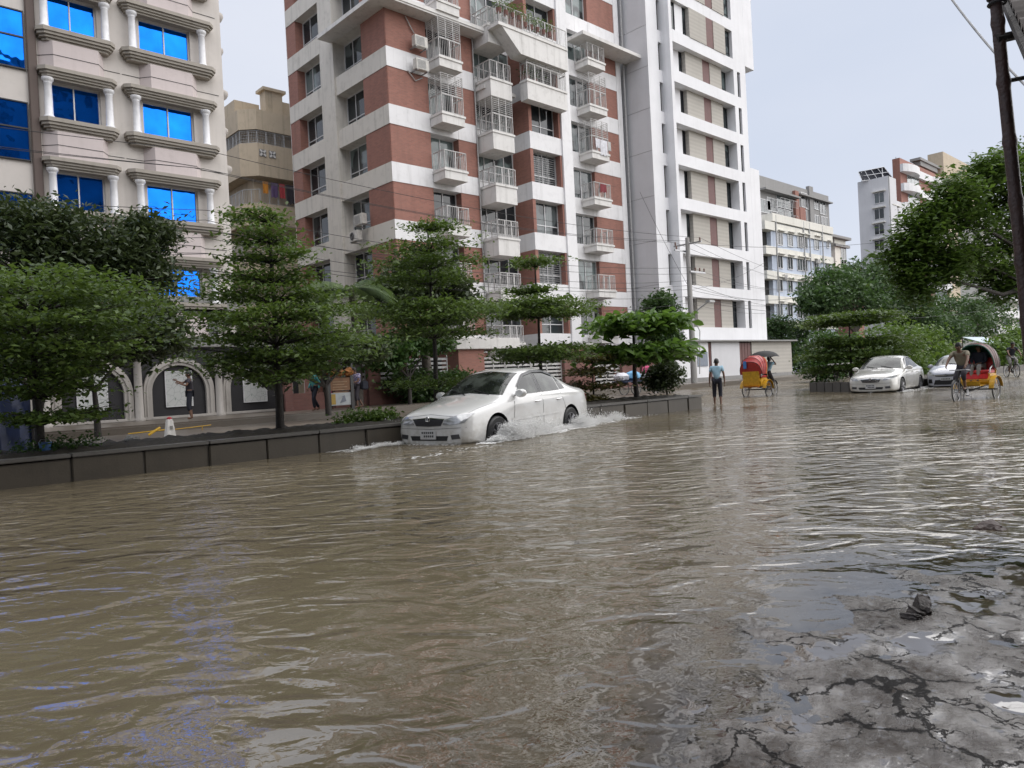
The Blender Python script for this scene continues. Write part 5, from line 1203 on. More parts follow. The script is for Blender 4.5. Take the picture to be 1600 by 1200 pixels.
HATCH = [(0.0, sec(.56, .22, .55, .54, .48, .62, .40, .66, .25, .68, .685)), (.05, sec(.66, .19, .60, .65, .58, .70, .5, .74, .3, .76, .765)), (.2, sec(.77, .17, .70, .76, .70, .80, .56, .84, .35, .865, .87)), (.5, sec(.82, .17, .80, .81, .76, .89, .6, .94, .38, .965, .975)),
         (.85, sec(.835, .17, .86, .825, .78, .95, .64, 1.02, .4, 1.05, 1.06)), (1.1, sec(.84, .17, .88, .83, .78, .97, .68, 1.14, .44, 1.19, 1.2)), (1.5, sec(.84, .17, .90, .83, .78, .99, .64, 1.35, .46, 1.43, 1.445)), (1.9, sec(.84, .17, .92, .83, .775, 1.0, .62, 1.4, .46, 1.5, 1.51)),
         (2.5, sec(.84, .17, .94, .83, .77, 1.01, .62, 1.4, .46, 1.495, 1.505)), (3.0, sec(.84, .17, .96, .83, .765, 1.03, .63, 1.36, .46, 1.445, 1.455)), (3.4, sec(.83, .2, .96, .82, .75, 1.04, .63, 1.28, .44, 1.35, 1.36)), (3.6, sec(.8, .25, .9, .78, .71, 1.0, .62, 1.15, .42, 1.18, 1.19)), (3.68, sec(.74, .3, .8, .72, .65, .9, .55, .97, .4, .98, .985))]
def hatchback(label, loc, rz, paint, scale=1):
    t = thing('hatchback_car', label, 'car', loc, rz, scale=scale); b = car_shell('body', HATCH, M[paint], (.75, 3.0), .33, t, .83); c = Car(t, b); P = c.patch
    for x in (.75, 3.0):
        for y in (-.73, .73): wheel(t, x, y, .29)
    P('windshield', M['car_glass'], 'F', [(-.68, 1.04), (0, 1.09), (.68, 1.04)], [(-.57, 1.38), (0, 1.44), (.57, 1.38)], 18, 7)
    for s in (-1, 1):
        P('side_window', M['car_glass'], 'S', [(1.22, 1.0), (1.95, 1.02)], [(1.45, 1.27), (1.95, 1.40)], 10, 6, .006, s); P('side_window', M['car_glass'], 'S', [(2.03, 1.025), (2.9, 1.06)], [(2.03, 1.405), (2.8, 1.37)], 10, 6, .006, s)
        P('headlight', M['lamp_lens'], 'F', [(s * .40, .62), (s * .60, .65), (s * .73, .70)], [(s * .46, .72), (s * .62, .79), (s * .735, .84)], 12, 6, .012); P('fog_lamp', M['black'], 'F', [(s * .5, .33), (s * .66, .33)], [(s * .52, .5), (s * .64, .5)], 6, 5, .008)
        h = c.hit('S', 1.28, .98, s)[0]; mb = MB(); mb.sphere((0, 0, 0), .085, 14, 10); mb.v = [(x * .8 + h.x, y * 1.4 + h.y + s * .12, z + 1.02) for x, y, z in mb.v]; mb.tube([h + Vector((0, -s * .03, 0)), h + Vector((0, s * .1, .03))], .02, 6); mb.build('wing_mirror', M[paint], t, smooth=True, world=False)
        for x in (1.2, 1.99): P('door_seam', M['black'], 'S', [(x - .005, .3), (x - .005, .97)], [(x + .005, .3), (x + .005, .97)], 6, 1, .003, s)
    P('grille', M['black'], 'F', [(-.38, .60), (0, .585), (.38, .60)], [(-.42, .68), (0, .685), (.42, .68)], 12, 4, .008); P('grille_trim', M['chrome'], 'F', [(-.4, .64), (.4, .64)], [(-.4, .655), (.4, .655)], 12, 1, .014)
    P('bumper_opening', M['black'], 'F', [(-.46, .27), (0, .26), (.46, .27)], [(-.40, .46), (0, .47), (.40, .46)], 14, 4, .008)
    h = c.hit('F', 0, .5)[0]; mb = MB(); mb.box(h.x - .03, h.x - .012, -.2, .2, .44, .56); pl_ = mb.build('number_plate', M['plate'], t, bevel=.004, world=False)
    mb = MB()
    for i in range(6): y = -.15 + i * .055; mb.box(h.x - .0325, h.x - .0305, y, y + .03, .475, .525)
    mb.build('plate_marks', M['black'], pl_, world=False)
    h = c.hit('F', 0, .645)[0]; mb = MB(); mb.lathe([(.05, -.005), (.05, .012), (1e-3, .014)], (h.x - .015, 0, .65), 18, 'X'); mb.build('emblem', M['chrome'], t, world=False)
    mb = MB(); a = c.hit('F', -.4, 1.06)[0]; e = c.hit('F', .1, 1.12)[0]; mb.tube([a + Vector((-.03, 0, 0)), e + Vector((-.03, 0, .01))], .009, 5); mb.build('wiper', M['black'], t, world=False)
    return t
p = onZ(1518, 604, 0); hatchback('silver hatchback car half hidden behind the colourful cycle rickshaw', p + Vector((0, .8, -.14)), rad(2), 'car_silver', .88)

# ---- bicycles and cycle rickshaws
def spoked(par, c, r, mat_t='tyre', nsp=24, tilt=0):
    mb = MB(); mb.torus(c, r - .02, .02, 'Y', 34, 8); o = mb.build('wheel', M[mat_t], par, smooth=True, world=False)
    mb = MB(); mb.torus(c, r - .045, .012, 'Y', 34, 6); mb.build('rim', M['steel'], o, smooth=True, world=False)
    mb = MB()
    for k in range(nsp):
        q = 2 * PI * k / nsp; mb.tube([(c[0], c[1] + (.03 if k % 2 else -.03), c[2]), (c[0] + (r - .045) * math.cos(q), c[1], c[2] + (r - .045) * math.sin(q))], .0035, 4, cap=False)
    mb.lathe([(0, -.045), (.028, -.045), (.028, .045), (0, .045)], c, 12, 'Y'); mb.build('spokes', M['steel'], o, world=False); return o
def bike_front(t, xw, frame_mat, xs, tubes=True):
    """front wheel at xw, fork, handlebar, frame to the bottom bracket at xs"""
    spoked(t, (xw, 0, .34), .34); mb = MB(); hx = xw - .2
    for y in (-.05, .05): mb.tube([(xw, y, .34), (hx + .04, y, .78)], .014, 6)
    mb.tube([(hx + .05, 0, .76), (hx, 0, .98)], .018, 7); mb.build('fork', M['black_metal'], t, smooth=True, world=False)
    mb = MB(); mb.tube([(hx - .14, -.28, .98), (hx + .02, -.22, 1.0), (hx, 0, .99), (hx + .02, .22, 1.0), (hx - .14, .28, .98)], .013, 7); mb.build('handlebar', M['steel'], t, smooth=True, world=False)
    mb = MB(); mb.tube([(hx + .04, 0, .78), (xs + .1, 0, .80), (xs, 0, .30)], .018, 7); mb.tube([(hx + .045, 0, .72), (xs, 0, .30)], .02, 7); mb.build('frame', M[frame_mat], t, smooth=True, world=False)
    mb = MB(); mb.tube([(xs + .1, 0, .79), (xs + .08, 0, .90)], .014, 6); mb.prism([(xs - .08, -.09), (xs - .06, .09), (xs + .1, .05), (xs + .24, .02), (xs + .24, -.02), (xs + .1, -.05)], .90, .95, 'XY'); mb.build('saddle', M['black'], t, bevel=.01, world=False)
    mb = MB(); mb.lathe([(0, -.005), (.10, -.005), (.10, .005), (0, .005)], (xs, .06, .30), 20, 'Y'); mb.tube([(xs, .07, .30), (xs + .15, .07, .22)], .012, 5); mb.tube([(xs, -.07, .30), (xs - .15, -.07, .38)], .012, 5); mb.box(xs + .11, xs + .2, .06, .17, .2, .225); mb.box(xs - .2, xs - .11, -.17, -.06, .37, .395); mb.build('crank', M['steel'], t, world=False)
    mb = MB(); n = 14
    for i in range(n): 
        q0, q1 = rad(25 + 130 * i / n), rad(25 + 130 * (i + 1) / n); mb.add([(xw + .375 * math.cos(q), y, .34 + .375 * math.sin(q)) for q in (q0, q1) for y in (-.03, .03)], [(0, 1, 3, 2)])
    mb.build('mudguard', M['black_metal'], t, smooth=True, world=False)
RK = {k: plain('rickshaw ' + k, c, .35, 0, .3, 12) for k, c in {'yellow': (.62, .34, .015), 'red': (.42, .03, .025), 'green': (.02, .11, .09), 'bright': (.55, .02, .02), 'orange': (.6, .2, .03), 'pinky': (.62, .25, .2), 'blue': (.06, .2, .5), 'maroon': (.10, .02, .018)}.items()}
def rickshaw(label, loc, rz, hood_out, hood_in, seat, scale=1, cover=False):
    t = thing('cycle_rickshaw', label, 'rickshaw', loc, rz, scale=scale)
    bike_front(t, 1.72, 'black_metal', 1.0)
    for y in (-.5, .5): spoked(t, (0, y, .35), .35)
    mb = MB(); mb.tube([(0, -.55, .35), (0, .55, .35)], .022, 8)
    for y in (-.36, .36): mb.tube([(-.45, y, .47), (.55, y, .47), (1.0, 0, .32)], .02, 6); mb.tube([(0, y, .35), (0, y, .47)], .02, 6)
    mb.tube([(1.0, 0, .30), (.0, 0, .36)], .02, 6); mb.build('chassis', M['black_metal'], t, world=False)
    mb = MB(); mb.prism([(-.42, .49), (.20, .49), (.26, .62), (.16, .84), (-.34, .84), (-.52, .70)], -.40, .40, 'XZ'); mb.build('seat_box', RK['yellow'], t, bevel=.02, world=False)
    mb = MB(); mb.prism([(-.5, .50), (-.44, .50), (-.50, 1.12), (-.56, 1.12)], -.36, .36, 'XZ'); mb.build('back_board', RK['yellow'], t, bevel=.015, world=False)
    mb = MB(); mb.prism([(-.60, .46), (-.42, .46), (-.42, .50), (-.66, .50)], -.34, .34, 'XZ'); mb.build('rear_step', RK['orange'], t, bevel=.01, world=False)
    mb = MB(); mb.prism([(-.34, .842), (.18, .842), (.22, .90), (.18, .95), (-.34, .95)], -.38, .38, 'XZ'); mb.prism([(.165, .60), (.26, .66), (.222, .84), (.19, .84)], -.37, .37, 'XZ'); mb.build('seat', RK[seat], t, bevel=.025, world=False)
    mb = MB(); mb.prism([(-.46, .92), (-.36, .955), (-.44, 1.32), (-.53, 1.32)], -.38, .38, 'XZ'); mb.build('seat_back', RK[seat], t, bevel=.025, world=False)
    mb = MB(); mb.box(.28, .82, -.34, .34, .475, .50); mb.box(.80, .825, -.34, .34, .50, .62); mb.build('footboard', RK['yellow'], t, bevel=.008, world=False)
    for y in (-.5, .5):
        mb = MB(); n = 12; y0, y1 = y - .07, y + .07
        for i in range(n):
            q0, q1 = rad(5 + 165 * i / n), rad(5 + 165 * (i + 1) / n); c_ = [(r * math.cos(q), yy, .35 + r * math.sin(q)) for r in (.40, .415) for q in (q0, q1) for yy in (y0, y1)]; mb.add(c_, [(0, 1, 3, 2), (4, 6, 7, 5), (0, 2, 6, 4), (1, 5, 7, 3)])
        mb.build('mudguard', RK['yellow'], t, smooth=True, world=False)
        mb = MB(); mb.tube([(-.46, y * .82, .9), (-.1, y * .86, 1.12), (.14, y * .82, 1.0), (.2, y * .8, .86)], .018, 6); mb.build('armrest', M['steel'], t, smooth=True, world=False)
    # folding hood: four hoops, the cloth stretched over them, closed at the back
    def hoop(xb, xt, zt, nn=16):
        out = []
        for i in range(nn + 1):
            q = PI * i / nn; k = math.sin(q) ** .7; out.append(Vector((xb + (xt - xb) * k, -.47 * (abs(math.cos(q)) ** .8) * (1 if q < PI / 2 else -1), 1.0 + (zt - 1.0) * k)))
        return out
    A = [hoop(-.50, -.62, 1.52), hoop(-.44, -.48, 1.70), hoop(-.34, -.22, 1.78), hoop(-.22, .02, 1.79), hoop(-.08, .24, 1.74)]
    for nm, off, ma in (('hood', .008, RK[hood_out]), ('hood_lining', -.012, RK[hood_in])):
        mb = MB(); cc = Vector((-.25, 0, 1.2)); lift = lambda v, e=0: v + (v - cc).normalized() * (off - e)
        for k in range(len(A) - 1):
            B0, B1 = A[k], A[k + 1]
            for i in range(16):
                mid0, mid1 = (B0[i] + B1[i]) / 2, (B0[i + 1] + B1[i + 1]) / 2
                mb.add([lift(B0[i]), lift(B0[i + 1]), lift(mid1, .02), lift(mid0, .02)], [(0, 1, 2, 3)]); mb.add([lift(mid0, .02), lift(mid1, .02), lift(B1[i + 1]), lift(B1[i])], [(0, 1, 2, 3)])
        c0 = lift(Vector((-.56, 0, 1.2)))
        for i in range(16): mb.add([lift(A[0][i]), lift(A[0][i + 1]), c0], [(0, 1, 2)])
        mb.add([lift(A[0][0]), lift(A[0][16]), c0], [(0, 1, 2)])
        mb.build(nm, ma, t, smooth=True, world=False, merge=True)
    mb = MB(); mb.tube(A[-1], .022, 6); mb.build('hood_rim', RK[hood_in] if not cover else RK['orange'], t, smooth=True, world=False)
    mb = MB()
    for a in A[:-1]: mb.tube([v * 1.0 for v in a], .013, 5)
    mb.build('hood_rib', M['black_metal'], t, smooth=True, world=False)
    if cover:
        mb = MB(); mb.box(-.70, -.67, .10, .24, 1.24, 1.56); mb.build('hanging_cloth', RK['blue'], t, bevel=.01, world=False)
    return t
p1 = (onZ(1168, 620, 0) + onZ(1199, 619, 0)) / 2
rickshaw('cycle rickshaw with red hood and yellow back seen from behind, heading away', (p1.x, p1.y, -.05), rad(4), 'red', 'green', 'bright', .87, True)
p2 = onZ(1566, 621, 0)
rickshaw('cycle rickshaw with dark green hood lining and red seat beside the silver hatchback', (p2.x - .1, p2.y + .5, -.06), rad(176), 'maroon', 'green', 'bright', .82)
def cart():
    p = onZ(990, 617, 0); t = thing('cargo_tricycle', 'pedal cargo tricycle loaded with wrapped sacks behind the end of the planter', 'tricycle', (p.x, p.y + .2, -.02), rad(-12), scale=.95)
    bike_front(t, 1.75, 'black_metal', 1.0)
    for y in (-.48, .48): spoked(t, (0, y, .34), .34)
    mb = MB(); mb.box(-.75, .65, -.55, .55, .70, .75)
    for i in range(6): mb.box(-.74 + .23 * i, -.56 + .23 * i, -.57, .57, .755, .775)
    mb.build('platform', plain('worn blue planks', (.04, .06, .12), .7), t, world=False)
    mb = MB(); mb.tube([(0, -.52, .34), (0, .52, .34)], .02, 6); mb.tube([(-.6, 0, .66), (1.0, 0, .32)], .022, 6)
    for x in (-.5, .5): mb.box(x - .02, x + .02, -.45, .45, .62, .699)
    mb.build('chassis', M['black_metal'], t, world=False); return t
cart_t = cart()

# ================================================================== PEOPLE
def skin_mesh(name, vs, es, rs, mat, par, sub=2):
    """grow one smooth surface round a skeleton"""
    bm = bmesh.new(); sk_ = bm.verts.layers.skin.verify(); bv = []
    for i, (v, r) in enumerate(zip(vs, rs)):
        b = bm.verts.new(v); r = r if isinstance(r, tuple) else (r, r); b[sk_].radius = r; b[sk_].use_root = (i == 0); bv.append(b)
    for a, b in es: bm.edges.new((bv[a], bv[b]))
    me = bpy.data.meshes.new(name); bm.to_mesh(me); bm.free(); o = bpy.data.objects.new(name, me); COL.objects.link(o)
    m = o.modifiers.new('k', 'SKIN'); m.use_smooth_shade = True; s = o.modifiers.new('s', 'SUBSURF'); s.levels = sub
    bake(o, name); o.data.materials.clear(); o.data.materials.append(mat); o.parent = par
    o.data.polygons.foreach_set('use_smooth', [True] * len(o.data.polygons)); return o
SKIN = plain('brown skin', (.16, .085, .055), .55, 0, .15, 12); HAIR = plain('black hair', (.008, .007, .007), .5)
STAND = dict(pelvis=(0, 0, .95), waist=(0, 0, 1.09), chest=(.0, 0, 1.30), neck=(0, 0, 1.47), head=(.02, 0, 1.60), sl=(0, .185, 1.40), sr=(0, -.185, 1.40), el=(-.03, .23, 1.12), er=(-.03, -.23, 1.12), wl=(.05, .24, .88), wr=(.05, -.24, .88), hl=(0, .09, .92), hr=(0, -.09, .92), kl=(.03, .10, .50), kr=(.03, -.10, .50), al=(0, .10, .09), ar=(0, -.10, .09))
WALK = dict(STAND, kl=(.14, .10, .51), al=(.10, .10, .12), kr=(.02, -.10, .50), ar=(-.20, -.10, .13), el=(-.09, .23, 1.13), wl=(-.04, .25, .88), er=(.05, -.23, 1.13), wr=(.17, -.22, .92))
def human(label, loc, rz, pose, shirt, pants, scale=1, rolled=False, sleeve='short', group=None, hair=True, long_hair=False, skirt=None, face=1):
    t = thing('person', label, 'person', loc, rz, group, scale); P = {k: Vector(v) for k, v in pose.items()}
    vs = []; rs = []; es = []; ix = {}
    def ad(k, v, r, par=None):
        ix[k] = len(vs); vs.append(Vector(v)); rs.append(r)
        if par is not None: es.append((ix[par], ix[k]))
    up = (P['neck'] - P['pelvis']).normalized(); hd = P['head']; fw = Vector((1, 0, 0)); nk = P['neck']; hu = (hd - nk).normalized()
    ad('pelvis', P['pelvis'], (.12, .10)); ad('waist', P['waist'], (.125, .09), 'pelvis'); ad('chest', P['chest'], (.14, .10), 'waist'); ad('nb', nk - up * .05, (.075, .065), 'chest'); ad('neck', nk + hu * .03, .05, 'nb')
    ad('jaw', hd - hu * .055 + fw * .015, (.06, .07), 'neck'); ad('skull', hd + hu * .02, (.076, .09), 'jaw'); ad('crown', hd + hu * .085 - fw * .01, (.05, .06), 'skull')
    ad('nose', hd - hu * .02 + fw * .105, .012, 'jaw')
    for s in 'lr':
        sg = 1 if s == 'l' else -1
        ad('s' + s, P['s' + s], .055, 'chest'); ad('e' + s, P['e' + s], .038, 's' + s); ad('f' + s, P['e' + s].lerp(P['w' + s], .35), .036, 'e' + s); ad('w' + s, P['w' + s], .025, 'f' + s)
        d = (P['w' + s] - P['e' + s]).normalized(); ad('p' + s, P['w' + s] + d * .075, (.036, .018), 'w' + s)
        ad('h' + s, P['h' + s], .082, 'pelvis'); ad('k' + s, P['k' + s], .055, 'h' + s); sh = P['k' + s].lerp(P['a' + s], .35) - fw * .015; ad('c' + s, sh, .052, 'k' + s); ad('a' + s, P['a' + s], .036, 'c' + s); ad('heel' + s, P['a' + s] + Vector((-.02, 0, -.045)), .035, 'a' + s); ad('toe' + s, P['a' + s] + Vector((.13, 0, -.06)), (.038, .02), 'heel' + s)
    b = skin_mesh('body', vs, es, rs, SKIN, t)
    # fingers and ears joined into the body surface
    mb = MB()
    for s in 'lr':
        d = (P['w' + s] - P['e' + s]).normalized(); side = d.cross(Vector((0, 1 if s == 'l' else -1, 0))).normalized(); nrm = d.cross(side); root = P['w' + s] + d * .09
        for k, ln in enumerate((.068, .08, .075, .058)):
            o = root + side * (k - 1.5) * .019; mb.tube([o - d * .02, o + d * ln * .5, o + d * ln * .85 + nrm * .02, o + d * ln * .95 + nrm * .04], [.009, .0085, .008, .006], 6)
        o = P['w' + s] + d * .04 - side * .03; mb.tube([o, o - side * .025 + d * .03, o - side * .028 + d * .06 + nrm * .01], [.011, .010, .007], 6)
    for sg in (-1, 1): mb.sphere((hd.x - .005, hd.y + sg * .078, hd.z - .01), .024, 8, 6)
    bm = bmesh.new(); bm.from_mesh(b.data); base = [bm.verts.new(v) for v in mb.v]
    for f in mb.f: bm.faces.new([base[i] for i in f]).smooth = True
    bm.to_mesh(b.data); bm.free()
    if face:
        mb = MB()
        for sg in (-1, 1): mb.sphere((hd.x + .083, hd.y + sg * .03, hd.z + .005), .009, 6, 5)
        mb.tube([(hd.x + .082, hd.y - .022, hd.z - .062), (hd.x + .088, hd.y, hd.z - .064), (hd.x + .082, hd.y + .022, hd.z - .062)], .005, 5); mb.build('eyes_and_mouth', HAIR, t, world=False)
    if hair:
        mb = MB(); mb.lathe([(.001, .118), (.05, .11), (.085, .07), (.1, .02), (.1, -.03), (.085, -.065)], (0, 0, 0), 18); R = hu.to_track_quat('Z', 'Y').to_matrix().to_4x4()
        mb.v = [tuple(hd + hu * .012 + Vector((x * 1.02 - .022 + (z * .25 if x > 0 else 0), y * .86, z))) for x, y, z in mb.v]
        if long_hair: mb.lathe([(.09, .05), (.105, -.05), (.10, -.2), (.08, -.26)], (hd.x - .05, hd.y, hd.z), 14)
        mb.build('hair', HAIR, t, smooth=True, world=False)
    g = .022; sv = [P['pelvis'] + up * -.02, P['waist'], P['chest'], nk - up * .045]; sr_ = [(.145, .12), (.145, .115), (.165, .125), (.085, .075)]; se = [(0, 1), (1, 2), (2, 3)]
    for s in 'lr':
        i = len(sv); sv += [P['s' + s], P['s' + s].lerp(P['e' + s], .62 if sleeve == 'short' else 1)]; sr_ += [.072, .062 if sleeve == 'short' else .052]; se += [(2, i), (i, i + 1)]
        if sleeve == 'long': sv.append(P['e' + s].lerp(P['w' + s], .92)); sr_.append(.04); se.append((i + 1, i + 2))
    skin_mesh('shirt', sv, se, sr_, shirt, t)
    pv = [P['pelvis']]; pr = [(.14, .118)]; pe = []
    for s in 'lr':
        i = len(pv); en = .55 if rolled else .95; pv += [P['h' + s], P['k' + s], P['k' + s].lerp(P['a' + s], en * .5), P['k' + s].lerp(P['a' + s], en)]; pr += [.102, .078, .07, .062]; pe += [(0, i), (i, i + 1), (i + 1, i + 2), (i + 2, i + 3)]
    skin_mesh('trousers', pv, pe, pr, pants, t)
    if skirt:
        a, c = P['pelvis'], (P['kl'] + P['kr']) / 2; mb = MB(); mb.lathe([(.16, .08), (.19, -.05), (.22, -.3), (.24, -.55), (.235, -.56)], tuple(a), 20); mb.build('skirt', skirt, t, smooth=True, world=False)
    return t
p = onZ(1122, 631, 0); human('barefoot man in a light blue T-shirt and rolled dark trousers wading away from the camera', (p.x, p.y, -.07), rad(28), dict(WALK, kl=(.07, .11, .5), al=(.02, .115, .09), ar=(-.10, -.11, .10), head=(.02, -.01, 1.6), el=(-.04, .24, 1.12), wl=(-.02, .26, .86), er=(-.02, -.25, 1.12), wr=(.03, -.26, .86)), CL['skyblue'], CL['navy'], .86, True)
# riders
def on(t_loc, rz, sc_, x, y, z): c, s = math.cos(rz), math.sin(rz); return (t_loc[0] + sc_ * (x * c - y * s), t_loc[1] + sc_ * (x * s + y * c), t_loc[2] + sc_ * z)
RIDE = dict(STAND, pelvis=(0, 0, 0.0), waist=(.06, 0, .13), chest=(.17, 0, .32), neck=(.25, 0, .47), head=(.30, 0, .60), sl=(.18, .185, .42), sr=(.18, -.185, .42), el=(.36, .25, .24), er=(.36, -.25, .24), wl=(.50, .25, .10), wr=(.50, -.25, .10), hl=(.02, .09, -.02), hr=(.02, -.09, -.02), kl=(.36, .12, -.18), kr=(.28, -.12, -.32), al=(.22, .10, -.55), ar=(.05, -.10, -.66))
def rider(label, t_loc, rz, sc_, xs, shirt, pants, pose=RIDE, **kw): return human(label, on(t_loc, rz, sc_, xs, 0, 1.02), rz, pose, shirt, pants, sc_, **kw)
r1 = (p1.x, p1.y, -.05)
rider('rickshaw puller in a pale blue shirt pedalling the red hooded rickshaw under a black umbrella', r1, rad(4), .87, 1.05, CL['skyblue'], CL['dark'], dict(RIDE, er=(.28, -.30, .34), wr=(.20, -.2, .54)))
r2 = (p2.x - .1, p2.y + .5, -.06)
rider('rickshaw puller in a worn khaki shirt on the rickshaw beside the silver car', r2, rad(176), .86, 1.05, CL['khaki'], CL['dark'], rolled=True)
SIT = dict(STAND, pelvis=(0, 0, 0), waist=(-.02, 0, .14), chest=(-.03, 0, .35), neck=(-.01, 0, .52), head=(.03, 0, .65), sl=(-.02, .185, .45), sr=(-.02, -.185, .45), el=(.08, .22, .18), er=(.08, -.22, .18), wl=(.28, .12, .12), wr=(.28, -.12, .12), hl=(.05, .09, 0), hr=(.05, -.09, 0), kl=(.42, .11, .03), kr=(.42, -.11, .03), al=(.46, .10, -.40), ar=(.46, -.10, -.40))
human('passenger in dark clothes with a white scarf sitting inside the rickshaw hood', on(r2, rad(176), .86, -.22, 0, 1.0), rad(176), SIT, CL["navy"], CL["grey"], .75, sleeve='long')
ct = cart_t.location
rider('man in a pink shirt and white trousers riding the cargo tricycle behind the planter', (ct.x, ct.y, ct.z), rad(-12), .95, .98, CL['pink'], CL['white'])
def sack(label, loc, r, m, seed):
    b = MB(); n, k = 16, 10; rr = np.random.default_rng(seed); ph = rr.uniform(0, 6, 6); vs = []
    for i in range(k + 1):
        th = PI * i / k
        for j in range(n):
            q = 2 * PI * j / n; s = 1 + .10 * math.sin(3 * q + ph[0]) * math.sin(th) + .07 * math.sin(5 * q + 2 * th + ph[1]) + .05 * math.sin(7 * th + ph[2]); vs.append((loc[0] + r[0] * s * math.sin(th) * math.cos(q), loc[1] + r[1] * s * math.sin(th) * math.sin(q), max(loc[2], loc[2] + r[2] * (.8 - s * math.cos(th)))))
    b.add(vs, [(i * n + j, i * n + (j + 1) % n, (i + 1) * n + (j + 1) % n, (i + 1) * n + j) for i in range(k) for j in range(n)])
    t = thing('sack', label, 'sack', loc, group='sacks on the cargo tricycle'); b.build('cover', m, t, smooth=True); return t
sack('white wrapped sack at the rear of the cargo tricycle bed', on(ct, rad(-12), .95, -.45, .1, .778), (.36, .42, .22), CL['white'], 1)
sack('pale blue wrapped bundle in the middle of the cargo tricycle bed', on(ct, rad(-12), .95, .15, -.1, .778), (.36, .42, .26), CL['lightblue'], 2)
# umbrella over the puller
u = Vector(on(r1, rad(4), .87, 1.12, -.17, 1.58)); um = thing('umbrella', 'open black umbrella held over the pale blue shirted rickshaw puller', 'umbrella', u)
mb = MB(); top = u + Vector((-.3, .1, .34)); n = 8; vs = [top]; fs = []
for j in range(1, 5):
    for k in range(n * 4):
        q = 2 * PI * k / (n * 4); r = .56 * math.sin(j / 4 * 1.25) / math.sin(1.25); sc_ = 1 - .07 * abs(math.sin(q * n / 2)) * j / 4; z = -.24 * (1 - math.cos(j / 4 * 1.25)) / (1 - math.cos(1.25)); vs.append(top + Vector((r * sc_ * math.cos(q), r * sc_ * math.sin(q), z + .02 * abs(math.sin(q * n / 2)) * j / 4)))
m4 = n * 4; fs += [(0, 1 + k, 1 + (k + 1) % m4) for k in range(m4)] + [(1 + (j - 1) * m4 + k, 1 + j * m4 + k, 1 + j * m4 + (k + 1) % m4, 1 + (j - 1) * m4 + (k + 1) % m4) for j in range(1, 4) for k in range(m4)]
mb.add(vs, fs); mb.build('canopy', M['black'], um, smooth=True)
mb = MB(); mb.tube([top + Vector((0, 0, .05)), u, u + Vector((.03, -.015, -.08))], .008, 6); mb.build('shaft', M['steel'], um)
# distant cyclist facing the camera
pc = onZ(1573, 589, 0); bk = thing('bicycle', 'bicycle ridden toward the camera by the distant cyclist at the right', 'bicycle', (pc.x, pc.y, -.03), rad(215), scale=.95)
bike_front(bk, 1.1, 'black_metal', .5); spoked(bk, (0, 0, .34), .34)
mb = MB(); mb.tube([(0, .06, .34), (.5, .04, .3)], .012, 5); mb.tube([(0, .05, .34), (.58, 0, .78)], .012, 5); mb.tube([(0, -.05, .34), (.58, 0, .78)], .012, 5); mb.build('rear_stay', M['black_metal'], bk, world=False)
rider('distant cyclist in a dark vest and pale shorts riding toward the camera', (pc.x, pc.y, -.03), rad(215), .95, .5, CL['navy'], CL['grey'], rolled=True)
# people on the far pavement
q = onY(298, 645, 27.2); human('man in dark clothes standing by the arched wall and pointing at a notice board', (q.x, 27.2, .25), rad(165), dict(STAND, er=(.20, -.28, 1.30), wr=(.36, -.34, 1.38), el=(.12, .26, 1.2), wl=(.32, .20, 1.28), kl=(.08, .14, .5), al=(.0, .17, .09), kr=(.02, -.12, .5), ar=(-.05, -.16, .09)), CL['dark'], CL['navy'], 1.0, True)
q = onY(508, 640, 24.9); human('person in a teal and white top and dark headscarf walking left on the far pavement', (q.x, 25.6, .25), rad(180), WALK, CL['teal'], CL['navy'], .95, sleeve='long', long_hair=True)
q = onY(519, 640, 25.2); human('child in a bright pink dress walking beside the person in teal', (q.x, 25.3, .25), rad(180), WALK, CL['pink'], CL['dark'], .72, skirt=CL['pink'])
def plaid():
    m, t, p = nodes('purple blue plaid cloth'); v = objco(t); w1 = N(t, 'ShaderNodeTexChecker', Scale=16); w1.inputs['Color1'].default_value = (.10, .10, .24, 1); w1.inputs['Color2'].default_value = (.42, .38, .46, 1); t.links.new(v, w1.inputs['Vector']); t.links.new(w1.outputs[0], p.inputs['Base Color']); p.inputs['Roughness'].default_value = .9; return m
CL['plaid'] = plaid()
q = onY(561, 640, 25.4); human('person in a checked blue and white shirt walking left past the wooden sign', (q.x, 25.4, .25), rad(172), dict(WALK, chest=(.05, 0, 1.3), neck=(.09, 0, 1.47), head=(.13, 0, 1.59), el=(.06, .2, 1.12), wl=(.24, .16, 1.08)), CL['plaid'], CL['dark'], .95, True)
q2 = onY(567, 628, 25.2); bg_ = thing('shoulder_bag', 'dark blue bag hanging at the checked shirt walker hip', 'bag', (q2.x, 25.2, 1.0)); mb = MB(); mb.box(q2.x - .04, q2.x + .26, 25.12, 25.28, .98, 1.32); mb.build('pouch', CL['navy'], bg_, bevel=.04); mb = MB(); mb.tube([(q2.x, 25.2, 1.31), (q2.x - .08, 25.22, 1.52), (q2.x - .12, 25.3, 1.68)], .012, 5); mb.build('strap', CL['navy'], bg_)

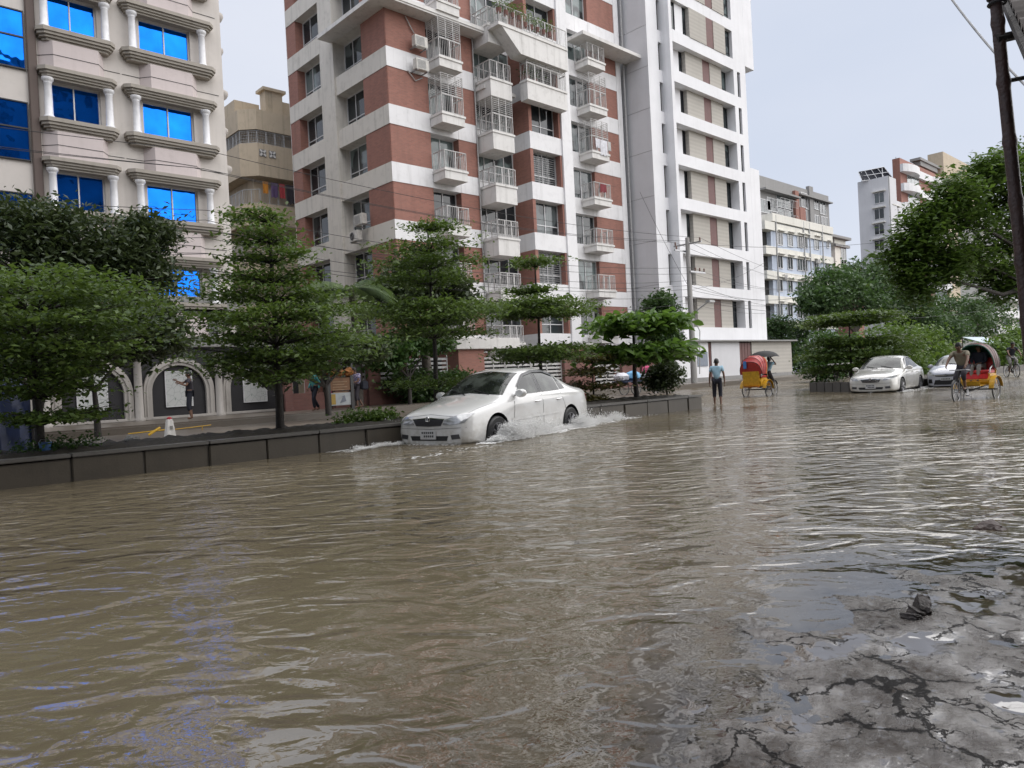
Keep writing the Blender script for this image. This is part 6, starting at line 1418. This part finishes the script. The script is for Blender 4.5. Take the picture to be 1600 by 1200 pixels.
# ================================================================== STREET THINGS
# wooden sign with two boards
YS = 24.9; sx = onY(533, 640, YS).x; wsn = thing('sign_board', 'tall two-panel board with brown upper sign and pale poster below on dark posts', 'sign', (sx, YS, .25))
zt = onY(533, 588, YS).z; hw = .43; mb = MB(); mb.box(sx - hw - .13, sx - hw, YS - .07, YS + .07, .25, zt); mb.build('post', M['black_metal'], wsn); mb = MB(); mb.box(sx + hw, sx + hw + .13, YS - .07, YS + .07, .25, zt); mb.build('post', M['black_metal'], wsn)
z1 = onY(533, 612, YS).z; z2 = onY(533, 633, YS).z
mb = MB(); mb.box(sx - hw + .005, sx + hw - .005, YS - .04, YS + .03, z1 + .05, zt - .05); o = mb.build('board', plain('brown wood board', (.20, .095, .04), .6, 0, .4, 5), wsn); mb = MB()
for i in range(5): mb.box(sx - hw + .1, sx + hw - .14 - .12 * (i % 2), YS - .045, YS - .041, zt - .22 - i * .1, zt - .19 - i * .1)
mb.build('text_lines', plain('faded tan lettering', (.32, .22, .13), .7), o)
mb = MB(); mb.box(sx - hw + .005, sx + hw - .005, YS - .04, YS + .03, z2, z1 - .04); o = mb.build('poster', plain('pale poster', (.42, .45, .47), .5, 0, .3, 3), wsn)
mb = MB(); mb.box(sx - hw + .02, sx - hw + .2, YS - .046, YS - .041, z2 + .04, z1 - .08); mb.build('poster_stripe', plain('mustard poster stripe', (.4, .26, .05), .6), o)
mb = MB(); mb.prism([(sx - .05, z2 + .08), (sx + .22, z2 + .14), (sx + .16, z1 - .14), (sx + .02, z1 - .2), (sx + .08, z2 + .3)], YS - .047, YS - .0415, 'XZ'); mb.build('poster_mark', plain('grey poster mark', (.16, .18, .22), .6), o)
ol = thing('bundle', 'orange and brown cloth bundles stacked on top of the two-panel board', 'bundle', (sx, YS, zt)); mb = MB()
for dx, dz, s in ((-.35, .1, .15), (.05, .13, .17), (.36, .14, .2)): mb.sphere((sx + dx, YS, zt + dz), s, 12, 9, 0, .8)
mb.v = [(x + .05 * math.sin(z * 31 + y * 17), y + .04 * math.sin(x * 27), z + .05 * math.sin(x * 23 + 1) * (z - zt) * 4) for x, y, z in mb.v]; mb.build('cloth', plain('orange brown cloth', (.30, .12, .03), .9, 0, .6, 6), ol, smooth=True)
# blue tarpaulin stall at the far left
YK = 16.5; x1 = onY(47, 620, YK).x; kt = onY(30, 590, YK).z; st = thing('street_stall', 'street stall wrapped in dark blue tarpaulin at the left edge behind the first tiered tree', 'stall', (x1 - 1.3, YK, 0))
mb = MB(); n, m = 26, 14; vs = []
prof = [(0, YK, .05), (0, YK + .02, kt * .5), (0, YK + .1, kt * .9), (0, YK + .5, kt), (0, YK + 1.4, kt + .12)]
for j in range(m + 1):
    k = j / m * (len(prof) - 1); i0 = min(int(k), len(prof) - 2); f = k - i0; a, b = prof[i0], prof[i0 + 1]
    for i in range(n + 1): x = x1 - 2.6 + 2.6 * i / n; vs.append((x, a[1] * (1 - f) + b[1] * f + .05 * math.sin(i * 1.7 + j * .6), a[2] * (1 - f) + b[2] * f + .03 * math.sin(i * .9 + j)))
mb.add(vs, [(j * (n + 1) + i, j * (n + 1) + i + 1, (j + 1) * (n + 1) + i + 1, (j + 1) * (n + 1) + i) for j in range(m) for i in range(n)])
mb.add([(x1, YK, .05), (x1 + .05, YK + .7, .05), (x1, YK + 1.4, .05), (x1, YK + 1.4, kt + .1), (x1 + .03, YK + .6, kt + .02), (x1, YK, kt * .8)], [(0, 1, 2, 3, 4, 5)])
mb.build('tarpaulin', plain('dark blue tarpaulin', (.007, .016, .055), .45, 0, .5, 3), st, smooth=True)
mb = MB()
for x, y in ((x1 - .05, YK + .12), (x1 - 2.5, YK + .12), (x1 - .05, YK + 1.35)): mb.tube([(x, y, -.2), (x, y, kt + .2)], .035, 6)
mb.build('post', M['bark_grey'], st)
bq_ = onY(68, 692, 12.3); bu = thing('bucket', 'small blue plastic bucket beside the trunk of the leftmost tiered tree', 'bucket', (bq_.x, 12.2, .36)); mb = MB(); mb.lathe([(0, 0), (.06, 0), (.08, .15), (.086, .15), (.086, .16), (.076, .16), (.06, .015), (0, .015)], (bq_.x, 12.2, .38), 20); mb.build('shell', plain('blue plastic', (.06, .13, .30), .4), bu, smooth=True); mb = MB(); mb.tube([(bq_.x - .083, 12.2, .53), (bq_.x - .05, 12.2, .58), (bq_.x + .05, 12.2, .58), (bq_.x + .083, 12.2, .53)], .004, 5); mb.build('handle', M['steel'], bu)
# white tapered marker with a red cap, yellow barrier bits
YM = 19.0; mx_ = onY(265, 665, YM).x; zb0, zt0 = onY(266, 678, YM).z, onY(265, 655, YM).z
mk = thing('traffic_marker', 'white tapered traffic marker with a red top standing on the wet far carriageway', 'traffic marker', (mx_, YM, zb0)); mb = MB()
mb.add([(mx_ + sx_ * w_, YM + sy_ * w_, z) for z, w_ in ((zb0 - .1, .115), (zt0, .065)) for sx_, sy_ in ((-1, -1), (1, -1), (1, 1), (-1, 1))], [(0, 1, 2, 3), (4, 5, 6, 7), (0, 1, 5, 4), (1, 2, 6, 5), (2, 3, 7, 6), (3, 0, 4, 7)]); mb.build('body', M['white_dirty'], mk, bevel=.015)
mb = MB(); mb.lathe([(0, 0), (.06, 0), (.055, .04), (0, .06)], (mx_, YM, zt0 + .002), 14); mb.build('cap', plain('red plastic', (.35, .03, .04), .4), mk, smooth=True)
mb = MB(); mb.box(mx_ - .02, mx_ + .04, YM - .108, YM - .085, zb0 + .12, zb0 + .2); mb.build('scuff', M['grey_conc'], mk)
Yy = 20.0; a = onY(232, 680, Yy); c = onY(247, 670, Yy); yb = thing('barrier', 'bent yellow bar and painted kerb strip lying by the white marker', 'barrier', (a.x, Yy, .0)); mb = MB(); mb.tube([a, c, c + Vector((.05, .02, .02))], .032, 8); e0, e1 = onY(200, 678, Yy + .6), onY(262, 671, Yy + .6); mb.tube([e0, e1], .014, 6); mb.build('bar', plain('yellow paint', (.55, .33, .02), .5), yb, smooth=True)
st2 = thing('barrier', 'thin yellow edging bar on the pavement in front of the middle arch', 'barrier', tuple(onY(300, 667, 23)), group=None); mb = MB(); mb.tube([onY(272, 671, 23), onY(330, 664, 23)], .014, 6); mb.tube([onY(316, 666, 23), onY(316, 672, 23)], .014, 6); mb.build('bar', plain('worn yellow paint', (.5, .3, .03), .6), st2)
# raised strip of carriageway on the far side (muddy, half wet)
mb = bumpy_sheet(-8, 34, 20.6, 24.59, -.03, .02, 160, 26, .05); struct(mb.build('mud_strip', M['paving'], smooth=True))
def debris(name, label, pts, m, cat='rubble', group=None):
    c = pts[0]; t = thing(name, label, cat, (c[0], c[1], c[2]), group=group); b = MB()
    for i, (x, y, z, r) in enumerate(pts):
        rr = np.random.default_rng(int(abs(x * 37 + y * 91 + i) * 10)); bm = bmesh.new(); bmesh.ops.create_icosphere(bm, subdivisions=2, radius=r)
        for v in bm.verts: v.co *= 1 + .28 * math.sin(v.co.x / r * 3.1 + i) * math.cos(v.co.y / r * 2.7 + i * 2) + rr.uniform(-.13, .13)
        b.add([(x + v.co.x, y + v.co.y, z + v.co.z * .7) for v in bm.verts], [tuple(v.index for v in f.verts) for f in bm.faces]); bm.free()
    b.build('chunk', m, t); return t
M['rock'] = plain('wet broken brick', (.035, .026, .022), .5, 0, .6, 14, 1.0, 40)
g = [onZ(1441, 950, .02), onZ(1432, 959, .01), onZ(1424, 964, .01)]; br = thing('rubble', 'jagged wet lump of broken brick sticking out of the shallow water in the foreground', 'rubble', tuple(g[0]))
b = MB()
for i, (pt, s) in enumerate(((g[0], (.05, .026, .034)), (g[1], (.03, .026, .02)), (g[2], (.036, .024, .014)))):
    Mx = Matrix.Translation(pt) @ Matrix.Rotation(rad(24 + 30 * i), 4, 'Z') @ Matrix.Rotation(rad(-22 + 14 * i), 4, 'Y') @ Matrix.Rotation(rad(18), 4, 'X'); bm = bmesh.new(); bmesh.ops.create_cube(bm, size=2); bmesh.ops.subdivide_edges(bm, edges=bm.edges[:], cuts=5, use_grid_fill=True)
    for v in bm.verts: n_ = v.co.normalized(); v.co = v.co * .72 + n_ * .28 * 1.2; v.co += Vector((math.sin(v.co.y * 7 + i), math.sin(v.co.z * 6 + 2 * i), math.sin(v.co.x * 8))) * .07 + Vector(rng.uniform(-.09, .09, 3)); v.co = Mx @ Vector((v.co.x * s[0], v.co.y * s[1], v.co.z * s[2]))
    b.add([v.co for v in bm.verts], [tuple(v.index for v in f.verts) for f in bm.faces]); bm.free()
b.build('chunk', M['rock'], br, smooth=True)
debris('rubble', 'flat crumbled clump just in front of the jagged brick lump', [(*onZ(1398, 985, 0).xy, .0, .026), (*onZ(1408, 980, 0).xy, .0, .02), (*onZ(1387, 986, 0).xy, -.003, .024)], M['rock'], group=None)
debris('rubble', 'low reddish clump breaking the water surface further out on the right', [(*onZ(1548, 824, 0).xy, -.01, .07), (*onZ(1535, 826, 0).xy, -.015, .06), (*onZ(1560, 827, 0).xy, -.015, .05)], plain('wet reddish mud', (.07, .035, .025), .5, 0, .5, 10, .8))
dp = [(*onY(206 + random.uniform(-8, 12), 690, 13.1).xy, .42, random.uniform(.05, .1)) for i in range(6)]; debris('rubbish_heap', 'small pale heap of rubbish on the planter soil behind the leftmost tree', [(x, 13.0 + .05 * i, z, r) for i, (x, y, z, r) in enumerate(dp)], M['grey_conc'], 'rubbish')

# ---- poles and wires
YP = 26.0; ux = onY(1085, 600, YP).x; upz = onY(1078, 372, YP).z; up_ = thing('utility_pole', 'grey concrete utility pole with crossarm and lamp arm in front of the white tower', 'pole', (ux, YP, .25))
mb = MB(); mb.tube([(ux, YP, .2), (ux, YP, upz)], [.2, .13], 14); mb.build('shaft', plaster('grey pole concrete', (.33, .32, .31), amt=.4), up_, smooth=True)
mb = MB(); z = upz - 2.2; mb.box(ux - .1, ux + 1.6, YP - .2, YP - .12, z, z + .1); mb.box(ux - 1.2, ux + .3, YP + .12, YP + .2, upz - .9, upz - .8); mb.box(ux - .05, ux + .05, YP - 1.0, YP + 1.0, upz - .45, upz - .36); mb.build('crossarm', M['steel'], up_)
mb = MB()
for x, y, z in ((ux + .5, YP - .16, upz - 2.08), (ux + 1.0, YP - .16, upz - 2.08), (ux + 1.5, YP - .16, upz - 2.08), (ux, YP - .9, upz - .35), (ux, YP + .9, upz - .35), (ux - 1.0, YP + .16, upz - .78)): mb.lathe([(0, 0), (.05, 0), (.06, .06), (.04, .1), (.06, .14), (.03, .22), (0, .22)], (x, y, z), 10)
mb.build('insulator', plain('brown ceramic', (.14, .07, .05), .3), up_)
mb = MB(); a = onY(1085, 488, YP); c = onY(1107, 471, YP - .9); mb.tube([a, c], .05, 6); mb.box(c.x - .1, c.x + .5, YP - 1.05, YP - .75, c.z - .05, c.z + .08); e = onY(1092, 510, YP - .5); mb.tube([(ux + .1, YP, a.z - .2), (ux + .6, YP - .2, a.z - 1.2), (ux + .5, YP - .1, .8)], .03, 6); mb.build('lamp_arm', M['rail_grey'], up_)
x2 = onY(1283, 520, 33).x; z2t = onY(1282, 430, 33).z; up2 = thing('utility_pole', 'dark rusty utility pole with crossarms in front of the pale blue building', 'pole', (x2, 33, .25)); mb = MB(); mb.tube([(x2, 33, .2), (x2, 33, z2t)], [.22, .16], 10); mb.build('shaft', plain('rusty steel', (.05, .035, .032), .7), up2, smooth=True); mb = MB()
for dz, wd in ((.3, 1.3), (1.4, 1.0)): mb.box(x2 - wd, x2 + wd, 32.8, 32.88, z2t - dz - .08, z2t - dz)
mb.box(x2 + .4, x2 + .9, 32.6, 33.0, z2t - 2.3, z2t - 1.6); mb.build('crossarm', M['black_metal'], up2)
def wire(a, b, sag, r=.011, n=18, par=None, nm='cable'):
    a, b = Vector(a), Vector(b); return [a.lerp(b, i / n) - Vector((0, 0, 4 * sag * (i / n) * (1 - i / n))) for i in range(n + 1)]
wr = thing('overhead_wires', 'bundle of thin black overhead wires strung along the far pavement', 'wires', (ux, YP, upz - 1))
for k, (dy, z, sg, z0) in enumerate(((-.9, upz - .15, .5, .1), (.9, upz - .15, .55, 0), (0, upz - .2, .6, -.2), (-.2, upz - 1.9, .7, 0), (-.2, upz - 2.3, .5, -.3), (.1, upz - 3.0, .8, .2), (.1, upz - 3.25, .6, -.1), (-.1, upz - 3.7, .7, .3), (.1, upz - 4.1, .9, .0), (0, upz - 2.7, .9, .5))):
    mb = MB(); mb.tube(wire((ux, YP + dy, z), (ux - 30, YP + dy, z + z0), sg), .011, 5); mb.tube(wire((ux - 30, YP + dy, z + z0), (ux - 62, YP + dy, z - z0), sg), .011, 5); mb.tube(wire((ux, YP + dy, z), (x2, 33, z2t - .3 - .25 * k), sg * 1.2), .011, 5); mb.build('cable', M['wire'], wr)
for (p0, y0, p1_, y1, sg) in (((1085, 470), 26, (1600, 470), 20, 1.5), ((1080, 380), 26, (1600, 330), 14, 1.2), ((1082, 452), 26, (1195, 410), 29.0, .3), ((1080, 455), 26, (1000, 300), 29.8, .2), ((1283, 440), 33, (1420, 352), 46, .6), ((1283, 450), 33, (1345, 412), 56, .5)):
    mb = MB(); mb.tube(wire(onY(*p0, y0), onY(*p1_, y1), sg), .012, 5); mb.build('cable', M['wire'], wr)
nw = thing('overhead_wires', 'thick cable slanting down across the sky at the top right', 'wires', tuple(onD(1550, 65, 8))); mb = MB(); mb.tube(wire(onD(1470, -25, 9), onD(1640, 170, 7), .08), .012, 6); mb.build('cable', M['rail_grey'], nw)
# bamboo post and tin eave by the photographer
Dp = 4.2; a = onD(1552, -60, Dp); b_ = onD(1601, 470, Dp); dr_ = (b_ - a) / (b_.z - a.z); foot = a + dr_ * (-.1 - a.z)
bp_ = thing('bamboo_post', 'dark leaning bamboo post holding up a tin eave at the right edge', 'post', foot); mb = MB(); pts = []; rr = []
for i in range(81):
    s = i / 80; pts.append(foot.lerp(a, s) + Vector((.006 * math.sin(s * 9), .006 * math.cos(s * 7), 0))); rr.append(.037 + (.006 if i % 8 == 0 else 0) - .006 * s)
mb.tube(pts, rr, 14); mb.build('culm', plain('dark red brown bamboo', (.05, .024, .019), .45, 0, .5, 12, .4, 50), bp_, smooth=True)
mb = MB()
for s in (.955, .94, .93): c = foot.lerp(a, s); mb.torus((c.x, c.y, c.z), .043, .008, 'Z', 16, 6)
mb.build('binding', M['black'], bp_)
ev = thing('tin_eave', 'rusty dark corrugated tin eave on bamboo rafters at the top right corner', 'roof', onD(1600, 30, 4)); mb = MB(); c0 = onD(1568, -40, 4.6); xd = Vector((.9, -.42, 0)).normalized(); yd = Vector((-.35, -.9, .18)).normalized()
c0 = onD(1572, -8, 4.5); c1 = onD(1622, 98, 3.3); xd = (c1 - c0); xl = xd.length; xd.normalize(); yd = Vector((CR.x, CR.y, .12)).normalized()
n = 60; vs = []
for i in range(n + 1):
    for j in range(2): q = c0 + xd * xl * 1.25 * i / n + yd * (1.9 * j) + Vector((0, 0, .022 * math.sin(i * 1.35))); vs.append(q)
for i in range(n + 1):
    for j in range(2): vs.append(Vector(vs[i * 2 + j]) + Vector((0, 0, .012)))
fs = []
for i in range(n): a0 = i * 2; fs += [(a0, a0 + 1, a0 + 3, a0 + 2), (a0 + 2 * (n + 1), a0 + 2 + 2 * (n + 1), a0 + 3 + 2 * (n + 1), a0 + 1 + 2 * (n + 1)), (a0, a0 + 2, a0 + 2 + 2 * (n + 1), a0 + 2 * (n + 1))]
mb.add(vs, fs); mb.build('tin_sheet', plain('rusty tin', (.06, .045, .04), .6, .3, .5, 8), ev, smooth=True)
mb = MB(); r0 = onD(1556, 62, 4.2); mb.tube([r0, r0 + yd * 1.6 + Vector((0, 0, .1))], .028, 8); mb.tube([c0 + Vector((0, 0, -.05)), c0 + xd * xl * 1.25 + Vector((0, 0, -.05))], .03, 8); q = onD(1577, 126, 4.2); mb.tube([q, q + yd * .9 + Vector((0, 0, .02))], .012, 6); mb.build('rafter', M['bark'], ev, smooth=True)
# roofed sign beyond the rickshaw, parked white kiosk by the far trees
Yz = 16.5; a = onY(1526, 532, Yz); b_ = onY(1556, 526, Yz); aw2 = thing('awning', 'small blue and white tarpaulin awning above the bushes behind the right rickshaw', 'awning', (a.x, Yz, .3)); mb = MB(); z0 = onY(1540, 537, Yz).z; z1 = onY(1540, 525, Yz).z; xm = (a.x + b_.x) / 2
mb.add([(a.x, Yz - .6, z0), (b_.x + .6, Yz - .6, z0), (b_.x + .6, Yz + 1, z1), (a.x, Yz + 1, z1), (a.x, Yz - .6, z0 - .35), (b_.x + .6, Yz - .6, z0 - .35)], [(0, 1, 2, 3), (0, 1, 5, 4)]); mb.build('sheet', plain('blue white tarpaulin', (.42, .50, .55), .6, 0, .4, 1.2), aw2)
mb = MB()
for x in (a.x, b_.x + .6): mb.tube([(x, Yz + .95, .2), (x, Yz + .95, z1)], .04, 6); mb.tube([(x, Yz - .55, .2), (x, Yz - .55, z0)], .04, 6)
mb.build('post', M['bark_grey'], aw2)
Yv = 15.0; a = onY(1316, 586, Yv); b_ = onY(1338, 586, Yv); z1 = onY(1327, 567, Yv).z; kv = thing('handcart', 'parked white vending cart half hidden behind the island tree trunk', 'cart', (a.x, Yv, .29)); mb = MB(); mb.box(a.x, b_.x, Yv, Yv + .7, .62, z1); mb.build('box', M['white_dirty'], kv, bevel=.03); mb = MB(); mb.box(a.x + .1, b_.x - .1, Yv - .012, Yv - .002, .95, z1 - .15); mb.build('panel', M['grey_conc'], kv)
for x in (a.x + .15, b_.x - .15): mb = MB(); mb.torus((x, Yv + .35, .50), .19, .03, 'Y', 24, 6); mb.build('wheel', M['tyre'], kv, smooth=True)

# ================================================================== SPLASHES AND FOAM
def white_water():
    m, t, p = nodes('white water droplets'); p.inputs['Base Color'].default_value = (.90, .90, .89, 1); p.inputs['Roughness'].default_value = .3; p.inputs['Specular IOR Level'].default_value = .6
    tr = N(t, 'ShaderNodeBsdfTransparent'); mxs = N(t, 'ShaderNodeMixShader'); mxs.inputs[0].default_value = .86; t.links.new(tr.outputs[0], mxs.inputs[1]); t.links.new(p.outputs[0], mxs.inputs[2]); t.links.new(mxs.outputs[0], t.nodes['Material Output'].inputs[0]); return m
M['spray'] = white_water()
def droplets(name, P, S):
    n = len(P); B = np.array([[1, 0, 0], [-1, 0, 0], [0, 1, 0], [0, -1, 0], [0, 0, 1], [0, 0, -1]], float); J = rng.uniform(.5, 1.5, (n, 6, 1)); V = P[:, None, :] + B[None] * S[:, None, None] * J
    Fb = np.array([[0, 2, 4], [2, 1, 4], [1, 3, 4], [3, 0, 4], [2, 0, 5], [1, 2, 5], [3, 1, 5], [0, 3, 5]]); F = (np.arange(n)[:, None, None] * 6 + Fb[None]).reshape(-1, 3)
    return V.reshape(-1, 3), F
def splash(label, cx, base, az, jets, seed):
    """jets: (x0,x1 along car, y side, out speed, up speed, count) in car space"""
    ca, sa = math.cos(az), math.sin(az); PP = []; SS = []
    for x0, x1, y, vo, vu, cnt in jets:
        cnt = int(cnt * 1.6)
        x = rng.uniform(x0, x1, cnt); clump = np.sin(x * 9 + seed) * .5 + np.sin(x * 23 + 1.7) * .3 + np.sin(x * 41) * .2
        tt = rng.uniform(0, 1, cnt) ** .8; u = vu * (.55 + .45 * clump) * rng.uniform(.35, 1.1, cnt); o = vo * rng.uniform(.3, 1.1, cnt) * np.sign(y); T = 2 * u / 9.8; t = tt * T
        X = x + rng.normal(size=cnt) * .04 + t * rng.uniform(.2, 1.2, cnt); Y_ = y + o * t + rng.normal(size=cnt) * .03; Z = np.maximum(.0, u * t - 4.9 * t * t) + rng.uniform(0, .03, cnt)
        PP.append(np.stack([base[0] + X * ca - Y_ * sa, base[1] + X * sa + Y_ * ca, Z], 1)); SS.append(rng.uniform(.0022, .0065, cnt) * rng.choice([1, 1, 1, 1, 1, 1, 2.2], cnt))
    P = np.concatenate(PP); S = np.concatenate(SS); V, F = droplets('spray', P, S); t = thing('water_splash', label, 'splash', base); t['kind'] = 'stuff'
    mesh_np('spray', V, F, M['spray'], t); return t
NB = (near_loc.x, near_loc.y, 0.0)
splash('white spray thrown up along the near white car by its wheels', 0, NB, _az, [(.25, .95, -.95, 1.3, 3.0, 16000), (.5, 1.5, -.92, 1.2, 2.9, 14000), (1.2, 2.4, -.95, .9, 2.5, 9000), (2.3, 3.1, -.95, .7, 1.5, 4000), (3.1, 4.0, -.92, 1.3, 2.8, 12000), (3.7, 6.0, -.75, .9, 2.2, 12000), (4.2, 6.2, .3, .8, 1.6, 6000), (-.3, 1.1, .95, 1.8, 3.0, 9000), (-1.1, -.3, 1.0, 1.0, 2.3, 7000), (-1.3, .0, .7, .8, 1.3, 4000), (-.15, .3, .0, .5, .7, 1200)], 2)
splash('small white splash at the wheels of the far pearl white car', 0, (c2loc.x, c2loc.y, 0.0), az, [(.5, 1.5, -.9, .8, 1.0, 700), (3.0, 4.6, -.85, .8, 1.0, 1000), (0, .4, 0, .4, .5, 300)], 5)
def foam(label, base, az, strips):
    ca, sa = math.cos(az), math.sin(az); b = MB()
    for x0, x1, y0, y1, cnt, s in strips:
        for _ in range(cnt):
            x = random.uniform(x0, x1); y = y0 + (y1 - y0) * random.betavariate(2, 2) + .08 * math.sin(x * 5); r = s * random.uniform(.35, 1.2); el = random.uniform(1.2, 3.0); k = 7; a0 = random.uniform(0, 6)
            c = [(base[0] + (x + r * el * math.cos(q) * j) * ca - (y + r * math.sin(q) * j) * sa, base[1] + (x + r * el * math.cos(q) * j) * sa + (y + r * math.sin(q) * j) * ca, .004 + .0005 * random.random() * 6) for q, j in ((2 * PI * i / k + a0, random.uniform(.6, 1.25)) for i in range(k))]
            n = len(b.v); b.v += c; b.f.append(tuple(range(n, n + k))); b.m.append(0)
    t = thing('foam', label, 'foam', base); t['kind'] = 'stuff'; b.build('flecks', M['spray'], t, norm=False); return t
foam('streaks of white foam on the water around and behind the near white car', NB, _az, [(-.1, 3.9, -1.35, -.85, 1500, .022), (3.6, 6.5, -1.3, -.5, 900, .02), (4.2, 8.5, -1.2, .4, 700, .022), (6.5, 12.5, -1.4, .3, 420, .02), (-1.6, .4, .6, 1.3, 500, .02), (-.4, .1, -.8, .8, 250, .015), (-2.4, -.2, -1.6, -.9, 60, .02)])
foam('thin white foam trailing behind the far pearl white car', (c2loc.x, c2loc.y, 0.0), az, [(0, 4.4, -1.3, -.75, 250, .03), (4, 9, -1.2, .6, 350, .03)])
